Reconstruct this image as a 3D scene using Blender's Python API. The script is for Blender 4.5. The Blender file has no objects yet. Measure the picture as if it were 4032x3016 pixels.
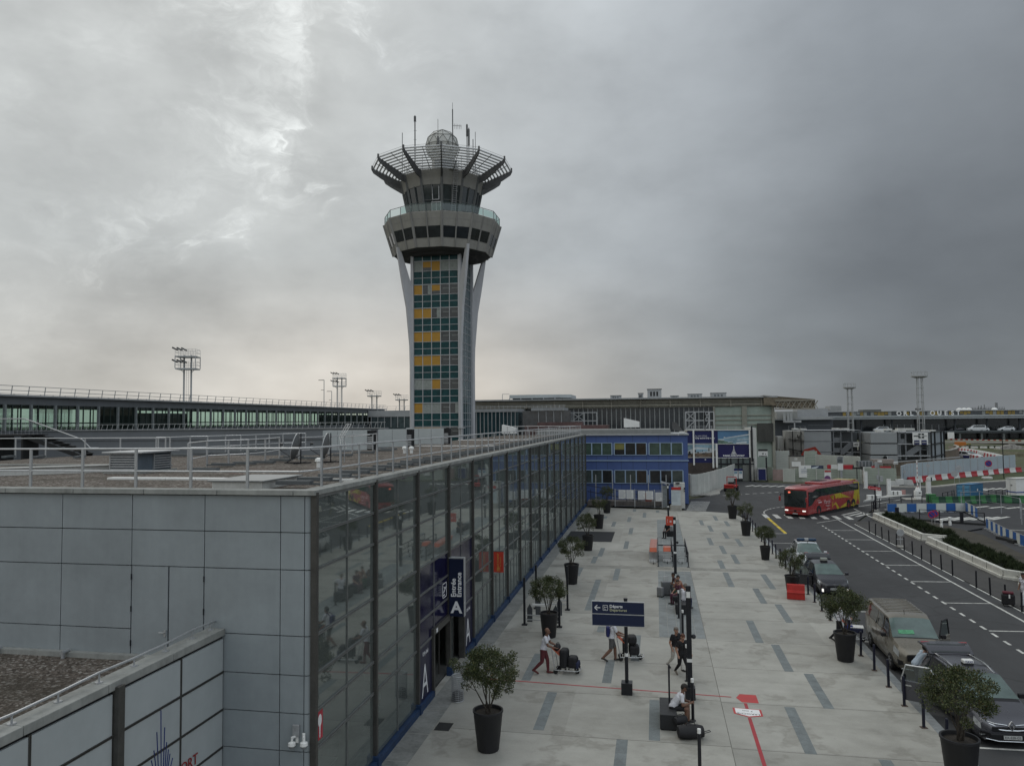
import bpy,bmesh,math,random
from mathutils import Vector,Matrix
from mathutils import noise as mnoise
RN=random.Random(11)
SC=bpy.context.scene
COL=SC.collection
PI=math.pi
R=math.radians
ORD=['first','second','third','fourth','fifth','sixth','seventh','eighth','ninth','tenth','eleventh','twelfth','thirteenth','fourteenth','fifteenth','sixteenth','seventeenth','eighteenth','nineteenth','twentieth','twenty-first','twenty-second','twenty-third','twenty-fourth','twenty-fifth','twenty-sixth','twenty-seventh','twenty-eighth']
FPX=3000.0
YAW,PIT,ROL=0.1850,0.0495,-0.009
fw=Vector((-math.sin(YAW)*math.cos(PIT),math.cos(YAW)*math.cos(PIT),math.sin(PIT)))
r0=Vector((math.cos(YAW),math.sin(YAW),0));u0=r0.cross(fw)
rt=r0*math.cos(ROL)+u0*math.sin(ROL);up=u0*math.cos(ROL)-r0*math.sin(ROL)
cd=bpy.data.cameras.new('camera');cam=bpy.data.objects.new('camera',cd);COL.objects.link(cam)
cam.matrix_world=Matrix(((rt.x,up.x,-fw.x,0),(rt.y,up.y,-fw.y,0),(rt.z,up.z,-fw.z,10.0),(0,0,0,1)))
cd.sensor_width=36;cd.lens=FPX/4032*36;cd.clip_end=6000;cd.clip_start=0.3
SC.camera=cam
MATS={}
def nodes(name):
 m=bpy.data.materials.new(name);m.use_nodes=True
 nt=m.node_tree;nt.nodes.clear()
 return m,nt
def N(nt,t,**kw):
 n=nt.nodes.new(t)
 for k,v in kw.items():setattr(n,k,v)
 return n
def L(nt,a,b):nt.links.new(a,b)
def mixc(nt,fac,a,b,blend='MIX'):
 n=N(nt,'ShaderNodeMix',data_type='RGBA',blend_type=blend)
 for s,v in((0,fac),(6,a),(7,b)):
  if hasattr(v,'is_output'):L(nt,v,n.inputs[s])
  elif s==0:n.inputs[0].default_value=v
  else:n.inputs[s].default_value=(*v,1)
 return n.outputs[2]
def mth(nt,op,a,b=0.0,c=None):
 n=N(nt,'ShaderNodeMath',operation=op)
 for i,v in enumerate((a,b)if c is None else(a,b,c)):
  if hasattr(v,'is_output'):L(nt,v,n.inputs[i])
  else:n.inputs[i].default_value=v
 return n.outputs[0]
def nz(nt,co,scale,det=4,rough=.6):
 n=N(nt,'ShaderNodeTexNoise');n.inputs['Scale'].default_value=scale;n.inputs['Detail'].default_value=det;n.inputs['Roughness'].default_value=rough
 if co is not None:L(nt,co,n.inputs['Vector'])
 return n.outputs['Fac']
def ramp(nt,fac,stops,interp='LINEAR'):
 n=N(nt,'ShaderNodeValToRGB');n.color_ramp.interpolation=interp
 e=n.color_ramp.elements
 while len(e)<len(stops):e.new(.5)
 for el,(p,c)in zip(e,stops):
  el.position=p;el.color=(*c,1)if hasattr(c,'__len__')else(c,c,c,1)
 L(nt,fac,n.inputs[0]);return n.outputs[0]
def obco(nt,scale=None):
 t=N(nt,'ShaderNodeTexCoord');o=t.outputs['Object']
 if scale:
  m=N(nt,'ShaderNodeMapping');m.inputs['Scale'].default_value=scale;L(nt,o,m.inputs[0]);o=m.outputs[0]
 return o
def bsdf(nt,col,rough=.6,metal=0,spec=.5,bump=None,bstr=.2,coat=0,emit=None):
 p=N(nt,'ShaderNodeBsdfPrincipled');o=N(nt,'ShaderNodeOutputMaterial')
 if hasattr(col,'is_output'):L(nt,col,p.inputs['Base Color'])
 else:p.inputs['Base Color'].default_value=(*col,1)
 if hasattr(rough,'is_output'):L(nt,rough,p.inputs['Roughness'])
 else:p.inputs['Roughness'].default_value=rough
 p.inputs['Metallic'].default_value=metal;p.inputs['Specular IOR Level'].default_value=spec
 p.inputs['Coat Weight'].default_value=coat;p.inputs['Coat Roughness'].default_value=.05
 if emit:p.inputs['Emission Color'].default_value=(*emit[0],1);p.inputs['Emission Strength'].default_value=emit[1]
 if bump is not None:
  b=N(nt,'ShaderNodeBump');b.inputs['Strength'].default_value=bstr;b.inputs['Distance'].default_value=.02
  L(nt,bump,b.inputs['Height']);L(nt,b.outputs[0],p.inputs['Normal'])
 L(nt,p.outputs[0],o.inputs[0]);return p
def mat(name,rgb,rough=.6,metal=0,var=.1,scale=2.5,spec=.4,coat=0,emit=None,streak=0,bump=0):
 """plain surface: base colour broken up by two noises (dust, wear) and a little roughness change"""
 if name in MATS:return MATS[name]
 m,nt=nodes(name);co=obco(nt)
 f=nz(nt,co,scale,5,.65)
 f2=nz(nt,co,scale*7,3,.6)
 mix=mth(nt,'ADD',mth(nt,'MULTIPLY',f,.7),mth(nt,'MULTIPLY',f2,.3))
 if streak:
  f3=nz(nt,obco(nt,(1,1,.12)),scale*2.2,4,.7)
  mix=mth(nt,'ADD',mth(nt,'MULTIPLY',mix,1-streak),mth(nt,'MULTIPLY',f3,streak))
 lo=tuple(max(0,c*(1-2.2*var))for c in rgb);hi=tuple(min(1,c*(1+2.2*var))for c in rgb)
 c=ramp(nt,mix,[(.3,lo),(.7,hi)])
 bsdf(nt,c,ramp(nt,f,[(.3,max(0,rough-.08)),(.7,min(1,rough+.08))]),metal,spec,f2 if bump else None,bump,coat,emit)
 MATS[name]=m;return m
def glossmat(name,rgb,rough=.08,spec=.7):
 if name in MATS:return MATS[name]
 m,nt=nodes(name);f=nz(nt,obco(nt),1.3,3)
 bsdf(nt,ramp(nt,f,[(.3,tuple(c*.7 for c in rgb)),(.7,tuple(c*1.3 for c in rgb))]),ramp(nt,nz(nt,obco(nt),3,4),[(.3,rough*.6),(.75,rough*1.6)]),0,spec)
 MATS[name]=m;return m
def glassmat(name,tint,refl=.12,power=1.0,rough=.02,veil=0):
 """thin architectural pane: tinted see-through mixed with mirror by fresnel"""
 if name in MATS:return MATS[name]
 m,nt=nodes(name)
 t=N(nt,'ShaderNodeBsdfTransparent');t.inputs[0].default_value=(*tint,1)
 g=N(nt,'ShaderNodeBsdfGlossy');g.inputs[0].default_value=(.82,.88,.87,1)
 co=obco(nt);f=nz(nt,co,.7,2)
 L(nt,ramp(nt,f,[(.3,rough*.5),(.8,rough*1.5)]),g.inputs['Roughness'])
 b=N(nt,'ShaderNodeBump');b.inputs['Strength'].default_value=.04;b.inputs['Distance'].default_value=.05
 L(nt,nz(nt,co,.45,1),b.inputs['Height']);L(nt,b.outputs[0],g.inputs['Normal'])
 fr=N(nt,'ShaderNodeFresnel');fr.inputs[0].default_value=1.5
 fac=mth(nt,'MINIMUM',mth(nt,'ADD',mth(nt,'MULTIPLY',fr.outputs[0],power),refl),.92)
 mx=N(nt,'ShaderNodeMixShader');o=N(nt,'ShaderNodeOutputMaterial')
 L(nt,fac,mx.inputs[0]);L(nt,t.outputs[0],mx.inputs[1]);L(nt,g.outputs[0],mx.inputs[2]);
 last=mx.outputs[0]
 if veil:
  d=N(nt,'ShaderNodeBsdfDiffuse');d.inputs[0].default_value=(.33,.37,.35,1);m2=N(nt,'ShaderNodeMixShader')
  L(nt,ramp(nt,nz(nt,co,.8,4),[(.3,veil*.75),(.7,veil*1.25)]),m2.inputs[0]);L(nt,last,m2.inputs[1]);L(nt,d.outputs[0],m2.inputs[2]);last=m2.outputs[0]
 L(nt,last,o.inputs[0])
 MATS[name]=m;return m
def H(h):
 c=[int(h[i:i+2],16)/255 for i in(0,2,4)]
 return tuple(x/12.92 if x<=.04045 else((x+.055)/1.055)**2.4 for x in c)
class MB:
 def __init__(s):s.v=[];s.f=[];s.m=[];s.mats=[]
 def mi(s,m):
  if m is None:return 0
  if m not in s.mats:s.mats.append(m)
  return s.mats.index(m)
 def add(s,vs,fs,m=None):
  o=len(s.v);s.v+=[tuple(v)for v in vs];k=s.mi(m)
  for f in fs:s.f.append(tuple(i+o for i in f));s.m.append(k)
  return s
 def box(s,x0,y0,z0,x1,y1,z1,m=None):
  v=[(x,y,z)for z in(z0,z1)for y in(y0,y1)for x in(x0,x1)]
  return s.add(v,[(0,2,3,1),(4,5,7,6),(0,1,5,4),(2,6,7,3),(0,4,6,2),(1,3,7,5)],m)
 def obox(s,c,d,rz=0,m=None,M=None):
  M=M or(Matrix.Translation(c)@Matrix.Rotation(rz,4,'Z'))
  x,y,z=d[0]/2,d[1]/2,d[2]/2
  v=[M@Vector((a,b,e))for e in(-z,z)for b in(-y,y)for a in(-x,x)]
  return s.add(v,[(0,2,3,1),(4,5,7,6),(0,1,5,4),(2,6,7,3),(0,4,6,2),(1,3,7,5)],m)
 def bar(s,p,q,w,h=None,m=None,ref=(0,0,1)):
  p,q=Vector(p),Vector(q);d=(q-p);l=d.length
  if l<1e-6:return s
  d/=l;rf=Vector(ref)
  if abs(d.dot(rf))>.98:rf=Vector((0,1,0))
  a=d.cross(rf).normalized();b=a.cross(d);h=h or w
  v=[P+a*(i*w/2)+b*(j*h/2)for P in(p,q)for(i,j)in((-1,-1),(1,-1),(1,1),(-1,1))]
  return s.add(v,[(3,2,1,0),(4,5,6,7),(0,1,5,4),(1,2,6,5),(2,3,7,6),(3,0,4,7)],m)
 def cyl(s,p,q,r,r2=None,n=10,m=None,caps=True):
  p,q=Vector(p),Vector(q);d=(q-p).normalized();r2=r if r2 is None else r2
  a=d.cross(Vector((0,0,1))if abs(d.z)<.95 else Vector((1,0,0))).normalized();b=d.cross(a)
  v=[P+(a*math.cos(2*PI*i/n)+b*math.sin(2*PI*i/n))*rr for P,rr in((p,r),(q,r2))for i in range(n)]
  f=[(i,(i+1)%n,n+(i+1)%n,n+i)for i in range(n)]
  if caps:f+=[tuple(range(n-1,-1,-1)),tuple(range(n,2*n))]
  return s.add(v,f,m)
 def tube(s,pts,r,n=8,m=None):
  for a,b in zip(pts,pts[1:]):s.cyl(a,b,r,n=n,m=m)
  return s
 def lathe(s,prof,c=(0,0,0),n=24,m=None,cap=True):
  v=[];k=len(prof)
  for(r,z)in prof:
   for i in range(n):v.append((c[0]+r*math.cos(2*PI*i/n),c[1]+r*math.sin(2*PI*i/n),c[2]+z))
  f=[(j*n+i,j*n+(i+1)%n,(j+1)*n+(i+1)%n,(j+1)*n+i)for j in range(k-1)for i in range(n)]
  if cap:f+=[tuple(range(n-1,-1,-1)),tuple((k-1)*n+i for i in range(n))]
  return s.add(v,f,m)
 def quad(s,a,b,c,d,m=None):return s.add([a,b,c,d],[(0,1,2,3)],m)
 def prism(s,pts,z0,z1,m=None):
  n=len(pts);v=[(x,y,z)for z in(z0,z1)for x,y in pts]
  return s.add(v,[tuple(range(n-1,-1,-1)),tuple(range(n,2*n))]+[(i,(i+1)%n,n+(i+1)%n,n+i)for i in range(n)],m)
 def extr(s,pts,d,m=None):
  """polygon of 3-D points pushed along the vector d"""
  n=len(pts);d=Vector(d);v=[Vector(p)for p in pts]+[Vector(p)+d for p in pts]
  return s.add(v,[tuple(range(n-1,-1,-1)),tuple(range(n,2*n))]+[(i,(i+1)%n,n+(i+1)%n,n+i)for i in range(n)],m)
 def sphere(s,c,r,nu=14,nv=9,m=None,sx=1,sy=1,sz=1):
  v=[]
  for j in range(nv+1):
   t=PI*j/nv
   for i in range(nu):v.append((c[0]+r*sx*math.sin(t)*math.cos(2*PI*i/nu),c[1]+r*sy*math.sin(t)*math.sin(2*PI*i/nu),c[2]-r*sz*math.cos(t)))
  return s.add(v,[(j*nu+i,j*nu+(i+1)%nu,(j+1)*nu+(i+1)%nu,(j+1)*nu+i)for j in range(nv)for i in range(nu)],m)
 def xf(s,M):
  s.v=[tuple(M@Vector(v))for v in s.v];return s
 def mesh(s,name):
  me=bpy.data.meshes.new(name);me.from_pydata(s.v,[],s.f);me.update();return me
 def build(s,name,mats=None,parent=None,smooth=False,bevel=0,fix=True):
  me=s.mesh(name)
  ml=mats if isinstance(mats,(list,tuple))else([mats]if mats else s.mats)
  for m in ml:me.materials.append(m)
  if not mats and s.mats:me.polygons.foreach_set('material_index',s.m)
  if fix:
   b=bmesh.new();b.from_mesh(me)
   bmesh.ops.remove_doubles(b,verts=b.verts,dist=1e-5)if smooth else None
   bmesh.ops.recalc_face_normals(b,faces=b.faces);b.to_mesh(me);b.free()
  if smooth:
   for p in me.polygons:p.use_smooth=True
   try:me.set_sharp_from_angle(angle=R(40))
   except Exception:pass
  o=bpy.data.objects.new(name,me);COL.objects.link(o)
  if parent:o.parent=parent
  if bevel:
   md=o.modifiers.new('edge','BEVEL');md.width=bevel;md.segments=2;md.limit_method='ANGLE';md.angle_limit=R(50)
  return o
def tag(o,label,cat,group=None,kind=None):
 if label:o['label']=label
 if cat:o['category']=cat
 if group:o['group']=group
 if kind:o['kind']=kind
 return o
def thing(name,label,cat,loc=(0,0,0),rz=0,group=None):
 o=bpy.data.objects.new(name,None);COL.objects.link(o);o.empty_display_size=.2
 o.location=loc;o.rotation_euler=(0,0,rz);return tag(o,label,cat,group)
def struct(o):o['kind']='structure';return o
def copy_tree(o,parent=None):
 c=o.copy();COL.objects.link(c)
 if parent:c.parent=parent
 for ch in[x for x in bpy.data.objects if x.parent==o]:copy_tree(ch,c)
 return c
def dup(o,loc,rz=None,label=None,scale=None):
 c=copy_tree(o);c.location=loc
 if rz is not None:c.rotation_euler=(0,0,rz)
 if label:c['label']=label
 if scale:c.scale=scale
 return c
def text(name,s,size,m,parent,M,align='CENTER',ext=.004,bold=0,sx=1):
 """flat lettering turned into a mesh; M places its x/y plane"""
 cu=bpy.data.curves.new(name,'FONT');cu.body=s;cu.size=size;cu.extrude=ext;cu.align_x=align;cu.align_y='CENTER';cu.offset=bold;cu.resolution_u=3
 t=bpy.data.objects.new(name,cu);COL.objects.link(t)
 me=bpy.data.meshes.new_from_object(t.evaluated_get(bpy.context.evaluated_depsgraph_get()))
 bpy.data.objects.remove(t);me.name=name
 me.transform(Matrix.Diagonal((sx,1,1,1)));me.transform(M);me.materials.clear();me.materials.append(m)
 o=bpy.data.objects.new(name,me);COL.objects.link(o)
 if parent:o.parent=parent
 return o
def frame(o,x,y):
 """matrix whose local x,y axes are the given directions, origin o"""
 x=Vector(x).normalized();y=Vector(y).normalized();z=x.cross(y)
 return Matrix(((x.x,y.x,z.x,o[0]),(x.y,y.y,z.y,o[1]),(x.z,y.z,z.z,o[2]),(0,0,0,1)))
def ray(px,py):
 return fw+rt*((px-2016)/FPX)-up*((py-1508)/FPX)
def G(px,py,z=0):
 d=ray(px,py);t=(z-10)/d.z;return Vector((d.x*t,d.y*t,z))
def atY(px,py,Y):
 d=ray(px,py);t=Y/d.y;return Vector((d.x*t,Y,10+d.z*t))
m_black=mat('black_metal',(.012,.013,.017),.38,0,.2,4)
m_dkblue=mat('dark_blue_paint',(.010,.011,.024),.4,0,.2,4)
m_galv=mat('galvanised_steel',(.42,.43,.44),.45,.55,.1,6)
m_alu=mat('brushed_aluminium',(.5,.51,.51),.4,.5,.08,5)
m_conc=mat('weathered_concrete',(.34,.33,.30),.85,0,.14,1.5,streak=.3,bump=.3)
m_white=mat('white_paint',(.74,.74,.72),.5,0,.05,2)
m_whited=mat('dirty_white_paint',(.56,.56,.53),.6,0,.1,2,streak=.4)
m_rubber=mat('black_rubber',(.015,.015,.015),.75,0,.2,6)
m_red=mat('red_plastic',(.42,.03,.025),.45,0,.12,3)
m_navy=mat('navy_sign_face',H('151a3c'),.4,0,.08,2)
m_letter=mat('white_lettering',(.8,.8,.8),.5,0,.03)
m_dark=mat('dark_interior',(.02,.021,.022),.8,0,.2,2)
w=bpy.data.worlds.new('World');SC.world=w;w.use_nodes=True
nt=w.node_tree;nt.nodes.clear()
SUN_AZ,SUN_EL=R(-28),R(46)
tc=N(nt,'ShaderNodeTexCoord');D=tc.outputs['Generated']
sp=N(nt,'ShaderNodeSeparateXYZ');L(nt,D,sp.inputs[0])
dx,dy,dz=sp.outputs
hr=mth(nt,'SQRT',mth(nt,'ADD',mth(nt,'MULTIPLY',dx,dx),mth(nt,'MULTIPLY',dy,dy)))
az=mth(nt,'ARCTAN2',dx,dy)
el=mth(nt,'ARCTAN2',dz,hr)
cb=N(nt,'ShaderNodeCombineXYZ');L(nt,az,cb.inputs[0]);L(nt,mth(nt,'MULTIPLY',el,1.7),cb.inputs[1])
den=mth(nt,'ADD',mth(nt,'MAXIMUM',dz,0),.22)
cp=N(nt,'ShaderNodeCombineXYZ');L(nt,mth(nt,'DIVIDE',dx,den),cp.inputs[0]);L(nt,mth(nt,'DIVIDE',dy,den),cp.inputs[1])
n_big=nz(nt,cp.outputs[0],.75,3,.5)
n_mid=nz(nt,cb.outputs[0],4.2,5,.55)
n_fin=nz(nt,cb.outputs[0],11,6,.6)
wp=N(nt,'ShaderNodeVectorMath',operation='ADD');L(nt,cb.outputs[0],wp.inputs[0])
wn=N(nt,'ShaderNodeTexNoise');wn.inputs['Scale'].default_value=5;wn.inputs['Detail'].default_value=4;L(nt,cb.outputs[0],wn.inputs['Vector'])
ws=N(nt,'ShaderNodeVectorMath',operation='SCALE');L(nt,wn.outputs['Color'],ws.inputs[0]);ws.inputs['Scale'].default_value=.34;L(nt,ws.outputs[0],wp.inputs[1])
n_wis=nz(nt,wp.outputs[0],7,6,.62)
mr=N(nt,'ShaderNodeMapRange');L(nt,az,mr.inputs[0]);mr.inputs[1].default_value=-1.0;mr.inputs[2].default_value=.6
mr2=N(nt,'ShaderNodeMapRange');L(nt,az,mr2.inputs[0]);mr2.inputs[1].default_value=-PI;mr2.inputs[2].default_value=PI
azp=lambda a:(a+PI)/(2*PI)
base=ramp(nt,mr2.outputs[0],[(0,.62),(azp(-1.6),.58),(azp(-1.0),.52),(azp(-.65),.52),(azp(-.3),.54),(azp(-.1),.465),(azp(.08),.345),(azp(.27),.225),(azp(.45),.19),(azp(.75),.22),(azp(1.5),.48),(1,.62)])
me_=N(nt,'ShaderNodeMapRange');L(nt,el,me_.inputs[0]);me_.inputs[1].default_value=0;me_.inputs[2].default_value=1.5
hi=ramp(nt,me_.outputs[0],[(0,.86),(.06,.82),(.13,.84),(.22,1.06),(.34,1.34),(.42,1.6),(.6,1.7),(1,1.55)])
hiL=ramp(nt,me_.outputs[0],[(0,.98),(.1,1.0),(.2,.98),(.34,1.02),(.42,1.25),(.6,1.4),(1,1.4)])
hmix=mixc(nt,ramp(nt,mr.outputs[0],[(.42,0.),(.72,1.)]),hiL,hi)
lum=mth(nt,'MULTIPLY',base,hmix)
lum=mth(nt,'MULTIPLY',lum,ramp(nt,n_big,[(.3,.80),(.7,1.18)]))
amp=ramp(nt,mr.outputs[0],[(.3,1.),(.75,.55)])
lum=mth(nt,'MULTIPLY',lum,mth(nt,'ADD',1,mth(nt,'MULTIPLY',amp,mth(nt,'SUBTRACT',ramp(nt,n_mid,[(.32,.80),(.5,1.),(.68,1.16)]),1))))
ec=ramp(nt,me_.outputs[0],[(.02,.27),(.10,.30),(.143,.35),(.173,.415),(.19,.448),(.243,.465),(.30,.485),(.347,.50),(.45,.55)])
e0=mth(nt,'ADD',mth(nt,'MULTIPLY',ec,1.6),-1.21)
dist=mth(nt,'SUBTRACT',mth(nt,'ADD',az,mth(nt,'MULTIPLY',mth(nt,'SUBTRACT',n_wis,.5),.62)),e0)
mrd=N(nt,'ShaderNodeMapRange');L(nt,dist,mrd.inputs[0]);mrd.inputs[1].default_value=-.5;mrd.inputs[2].default_value=.25
edge=ramp(nt,mrd.outputs[0],[(0,0.),(.30,.10),(.48,.34),(.60,.75),(.662,.95),(.69,.42),(.76,.16),(.9,0.)])
elm=ramp(nt,me_.outputs[0],[(.03,.0),(.12,.25),(.18,.8),(.28,.85),(.35,1.),(.5,.5),(.8,0.)])
gap=ramp(nt,nz(nt,wp.outputs[0],5.2,7,.66),[(.40,.05),(.5,.32),(.58,.8),(.68,1.)])
glow=mth(nt,'MULTIPLY',mth(nt,'MULTIPLY',edge,elm),gap)
lum=mth(nt,'ADD',lum,mth(nt,'MULTIPLY',glow,.38))
rim=ramp(nt,n_fin,[(.5,0.),(.63,1.)])
lum=mth(nt,'ADD',lum,mth(nt,'MULTIPLY',mth(nt,'MULTIPLY',glow,rim),.20))
tint=mixc(nt,ramp(nt,mr.outputs[0],[(.35,0.),(.8,1.)]),(.965,1.0,.985),(.91,1.0,1.09))
warm=mth(nt,'MULTIPLY',ramp(nt,me_.outputs[0],[(0,1.),(.055,.8),(.14,0.)]),ramp(nt,mr.outputs[0],[(.1,.35),(.46,1.),(.62,.3),(.7,0.)]))
tint=mixc(nt,warm,tint,(1.09,1.0,.89))
colr=N(nt,'ShaderNodeMix',data_type='RGBA',blend_type='MULTIPLY');colr.inputs[0].default_value=1
L(nt,tint,colr.inputs[6]);L(nt,lum,colr.inputs[7])
sky=N(nt,'ShaderNodeTexSky');sky.sky_type='NISHITA';sky.sun_disc=False;sky.sun_elevation=SUN_EL;sky.sun_rotation=SUN_AZ
b1=N(nt,'ShaderNodeBackground');L(nt,sky.outputs[0],b1.inputs[0]);b1.inputs[1].default_value=.05
b2=N(nt,'ShaderNodeBackground');L(nt,colr.outputs[2],b2.inputs[0]);b2.inputs[1].default_value=1.0
mx=N(nt,'ShaderNodeMixShader');mx.inputs[0].default_value=.94
wo=N(nt,'ShaderNodeOutputWorld');L(nt,b1.outputs[0],mx.inputs[1]);L(nt,b2.outputs[0],mx.inputs[2]);L(nt,mx.outputs[0],wo.inputs[0])
ld=bpy.data.lights.new('sun','SUN');ld.energy=.42;ld.angle=R(28);ld.color=(1,.96,.9)
lo=bpy.data.objects.new('sun',ld);COL.objects.link(lo)
sd=Vector((math.sin(SUN_AZ)*math.cos(SUN_EL),math.cos(SUN_AZ)*math.cos(SUN_EL),math.sin(SUN_EL)))
lo.rotation_euler=(-sd).to_track_quat('-Z','Y').to_euler();lo.location=(-20,20,80)
SC.view_settings.view_transform='Standard';SC.view_settings.look='None';SC.view_settings.exposure=.12;SC.view_settings.gamma=1
SC.render.engine='CYCLES'
SC.cycles.max_bounces=7;SC.cycles.diffuse_bounces=3;SC.cycles.glossy_bounces=3;SC.cycles.transparent_max_bounces=10;SC.cycles.transmission_bounces=3
SC.cycles.use_denoising=True;SC.cycles.caustics_reflective=False;SC.cycles.caustics_refractive=False
SC.cycles.sample_clamp_indirect=4
def m_asphalt(name,rgb,tracks=0):
 m,nt=nodes(name);co=obco(nt)
 a=nz(nt,co,.12,5,.6);b=nz(nt,co,1.1,5,.65);c=nz(nt,co,38,2,.5);st=nz(nt,obco(nt,(1,.12,1)),1.2,4,.6)
 v=mth(nt,'ADD',mth(nt,'MULTIPLY',a,.42),mth(nt,'ADD',mth(nt,'MULTIPLY',b,.23),mth(nt,'ADD',mth(nt,'MULTIPLY',c,.17),mth(nt,'MULTIPLY',st,.18))))
 col=ramp(nt,v,[(.33,tuple(x*.62 for x in rgb)),(.5,rgb),(.68,tuple(x*1.55 for x in rgb))])
 vo=N(nt,'ShaderNodeTexVoronoi',feature='DISTANCE_TO_EDGE');vo.inputs['Scale'].default_value=.17;L(nt,N_warp(nt,co),vo.inputs['Vector'])
 crack=ramp(nt,vo.outputs['Distance'],[(0,1.),(.006,.8),(.012,0.)])
 col=mixc(nt,mth(nt,'MULTIPLY',crack,.45),col,tuple(x*.45 for x in rgb))
 oil=ramp(nt,nz(nt,co,.8,3),[(.66,0.),(.74,.5)])
 col=mixc(nt,oil,col,tuple(x*.55 for x in rgb))
 bsdf(nt,col,ramp(nt,b,[(.3,.72),(.7,.9)]),0,.35,c,.25);MATS[name]=m;return m
def N_warp(nt,co,s=.6,k=.9):
 n=N(nt,'ShaderNodeTexNoise');n.inputs['Scale'].default_value=s;n.inputs['Detail'].default_value=3;L(nt,co,n.inputs['Vector'])
 a=N(nt,'ShaderNodeVectorMath',operation='SCALE');L(nt,n.outputs['Color'],a.inputs[0]);a.inputs['Scale'].default_value=k
 b=N(nt,'ShaderNodeVectorMath',operation='ADD');L(nt,co,b.inputs[0]);L(nt,a.outputs[0],b.inputs[1]);return b.outputs[0]
def m_plaza():
 m,nt=nodes('plaza_concrete');co=obco(nt)
 big=nz(nt,co,.22,5,.6);mid=nz(nt,N_warp(nt,co),.9,6,.68);fin=nz(nt,co,26,3,.6)
 sx=nz(nt,obco(nt,(.35,1,1)),1.6,5,.7)
 v=mth(nt,'ADD',mth(nt,'MULTIPLY',big,.32),mth(nt,'ADD',mth(nt,'MULTIPLY',mid,.33),mth(nt,'ADD',mth(nt,'MULTIPLY',sx,.2),mth(nt,'MULTIPLY',fin,.15))))
 col=ramp(nt,v,[(.33,(.20,.193,.168)),(.43,(.30,.293,.262)),(.53,(.365,.357,.322)),(.67,(.445,.437,.40))])
 sx_=N(nt,'ShaderNodeSeparateXYZ');L(nt,co,sx_.inputs[0]);cc=N(nt,'ShaderNodeCombineXYZ')
 L(nt,mth(nt,'FLOOR',mth(nt,'DIVIDE',mth(nt,'ADD',sx_.outputs[0],8.2),5.15)),cc.inputs[0]);L(nt,mth(nt,'FLOOR',mth(nt,'DIVIDE',mth(nt,'SUBTRACT',sx_.outputs[1],20.75),3.86)),cc.inputs[1])
 wn_=N(nt,'ShaderNodeTexWhiteNoise',noise_dimensions='2D');L(nt,cc.outputs[0],wn_.inputs[0])
 col=mixc(nt,1,col,ramp(nt,wn_.outputs[0],[(0,.86),(1,1.08)]),'MULTIPLY')
 sp_=ramp(nt,nz(nt,N_warp(nt,co,1.2,.5),.55,4,.6),[(.55,0.),(.62,.5),(.66,.25),(.76,.6)])
 col=mixc(nt,mth(nt,'MULTIPLY',sp_,.9),col,(.17,.16,.135))
 spot=N(nt,'ShaderNodeTexVoronoi');spot.inputs['Scale'].default_value=1.5;L(nt,co,spot.inputs['Vector'])
 gum=ramp(nt,spot.outputs['Distance'],[(0,1.),(.035,.8),(.05,0.)])
 col=mixc(nt,mth(nt,'MULTIPLY',gum,.35),col,(.17,.165,.15))
 bsdf(nt,col,ramp(nt,mid,[(.3,.6),(.7,.8)]),0,.35,fin,.12);return m
m_road=m_asphalt('asphalt_road',(.047,.048,.050))
m_lot=m_asphalt('dark_asphalt_lot',(.040,.041,.044))
m_walk=m_asphalt('brown_asphalt_walk',(.056,.054,.052))
mp=m_plaza()
m_inlay=mat('grey_paving_inlay',(.165,.185,.187),.75,0,.16,2.2,bump=.2)
m_stripw=mat('grey_stone_paving',(.205,.222,.222),.75,0,.17,1.3,bump=.2)
m_kerb=mat('kerb_stone',(.215,.228,.232),.8,0,.16,2,bump=.2)
m_line=mat('road_paint',(.52,.52,.49),.7,0,.22,3.5)
m_yel=mat('yellow_road_paint',(.55,.40,.03),.7,0,.25,3)
m_ylw=mat('dry_grass_verge',(.10,.105,.05),.95,0,.4,.8)
m_joint=mat('paving_joint',(.14,.135,.12),.9,0,.3,2)
m,nt=nodes('airfield_ground');co=obco(nt)
v=nz(nt,co,.012,6,.6);v2=nz(nt,co,.35,5,.7)
gcol=mixc(nt,ramp(nt,v,[(.42,0.),(.58,1.)]),ramp(nt,v2,[(.3,(.085,.080,.068)),(.7,(.17,.16,.14))]),ramp(nt,v2,[(.3,(.05,.06,.028)),(.7,(.11,.115,.06))]))
bsdf(nt,gcol,.95,0,.2)
struct(MB().quad((-3500,-400,-.30),(3500,-400,-.30),(3500,4500,-.30),(-3500,4500,-.30)).build('ground',m))
rd=MB().prism([(8.95,2),(18.6,2),(18.6,78.5),(24,92),(70,128),(70,152),(40,127),(22,124),(10,131),(7,104.5),(3,97),(3,86.4),(7.2,85.4),(8.95,83)],-.29,-.12)
struct(rd.build('road',m_road))
lot=MB().prism([(21.5,10),(80,10),(80,127),(24.3,91.9),(19.5,80),(21.5,79)],-.29,-.128)
struct(lot.build('car_park_surface',m_lot))
wk=MB().prism([(18.6,2),(21.5,2),(21.5,79),(19.2,79.8),(18.6,78.5)],-.29,-.075)
struct(wk.build('pavement',m_walk))
pl=MB().prism([(-8.3,2),(8.62,2),(8.62,79.5),(8.3,82.3),(7.4,84.4),(5.3,85.6),(-5.3,88.1),(-8.3,88.1)],-.29,0)
struct(pl.build('plaza',mp))
kb=MB()
y=2.0
while y<79.4:kb.box(8.62,y,-.28,8.95,min(y+.99,79.5),.004);y+=1.0
struct(kb.build('kerb',m_kerb,bevel=.012))
ed=MB()
y=10.
while y<88:ed.box(-8.05,y+.02,-.05,-7.3,min(y+1.98,88.0),.004);y+=2.
struct(ed.build('facade_edging',mat('facade_edging_concrete',(.215,.218,.205),.8,0,.2,1.2,bump=.2)))
cbm=MB()
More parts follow.
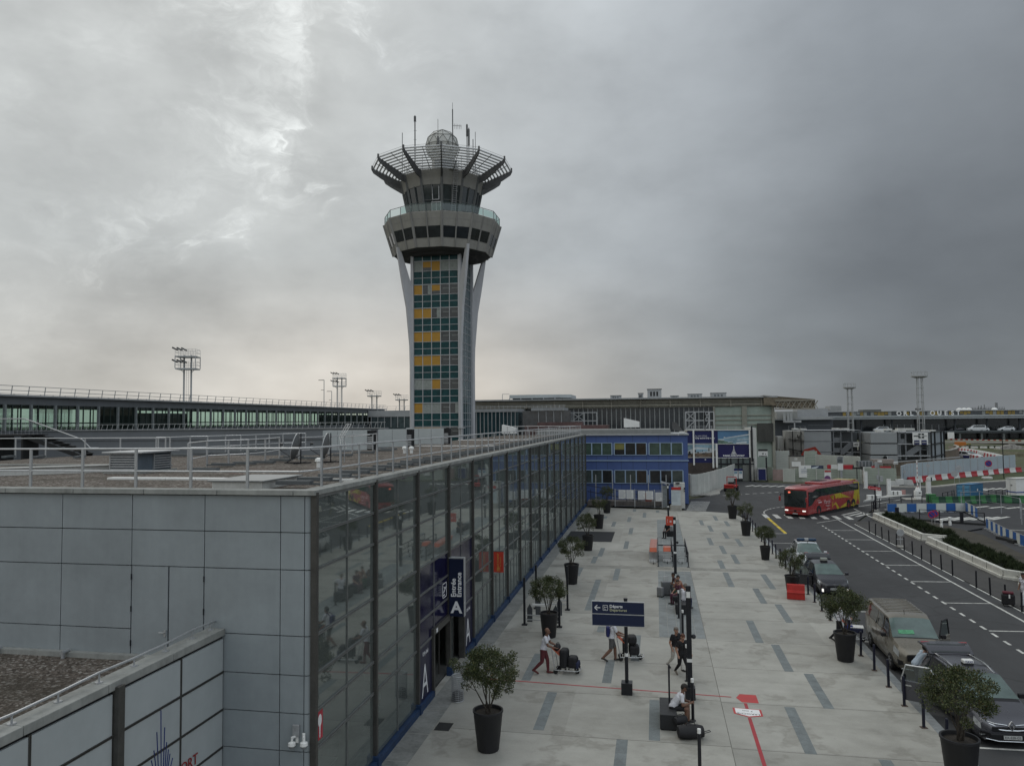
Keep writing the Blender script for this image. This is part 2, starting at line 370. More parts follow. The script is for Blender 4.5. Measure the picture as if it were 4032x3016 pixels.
for a,b in((36.25,51.9),(53.4,78.2)):
 for i in range(5):
  yy=a-(i%3)*.3
  while yy<b:
   y1=min(yy+1.18,b);y0=max(yy,a)
   if y1-y0>.03:cbm.box(.012+i*.42,y0+.01,-.05,.012+i*.42+.405,y1-.005,.004)
   yy+=1.2
struct(cbm.build('stone_paving_band',m_stripw))
IN=[(-3.67,40.71,48.55),(-2.63,48.51,52.3),(-4.46,54.0,56.6),(-4.18,56.75,60.47),(-2.44,60.27,64.05),(-2.32,68.03,71.89),(-4.08,72.67,76.08),(-2.73,76.11,79.84),(-1.27,79.64,83.71),(-2.41,84.68,87.0),(.09,84.11,86.0),(-5.09,29.5,32.92),(-3.9,24.91,28.4),(-2.0,29.7,32.54),(-1.19,20.76,24.6),(-.2,24.69,28.2),(-2.72,36.64,37.68),(-1.0,32.54,36.41),(-5.13,49.44,52.3),(-5.21,78.44,80.32),(5.81,78.07,81.74),(4.23,74.55,78.18),(6.58,74.2,77.76),(4.79,70.52,74.25),(5.8,66.48,70.2),(4.25,62.95,66.7),(6.5,62.62,66.38),(4.92,59.03,62.72),(5.44,55.16,58.82),(4.3,53.2,56.3),(4.32,47.56,51.94),(6.64,47.31,51.66),(5.63,43.58,47.37),(6.32,39.72,43.52),(4.42,36.0,39.83),(5.04,32.15,35.83),(5.72,28.32,32.0),(4.4,24.47,28.26),(6.42,20.6,24.43),(-3.0,60.3,60.35)]
im=MB()
for x,a,b in IN[:-1]:
 n=max(1,round((b-a)/1.0));h=(b-a)/n
 for i in range(n):im.box(x-.175,a+i*h+.006,-.05,x+.175,a+(i+1)*h-.006,.004)
struct(im.build('paving_inlays',m_inlay))
jm=MB()
jm.box(2.105,5,-.02,2.125,84,.003)
for k in range(16):
 y=20.75+3.86*k
 if abs(y-52.6)<1.5:continue
 if y<83:jm.box(-7.28,y-.008,-.02,-.02 if 36<y<79 else 2.1,y+.008,.003);jm.box(2.13,y-.12,-.02,8.6,y-.104,.003)
struct(jm.build('paving_joints',m_joint))
bd=MB();bd.box(-7.28,52.3,-.02,8.6,53.25,.0035)
struct(bd.build('paving_cross_band',mat('cross_band_concrete',(.245,.24,.215),.8,0,.18,1.1,bump=.2)))
struct(MB().box(-7.65,63.5,-.02,-3.7,69.2,.007).build('entrance_mat',mat('black_entrance_mat',(.022,.024,.027),.9,0,.2,3)))
struct(MB().box(-7.25,24.35,-.02,-6.75,25.0,.006).build('drain_grate',mat('drain_iron',(.03,.03,.03),.7,.3,.2,5)))
m_tape=mat('red_floor_tape',(.36,.035,.045),.6,0,.1,3)
m_tape2=mat('red_floor_sticker',(.45,.05,.05),.6,0,.1,3)
tp=MB()
tp.prism([(-6.8,29.42),(2.52,28.89),(2.52,28.96),(-6.8,29.5)],.003,.006)
tp.prism([(2.89,28.40),(2.89,27.89),(3.0,27.87),(3.0,28.38)],.003,.006)
tp.prism([(2.87,20.8),(2.985,20.8),(2.985,27.04),(2.87,27.06)],.003,.006)
tp.prism([(2.68,28.88),(2.84,28.48),(3.41,28.45),(3.41,29.26),(2.84,29.28)],.003,.006,m_tape2)
tp.mats[0:0]=[]
tpo=tp.build('guide_line',[m_tape,m_tape2]);struct(tpo)
for i,p in enumerate(tpo.data.polygons):p.material_index=1 if i>=18 else 0
st=MB()
st.prism([(2.46,27.9),(2.46,27.36),(2.93,27.09),(3.40,27.25),(3.40,27.83)],.003,.006,m_tape2)
st.prism([(2.53,27.86),(2.53,27.40),(2.93,27.17),(3.33,27.31),(3.33,27.79)],.006,.009,m_letter)
sto=st.build('floor_sticker');tag(sto,'white and red arrow sticker on the plaza floor reading LAROCHE 7 min','floor sticker')
sto['label']='white arrow sticker with red border on the plaza floor'
mt_=mat('dark_lettering',(.03,.03,.03),.6)
text('lettering','LAROCHE',.17,mt_,sto,frame((2.93,27.38,.011),(-1,.06,0),(-.06,-1,0)),ext=.001)
text('lettering','7 min',.16,mt_,sto,frame((2.93,27.64,.011),(-1,.06,0),(-.06,-1,0)),ext=.001)
ln=MB();z0,z1=-.13,-.116
def strip(a,b,w,m=None):
 a,b=Vector((*a,0)),Vector((*b,0));d=(b-a).normalized();n=Vector((-d.y,d.x,0))*w/2
 ln.prism([(p.x,p.y)for p in(a+n,a-n,b-n,b+n)],z0,z1,m)
y=20.
while y<77:strip((15.3,y),(15.3,y+.62),.13,m_line);y+=1.27
strip((17.72,15),(17.72,81),.12,m_line);strip((18.52,15),(18.52,50.9),.1,m_line);strip((18.52,51.8),(18.52,78),.1,m_line)
for y in(23.4,29,34.6,40.2,45.8,51.4,56.8,62.5,68.1,73.5):strip((15.35,y-.1),(17.66,y+.1),.11,m_line)
strip((15.2,78.4),(17.7,81.1),.11,m_line)
for y in(20.4,26.05,31.7,37.35,43,48.6,54.2,65.4,70.75):strip((9.0,y),(11.2,y+.06),.11,m_line)
y=71.
while y<81.8:strip((11.13,y),(11.13,min(y+2.3,81.8)),.27,m_yel);y+=2.5
for i in range(7):ln.prism([(11.95+i*1.15,81.6-.02*i),(12.45+i*1.15,81.6-.02*i),(12.45+i*1.15,84.7-.1*i),(11.95+i*1.15,84.7-.1*i)],z0,z1,m_line)
ln.prism([(10.9,81.7),(11.35,81.7),(11.35,84.8),(10.9,84.8)],z0,z1,m_line)
for t in(0,.55,1.1):strip((19.0+t,85.0-t),(21.4+t*.6,88.4-t*1.6),.33,m_line)
for k in range(9):
 t0,t1=k/9,k/9+.07
 f=lambda t:(11.3+.2*t+3.2*t*t,85.6+2.9*t+4.6*t*(1-abs(t-.5)*.2))
 strip(f(t0),f(t1),.16,m_line)
for i in range(10):
 yy=87.6+i*1.02;strip((3.25+.1*i,yy+.1),(5.35+.12*i,yy-.1),.36,m_line)
for i in range(6):strip((13.2+i*1.1,119.2-.1*i),(14.6+i*1.1,121.4-.1*i),.45,m_line)
for k in range(8):strip((8.6+k*1.05,104.7+k*.75),(9.15+k*1.05,105.1+k*.75),.2,m_line)
strip((21.6,91.0),(21.45,83.2),.14,m_line);strip((22,92.5),(29.5,101.5),.14,m_line);strip((24.6,90.5),(30,94.2),.14,m_line)
for i in range(9):strip((40.5+i*1.2,113.6+i*.5),(43.3+i*1.2,117.4+i*.5),.4,m_line)
for i in range(8):strip((31.6+i*1.55,94.0-i*.25),(33.7+i*1.55,95.6-i*.25),.45,m_line)
for i in range(7):strip((26.6+i*.95,81.6+.2*i),(29.2+i*.95,84.2+.2*i),.4,m_line)
for i in range(5):strip((33.5+i*1.4,78.5-i*2.2),(38+i*1.4,77.3-i*2.2),.35,m_line)
strip((30.2,76.0),(44,70.8),.18,m_line)
struct(ln.build('road_markings'))
m_clad=mat('grey_metal_cladding',(.285,.315,.33),.48,.15,.07,.7,streak=.35)
m_clad2=mat('pale_metal_cladding',(.42,.45,.455),.45,.1,.05,.6,streak=.3)
m_gap=mat('cladding_joint',(.012,.013,.014),.8)
m_gravel_n=None
def m_gravel():
 m,nt=nodes('roof_gravel');co=obco(nt)
 vo=N(nt,'ShaderNodeTexVoronoi');vo.inputs['Scale'].default_value=17;L(nt,co,vo.inputs['Vector'])
 c=ramp(nt,N_sep(nt,vo.outputs['Color']),[(0,(.045,.036,.03)),(.45,(.105,.085,.07)),(.8,(.17,.145,.125)),(1,(.34,.32,.29))])
 dirt=nz(nt,co,.5,5,.65)
 c=mixc(nt,ramp(nt,dirt,[(.45,0.),(.68,.75)]),c,(.05,.043,.032))
 moss=ramp(nt,nz(nt,co,.9,3),[(.66,0.),(.74,.6)])
 c=mixc(nt,moss,c,(.10,.03,.025))
 bsdf(nt,c,.9,0,.25,vo.outputs['Distance'],.9);return m
def N_sep(nt,c):
 s=N(nt,'ShaderNodeSeparateColor');L(nt,c,s.inputs[0]);return s.outputs[0]
m_grav=m_gravel()
m_mull=mat('bronze_mullion',(.075,.072,.066),.45,.3,.12,3)
m_trans=mat('grey_transom',(.20,.205,.20),.4,.4,.1,4)
m_bluebase=mat('blue_plinth_paint',(.018,.042,.10),.55,0,.2,3)
m_facade=glassmat('facade_glass',(.40,.43,.41),.26,.9,.03,.20)
m_navyfilm=glossmat('navy_glass_film',H('1a1838'),.12,.6)
m_roofcap=mat('roof_capping_concrete',(.27,.275,.26),.8,0,.2,1.0,streak=.4,bump=.2)
ROOF=8.30
FX=-8.2
T=thing('terminal_building','long flat-roofed terminal wing with grey panel end wall and mirrored glass front','building',(0,0,0))
XS=[-8.41,-9.04]+[-11.08-2.03*i for i in range(11)]
ZS=[8.22,7.33,6.43,4.85,3.92,3.02,2.13,1.22,.3]
b=MB();g_=.011
for xa,xb in zip(XS,XS[1:]):
 for za,zb in zip(ZS,ZS[1:]):
  if xb>-13.2 and xa<-11.0 and za<6.5 and za>4.0:
   if za<4.9:b.box(xb+g_,17.40,3.93,xa-g_,17.47,4.17)
   continue
  b.box(xb+g_,17.40,zb+g_,xa-g_,17.47,za-g_)
for za,zb in zip(ZS,ZS[1:]):
 pts=[(-8.41+g_+.19*math.sin(a),17.59-.19*math.cos(a))for a in[i*PI/16 for i in range(9)]]
 pts2=[(-8.41+g_+.13*math.sin(a),17.59-.13*math.cos(a))for a in[(8-i)*PI/16 for i in range(9)]]
 b.prism(pts+pts2,zb+g_,za-g_)
b.build('end_wall_cladding',m_clad,T,smooth=True)
MB().box(-31.3,17.472,0,-8.36,17.58,8.2).build('end_wall_backing',m_gap,T)
for i,(xa,xb)in enumerate(((-13.10,-12.07),(-12.05,-11.09))):
 d=MB().box(xa+g_,17.40,4.19,xb-g_,17.47,6.42).build('service_door',m_clad,T)
 h=MB()
 if i==0:
  h.box(-12.16,17.37,4.70,-12.11,17.40,4.86);h.cyl((-12.15,17.34,4.80),(-12.28,17.34,4.80),.012,n=6);h.cyl((-12.135,17.40,4.8),(-12.135,17.33,4.8),.014,n=6)
  h.build('handle',m_alu,d)
 xh=-13.1 if i==0 else-11.08
 for z in(4.5,5.35,6.15):MB().cyl((xh,17.385,z-.07),(xh,17.385,z+.07),.016,n=6).build('hinge',m_black,d)
b=MB();x=-31.
while x<-8.3:b.box(x+.006,17.30,8.235,min(x+2.02,-8.11),17.72,8.36);x+=2.03
y=17.73
while y<89.5:b.box(-8.55,y+.004,8.235,-8.11,min(y+2.0,89.5),8.362);y+=2.03
b.build('roof_capping',m_roofcap,T,bevel=.01)
rf=MB();rf.prism([(-31,17.6),(-8.5,17.6),(-8.5,89.3),(-17.5,89.3),(-17.5,37.2),(-31,37.2)],8.02,ROOF)
rf.build('roof',m_grav,T)
bb=MB()
bb.box(-17.6,37.3,0,-17.4,89.3,8.2);bb.box(-31,37.15,0,-17.4,37.3,8.2);bb.box(-31.2,17.6,0,-31,37.3,8.2)
bb.box(-17.6,89.3,0,-8.4,89.5,8.23)
bb.build('rear_walls',m_clad,T)
MB().box(-17.3,17.7,5.0,-8.75,89.2,5.25).build('upper_floor_slab',mat('ceiling_white',(.35,.36,.35),.8),T)
MB().box(-15.2,17.7,.03,-15,89.2,7.9).build('inner_wall',mat('inner_wall_grey',(.16,.17,.165),.8,0,.25,.6),T)
MB().box(-15,17.7,-.1,-8.35,89.2,.02).build('inner_floor',mat('inner_floor',(.10,.10,.095),.35,0,.2,1),T)
for k in range(9):MB().box(-11.2,20.2+8.12*k,0,-10.75,20.65+8.12*k,5.0).build('inner_column',mat('inner_column',(.33,.36,.30),.7),T)
MB().box(-10.9,17.75,.02,-10.8,19.5,2.0).build('inner_partition',mat('inner_partition',(.05,.05,.05),.6),T)
BAY=4.06;NB=18
ZG=[8.16,7.33,6.43,4.85,3.92,3.02,2.13,.24]
PIL=MB().box(-8.25,-.065,.0,-8.10,.065,8.3).mesh('pilaster');PIL.materials.append(m_mull)
FOOT=MB().box(-8.25,-.12,.001,-8.02,.12,.34).mesh('plinth_foot');FOOT.materials.append(m_bluebase)
for k in range(NB):
 y=17.46+BAY*k
 o=bpy.data.objects.new('pilaster',PIL);COL.objects.link(o);o.parent=T;o.location=(0,y,0)
 f=bpy.data.objects.new('foot',FOOT);COL.objects.link(f);f.parent=o
 y0,y1=y+.09,y+BAY-.09;ym=(y0+y1)/2;ent=k in(2,3)
 gl=MB();fr=MB()
 top=8.2
 for za,zb in zip(ZG,ZG[1:]):
  for(a,c)in((y0,ym),(ym,y1)):
   navy=ent and 2.2<za<5.0
   if ent and zb<1:continue
   if navy:continue
   nn=1 if(zb>1 or k<3)else 2
   for j in range(nn):
    a1=a+(c-a)*j/nn;c1=a+(c-a)*(j+1)/nn
    gl.quad((-8.20,a1+.012,zb),(-8.20,c1-.012,zb),(-8.20,c1-.012,za),(-8.20,a1+.012,za))
    if j:fr.box(-8.21,a1-.014,zb,-8.175,a1+.014,za)
 for z in ZG[1:-1]:fr.box(-8.215,y0,z-.034,-8.165,y1,z-.009);fr.box(-8.215,y0,z+.009,-8.165,y1,z+.034);fr.box(-8.217,y0,z-.01,-8.185,y1,z+.01,m_gap)
 fr.box(-8.215,y0,ZG[0],-8.15,y1,ZG[0]+.075)
 fr.box(-8.215,ym-.014,.24 if not ent else 2.2,-8.172,ym+.016,ZG[0])
 wnd=gl.build('window',m_facade,T)
 fr.mats=[m_trans,m_gap];fro=fr.build('frame',[m_trans,m_gap],wnd)
 if not ent:
  MB().box(-8.25,y0,.0,-8.06,y1,.2).build('plinth',m_bluebase,T)
  MB().box(-8.62,y0,.02,-8.42,y1,.42).build('inner_sill',mat('inner_sill',(.30,.36,.33),.5),T)
o=bpy.data.objects.new('pilaster',PIL);COL.objects.link(o);o.parent=T;o.location=(0,17.46+BAY*NB,0)
e0,e1=17.46+BAY*2+.09,17.46+BAY*4-.09;em=17.46+BAY*3
nv=MB()
for za,zb in zip(ZG[3:6],ZG[4:7]):
 for a,c in((e0,e0+1.93),(e0+1.95,em-.09),(em+.09,em+2.0),(em+2.03,e1)):
  nv.box(-8.215,a+.012,zb+.03,-8.20,c-.012,za-.03)
nv.build('film_panel',m_navyfilm,T)
for a,c in((e0,e0+1.62),(e1-1.62,e1)):
 p=MB().box(-8.22,a,.2,-8.19,c,2.1).build('film_panel',mat('navy_panel_print',H('1c1c38'),.35,0,.06),T)
 MB().box(-8.25,a,.0,-8.06,c,.2).build('plinth',m_bluebase,T)
 text('lettering','A',1.62,m_letter,p,frame((-8.185,(a+c)/2-.02,.80),(0,1,0),(0,0,1)),ext=.003,bold=-.012,sx=.72)
 text('lettering','Orly Sud',.2,m_letter,p,frame((-8.185,(a+c)/2+.03,1.80),(0,1,0),(0,0,1)),ext=.003,sx=.9)
dr=MB()
dr.box(-8.36,e0+1.63,0,-8.10,e0+1.78,2.16);dr.box(-8.36,e1-1.78,0,-8.10,e1-1.63,2.16);dr.box(-8.4,e0+1.63,2.16,-8.1,e1-1.63,2.4)
dr.build('door_frame',m_mull,T)
dd=MB();ya,yb=e0+1.78,e1-1.78;q4=(yb-ya)/4
for j in range(5):dd.box(-8.62,ya+q4*j-.025,0,-8.57,ya+q4*j+.025,2.15)
dd.box(-8.62,ya,2.05,-8.57,yb,2.12);ddo=dd.build('sliding_door',m_mull,T)
dg=MB()
for j in(0,3):dg.quad((-8.6,ya+q4*j+.03,.03),(-8.6,ya+q4*(j+1)-.03,.03),(-8.6,ya+q4*(j+1)-.03,2.04),(-8.6,ya+q4*j+.03,2.04))
dg.build('pane',m_facade,ddo)
MB().box(-8.10,e0+1.95,2.2,-8.085,e0+2.1,2.34).build('door_number',m_letter,T)
pg=MB();yc,zc=em-.55,3.43
for a,c,d_,e_ in((-.28,-.28,.28,-.25),(-.28,.25,.28,.28),(-.28,-.28,-.25,.28),(.25,-.28,.28,.28)):
 pg.box(-8.2,yc+a,zc+c,-8.19,yc+d_,zc+e_)
pg.box(-8.2,yc-.2,zc-.19,-8.19,yc+.02,zc-.155)
pg.extr([(-8.19,yc-.17,zc-.07),(-8.19,yc-.12,zc-.09),(-8.19,yc+.2,zc+.06),(-8.19,yc+.22,zc+.1),(-8.19,yc+.17,zc+.11)],(-.01,0,0))
pg.extr([(-8.19,yc-.12,zc+.14),(-8.19,yc-.06,zc+.15),(-8.19,yc+.1,zc+.06),(-8.19,yc+.03,zc+.03)],(-.01,0,0))
pg.build('departures_pictogram',m_letter,T)
rs=MB().box(-8.195,17.62,2.28,-8.19,17.98,2.98).build('red_window_sticker',mat('red_sticker',(.42,.03,.05),.5),T)
spn=MB();pts=[(-8.18,17.8+.1*math.sin(a),2.74+.15*math.cos(a))for a in[i*2*PI/16 for i in range(16)]]
spn.extr(pts,(-.006,0,0));spn.extr([(-8.179,17.765,2.62),(-8.179,17.835,2.62),(-8.179,17.815,2.33),(-8.179,17.785,2.33)],(-.006,0,0))
spn.build('emblem',m_letter,rs)
s=thing('entrance_sign','dark blue hanging entrance sign lettered Entrée Entrance A above the doors','sign',(-7.83,29.62,0))
MB().box(-.3,-.12,2.32,.3,.12,4.58).build('sign_box',mat('entrance_sign_blue',H('131c36'),.4,0,.08),s,bevel=.01)
MB().box(-.31,-.125,4.58,.31,.125,4.62).build('sign_edge',m_alu,s);MB().box(.3,-.125,2.32,.315,.125,4.58).build('sign_edge',m_alu,s)
text('lettering','A',.62,m_letter,s,frame((0,-.125,2.66),(1,0,0),(0,0,1)),bold=.02)
text('lettering','Entrée',.27,m_letter,s,frame((-.11,-.125,3.08),(0,0,1),(-1,0,0)),'LEFT',bold=.006)
text('lettering','Entrance',.27,m_letter,s,frame((.12,-.125,3.08),(0,0,1),(-1,0,0)),'LEFT',bold=.006)
s=thing('projecting_flag_sign','small red flag sign projecting from the glass front','sign',(-7.82,37.72,0))
MB().box(-.25,-.02,2.45,.25,.02,3.46).build('sign_face',mat('orange_red_sign',(.50,.045,.025),.5,0,.06),s)
MB().box(-.3,-.015,3.46,.26,.015,3.49).build('bracket',m_mull,s)
mg=mat('gold_lettering',(.55,.33,.08),.5)
text('lettering','Grand Comptoir',.12,mg,s,frame((-.04,-.024,2.98),(0,0,1),(-1,0,0)),bold=.002)
text('lettering','Bar Brasserie',.09,mg,s,frame((.09,-.024,2.98),(0,0,1),(-1,0,0)))
mb=MB()
for z in(2.52,2.60,2.66):mb.box(-.09,-.026,z,.09,-.021,z+.03)
mb.build('emblem',mg,s)
def cctv(name,label,loc,dv):
 t=thing(name,label,'camera',loc);d=Vector(dv);t.scale=(.72,.72,.72)
 MB().obox((0,0,0),(.1 if dv[1]else .03,.03 if dv[1]else .1,.3)).build('wall_plate',m_white,t)
 a=MB();a.bar((0,0,.08),d*.2+Vector((0,0,.08)),.05,.06);a.cyl(d*.2+Vector((0,0,.1)),d*.2+Vector((0,0,-.06)),.035,n=10);a.build('bracket_arm',m_white,t,smooth=True)
 hsg=MB();hsg.lathe([(.03,-.05),(.12,-.08),(.13,-.17),(.1,-.2)],d*.2,16);hsg.build('housing',m_white,t,smooth=True)
 dm=MB();dm.lathe([(.095,-.2),(.085,-.25),(.05,-.285),(.01,-.295)],d*.2,14);dm.build('dome',mat('smoked_dome',(.25,.26,.27),.1),t,smooth=True)
 return t
cctv('dome_camera','white dome camera on the grey end wall below a junction box',tuple(atY(1170,2905,17.38)),(-.5,-.85,0))
p=atY(1166,2885,17.36);jb=MB().obox((p.x,p.y,p.z+.06),(.17,.07,.28)).build('junction_box',m_galv,bevel=.01);tag(jb,'grey junction box on the end wall above a white dome camera','junction box')
cctv('dome_camera','white dome camera on a bracket at the corner of the glass front',(-8.36,17.3,atY(1222,2905,17.3).z),(.45,-.9,0))
W=thing('lower_wing','low wing with pale panelled wall and gravel roof in front of the terminal','building',(0,0,0))
LX=-10.52
YS=[17.38,15.67,13.72,11.46,9.5,7.5,5.5];ZL=[4.76,3.92,3.02,2.12,1.22,.3]
b=MB()
for ya,yb in zip(YS,YS[1:]):
 for za,zb in zip(ZL,ZL[1:]):
  sh=.22 if abs(ya-13.72)<.01 else 0
  b.box(LX-.05,yb+.03,zb+.03,LX,ya-.03-sh,za-.03)
b.build('wall_panels',m_clad2,W)
b=MB()
for z in ZL[1:-1]:b.box(LX-.03,5,z-.025,LX+.015,17.38,z-.008);b.box(LX-.03,5,z+.008,LX+.015,17.38,z+.025)
for y in YS[1:]:b.box(LX-.03,y-.028,0,LX+.012,y-.008,4.76);b.box(LX-.03,y+.008,0,LX+.012,y+.028,4.76)
b.build('panel_frames',m_mull,W)
MB().box(LX-.3,4.5,0,LX-.052,17.39,4.78).build('wall_core',m_gap,W)
MB().box(LX-.04,13.5,0,LX+.11,13.69,4.86).build('pilaster',m_mull,W)
b=MB();y=17.39
while y>4.5:b.box(LX-.42,y-2.02,4.80,LX+.03,y-.006,4.97);y-=2.03
b.build('parapet_capping',m_roofcap,W,bevel=.012)
MB().box(-32,3.5,3.85,LX-.3,17.38,4.12).build('roof',m_grav,W)
MB().box(-32,17.22,4.1,LX-.43,17.39,4.24).build('upstand',m_roofcap,W)
hr_=MB();hr_.tube([(LX-.25,y,5.14+.02*math.sin(y*2))for y in(17.5,16.5,15.4,14.4,13.4,12.4,11.4,10.4,9.4,8.4)],.028)
rail=hr_.build('handrail',m_galv,W,smooth=True)
for y in(17.2,16.45,15.45,14.42,13.4,12.36,11.34,10.3,9.3):
 p=MB();p.cyl((LX-.25,y,4.96),(LX-.25,y,5.14),.018,n=8);p.cyl((LX-.25,y,4.965),(LX-.25,y,4.985),.075,n=10);p.build('post',m_galv,rail)
lg=MB();mlg=mat('blue_emblem_paint',(.02,.035,.17),.6)
k8_=lambda x,y:(x/1.483,1900+y/1.483)
def onlx(px,py):
 d=ray(px,py);t=(LX+.008)/d.x;return Vector((d.x*t,d.y*t,10+d.z*t))
for(xt,yt),(xb,yb)in(((940,1328),(941,1700)),((916,1455),(926,1700)),((962,1427),(953,1700)),((899,1562),(915,1700)),((973,1513),(962,1700)),((884,1620),(905,1720)),((984,1555),(968,1710)),((993,1580),(974,1710)),((1008,1605),(982,1720)),((876,1660),(896,1730))):
 lg.bar(onlx(*k8_(xt,yt)),onlx(*k8_(xb,yb)),.016,.012)
lg.build('emblem',mlg,W)
p=onlx(*k8_(1098,1640));text('lettering','AÉROPORT',.34,mat('dark_red_lettering',(.25,.02,.02),.6),W,frame((LX+.02,p.y+.36,p.z-.02),(0,1,.0),(0,-.0,1)),'RIGHT',sx=.95)
for px,py in((8,962),(402,978)):
 q_=atY(px/1.483,1900+py/1.483,17.3);o=MB();o.cyl(q_,q_+Vector((0,-.25,0)),.05,n=10);o.cyl(q_+Vector((0,-.2,0)),q_+Vector((0,-.2,-.14)),.05,n=10)
 tag(o.build('roof_drain_pipe',m_galv,smooth=True),'short elbowed drain pipe on the end wall just above the lower gravel roof','pipe','drain pipes low on the end wall')
POST=MB().box(-.035,-.02,0,.035,.02,1.0).mesh('post');POST.materials.append(m_galv)
POSTN=MB().box(-.02,-.035,0,.02,.035,1.0).mesh('post');POSTN.materials.append(m_galv)
BALL=MB();BALL.obox((0,.75,.09),(.24,.95,.1));BALL.bar((0,0,.06),(0,1.2,.05),.05);BM=BALL.mesh('ballast_foot');BM.materials.append(mat('ballast_grey',(.11,.12,.125),.8))
def guard(label,pts,posts=None,h=1.0,inward=None,mesh=POST,ball=True,kink=0,mid=.42):
 t=thing('guard_rail',label,'guard rail',pts[0],0);o0=Vector(pts[0])
 rel=[Vector(p)-o0 for p in pts]
 r=MB();r.tube([p+Vector((0,0,h))for p in rel],.025,8);r.tube([p+Vector((0,0,h*mid))for p in rel],.022,8)
 r.build('rails',mat('galvanised_tube',(.55,.56,.57),.35,.5,.06,5),t,smooth=True)
 for i,p in enumerate(posts or pts):
  p=Vector(p)-o0
  o=bpy.data.objects.new('post',mesh);COL.objects.link(o);o.parent=t;o.location=p;o.scale=(1,1,h)
  if ball and inward is not None:
   k=bpy.data.objects.new('ballast_foot',BM);COL.objects.link(k);k.parent=o;k.rotation_euler=(0,0,inward)
 return t
guard('front guard rail along the edge of the gravel roof above the grey end wall',[(-26,17.78,8.36),(-8.75,17.78,8.36)],[(-26+1.58*i+.05,17.78,8.36)for i in range(11)],ball=False)
ps=[18.54,19.75,21.09,22.55];
while ps[-1]<87.5:ps.append(ps[-1]+1.46)
guard('long guard rail running along the roof edge above the glass front',[(-8.75,17.78,8.36),(-8.6,18.2,8.36),(-8.5,20,8.36),(-8.5,88.8,8.36)],[(-8.5,y,8.36)for y in ps],inward=R(90),mesh=POSTN)
guard('guard rail across the far end of the gravel roof',[(-17.2,88.6,8.33),(-8.5,88.6,8.33)],[(-17.2+1.24*i,88.6,8.33)for i in range(8)],ball=False)
def K6(x,y,z=8.31):return tuple(G(x/3.16,1650+y/3.16,z))
def K5(x,y,z=8.31):return tuple(G(500+x/2.765,1650+y/2.765,z))
guard('rear-left guard rail on weighted feet in front of the grey wall',[(-34.5,34.6,8.31),(-32.9,34.5,8.31),(-31.0,34.4,8.31),(-28.6,34.3,8.31),(-26.5,34.2,8.31),(-24.3,34.1,8.31),(-23.9,34.1,8.31)],inward=R(200))
guard('short guard rail starting beside the louvred roof vent',[K5(x,y)for x,y in((665,570),(870,515),(1105,500),(1320,488),(1505,465),(1660,432))],inward=R(-95))
def K5t(x,y):v=G(500+x/2.765,1650+y/2.765,9.31);return(v.x,v.y,8.31)
guard('middle guard rail on the gravel roof reaching the pair of dishes',[K5t(x,y)for x,y in((320,198),(470,198),(690,190),(880,187),(1075,180),(1240,176),(1405,170),(1550,165),(1700,160),(1945,155))],inward=R(-95))
guard('guard rail on the roof in front of the white screen panels',[(-16.0,32.5,8.31),(-15.9,35.5,8.31),(-15.9,38.5,8.31),(-15.9,41.5,8.31),(-16.3,43.2,8.31)],inward=R(-90))
t=thing('roof_vent','grey roof vent box with white louvres and overhanging lid','vent',(0,0,0))
m_vb=mat('blue_grey_vent',(.10,.125,.15),.55,0,.12,2)
MB().box(-18.66,23.55,8.3,-17.5,25.3,8.99).build('housing',m_vb,t)
MB().box(-18.85,23.38,8.99,-17.28,25.5,9.05).build('lid',m_galv,t,bevel=.01)
MB().box(-18.8,23.4,8.3,-17.36,25.45,8.37).build('upstand',m_roofcap,t)
lv=MB()
for i in range(6):lv.bar((-18.6,23.53,8.45+i*.085),(-17.6,23.53,8.45+i*.085),.05,.045)
lv.box(-18.64,23.5,8.40,-18.6,23.55,8.95);lv.box(-17.6,23.5,8.40,-17.56,23.55,8.95);lv.box(-18.64,23.5,8.40,-17.56,23.55,8.43);lv.box(-18.64,23.5,8.94,-17.56,23.55,8.97)
lv.build('louvre',m_galv,t)
lv=MB()
for i in range(6):lv.bar((-17.48,24.3,8.45+i*.085),(-17.48,25.2,8.45+i*.085),.05,.045)
lv.box(-17.5,24.26,8.40,-17.45,24.3,8.95);lv.box(-17.5,25.2,8.40,-17.45,25.24,8.95)
lv.build('louvre',m_galv,t)
t=thing('roof_skylight','low flat skylight with pale kerb just behind the end wall','skylight',(0,0,0))
MB().box(-11.3,18.05,8.3,-9.9,20.1,8.5).build('kerb',m_whited,t);MB().box(-11.4,17.98,8.5,-9.82,20.2,8.535).build('cover',mat('skylight_cover',(.22,.23,.23),.35,0,.1),t,bevel=.01)
b=MB();x=-16.6
while x<-8.9:b.box(x,20.85+.01*math.sin(x*5),8.30,x+.98,21.12,8.37);x+=1.0
tag(b.build('cable_tray',m_white,bevel=.01),'straight white cable tray crossing the gravel roof behind the skylight','cable tray')
b=MB();b.extr([(-23.0,21.0,8.3),(-18.75,24.6,8.3),(-18.75,24.8,8.3),(-23.2,21.25,8.3)],(0,0,.24));b.extr([(-23.05,20.9,8.54),(-18.72,24.5,8.54),(-18.7,24.85,8.54),(-23.3,21.3,8.54)],(0,0,.03))
tag(b.build('roof_upstand',m_whited),'slanting low white upstand on the gravel roof left of the vent box','upstand')
b=MB().box(-30,27.6,8.3,-19.2,27.85,8.37);tag(b.build('roof_divider',m_roofcap),'thin pale divider strip across the gravel behind the vent box','divider')
b=MB().box(-17.3,66.0,8.3,-8.9,66.35,8.36);tag(b.build('cable_tray',m_white),'white tray crossing the far part of the gravel roof','cable tray')
b=MB().box(-17.0,50.5,8.3,-8.95,50.75,8.35);tag(b.build('cable_tray',m_white),'white tray crossing the gravel roof near the screen panels','cable tray')
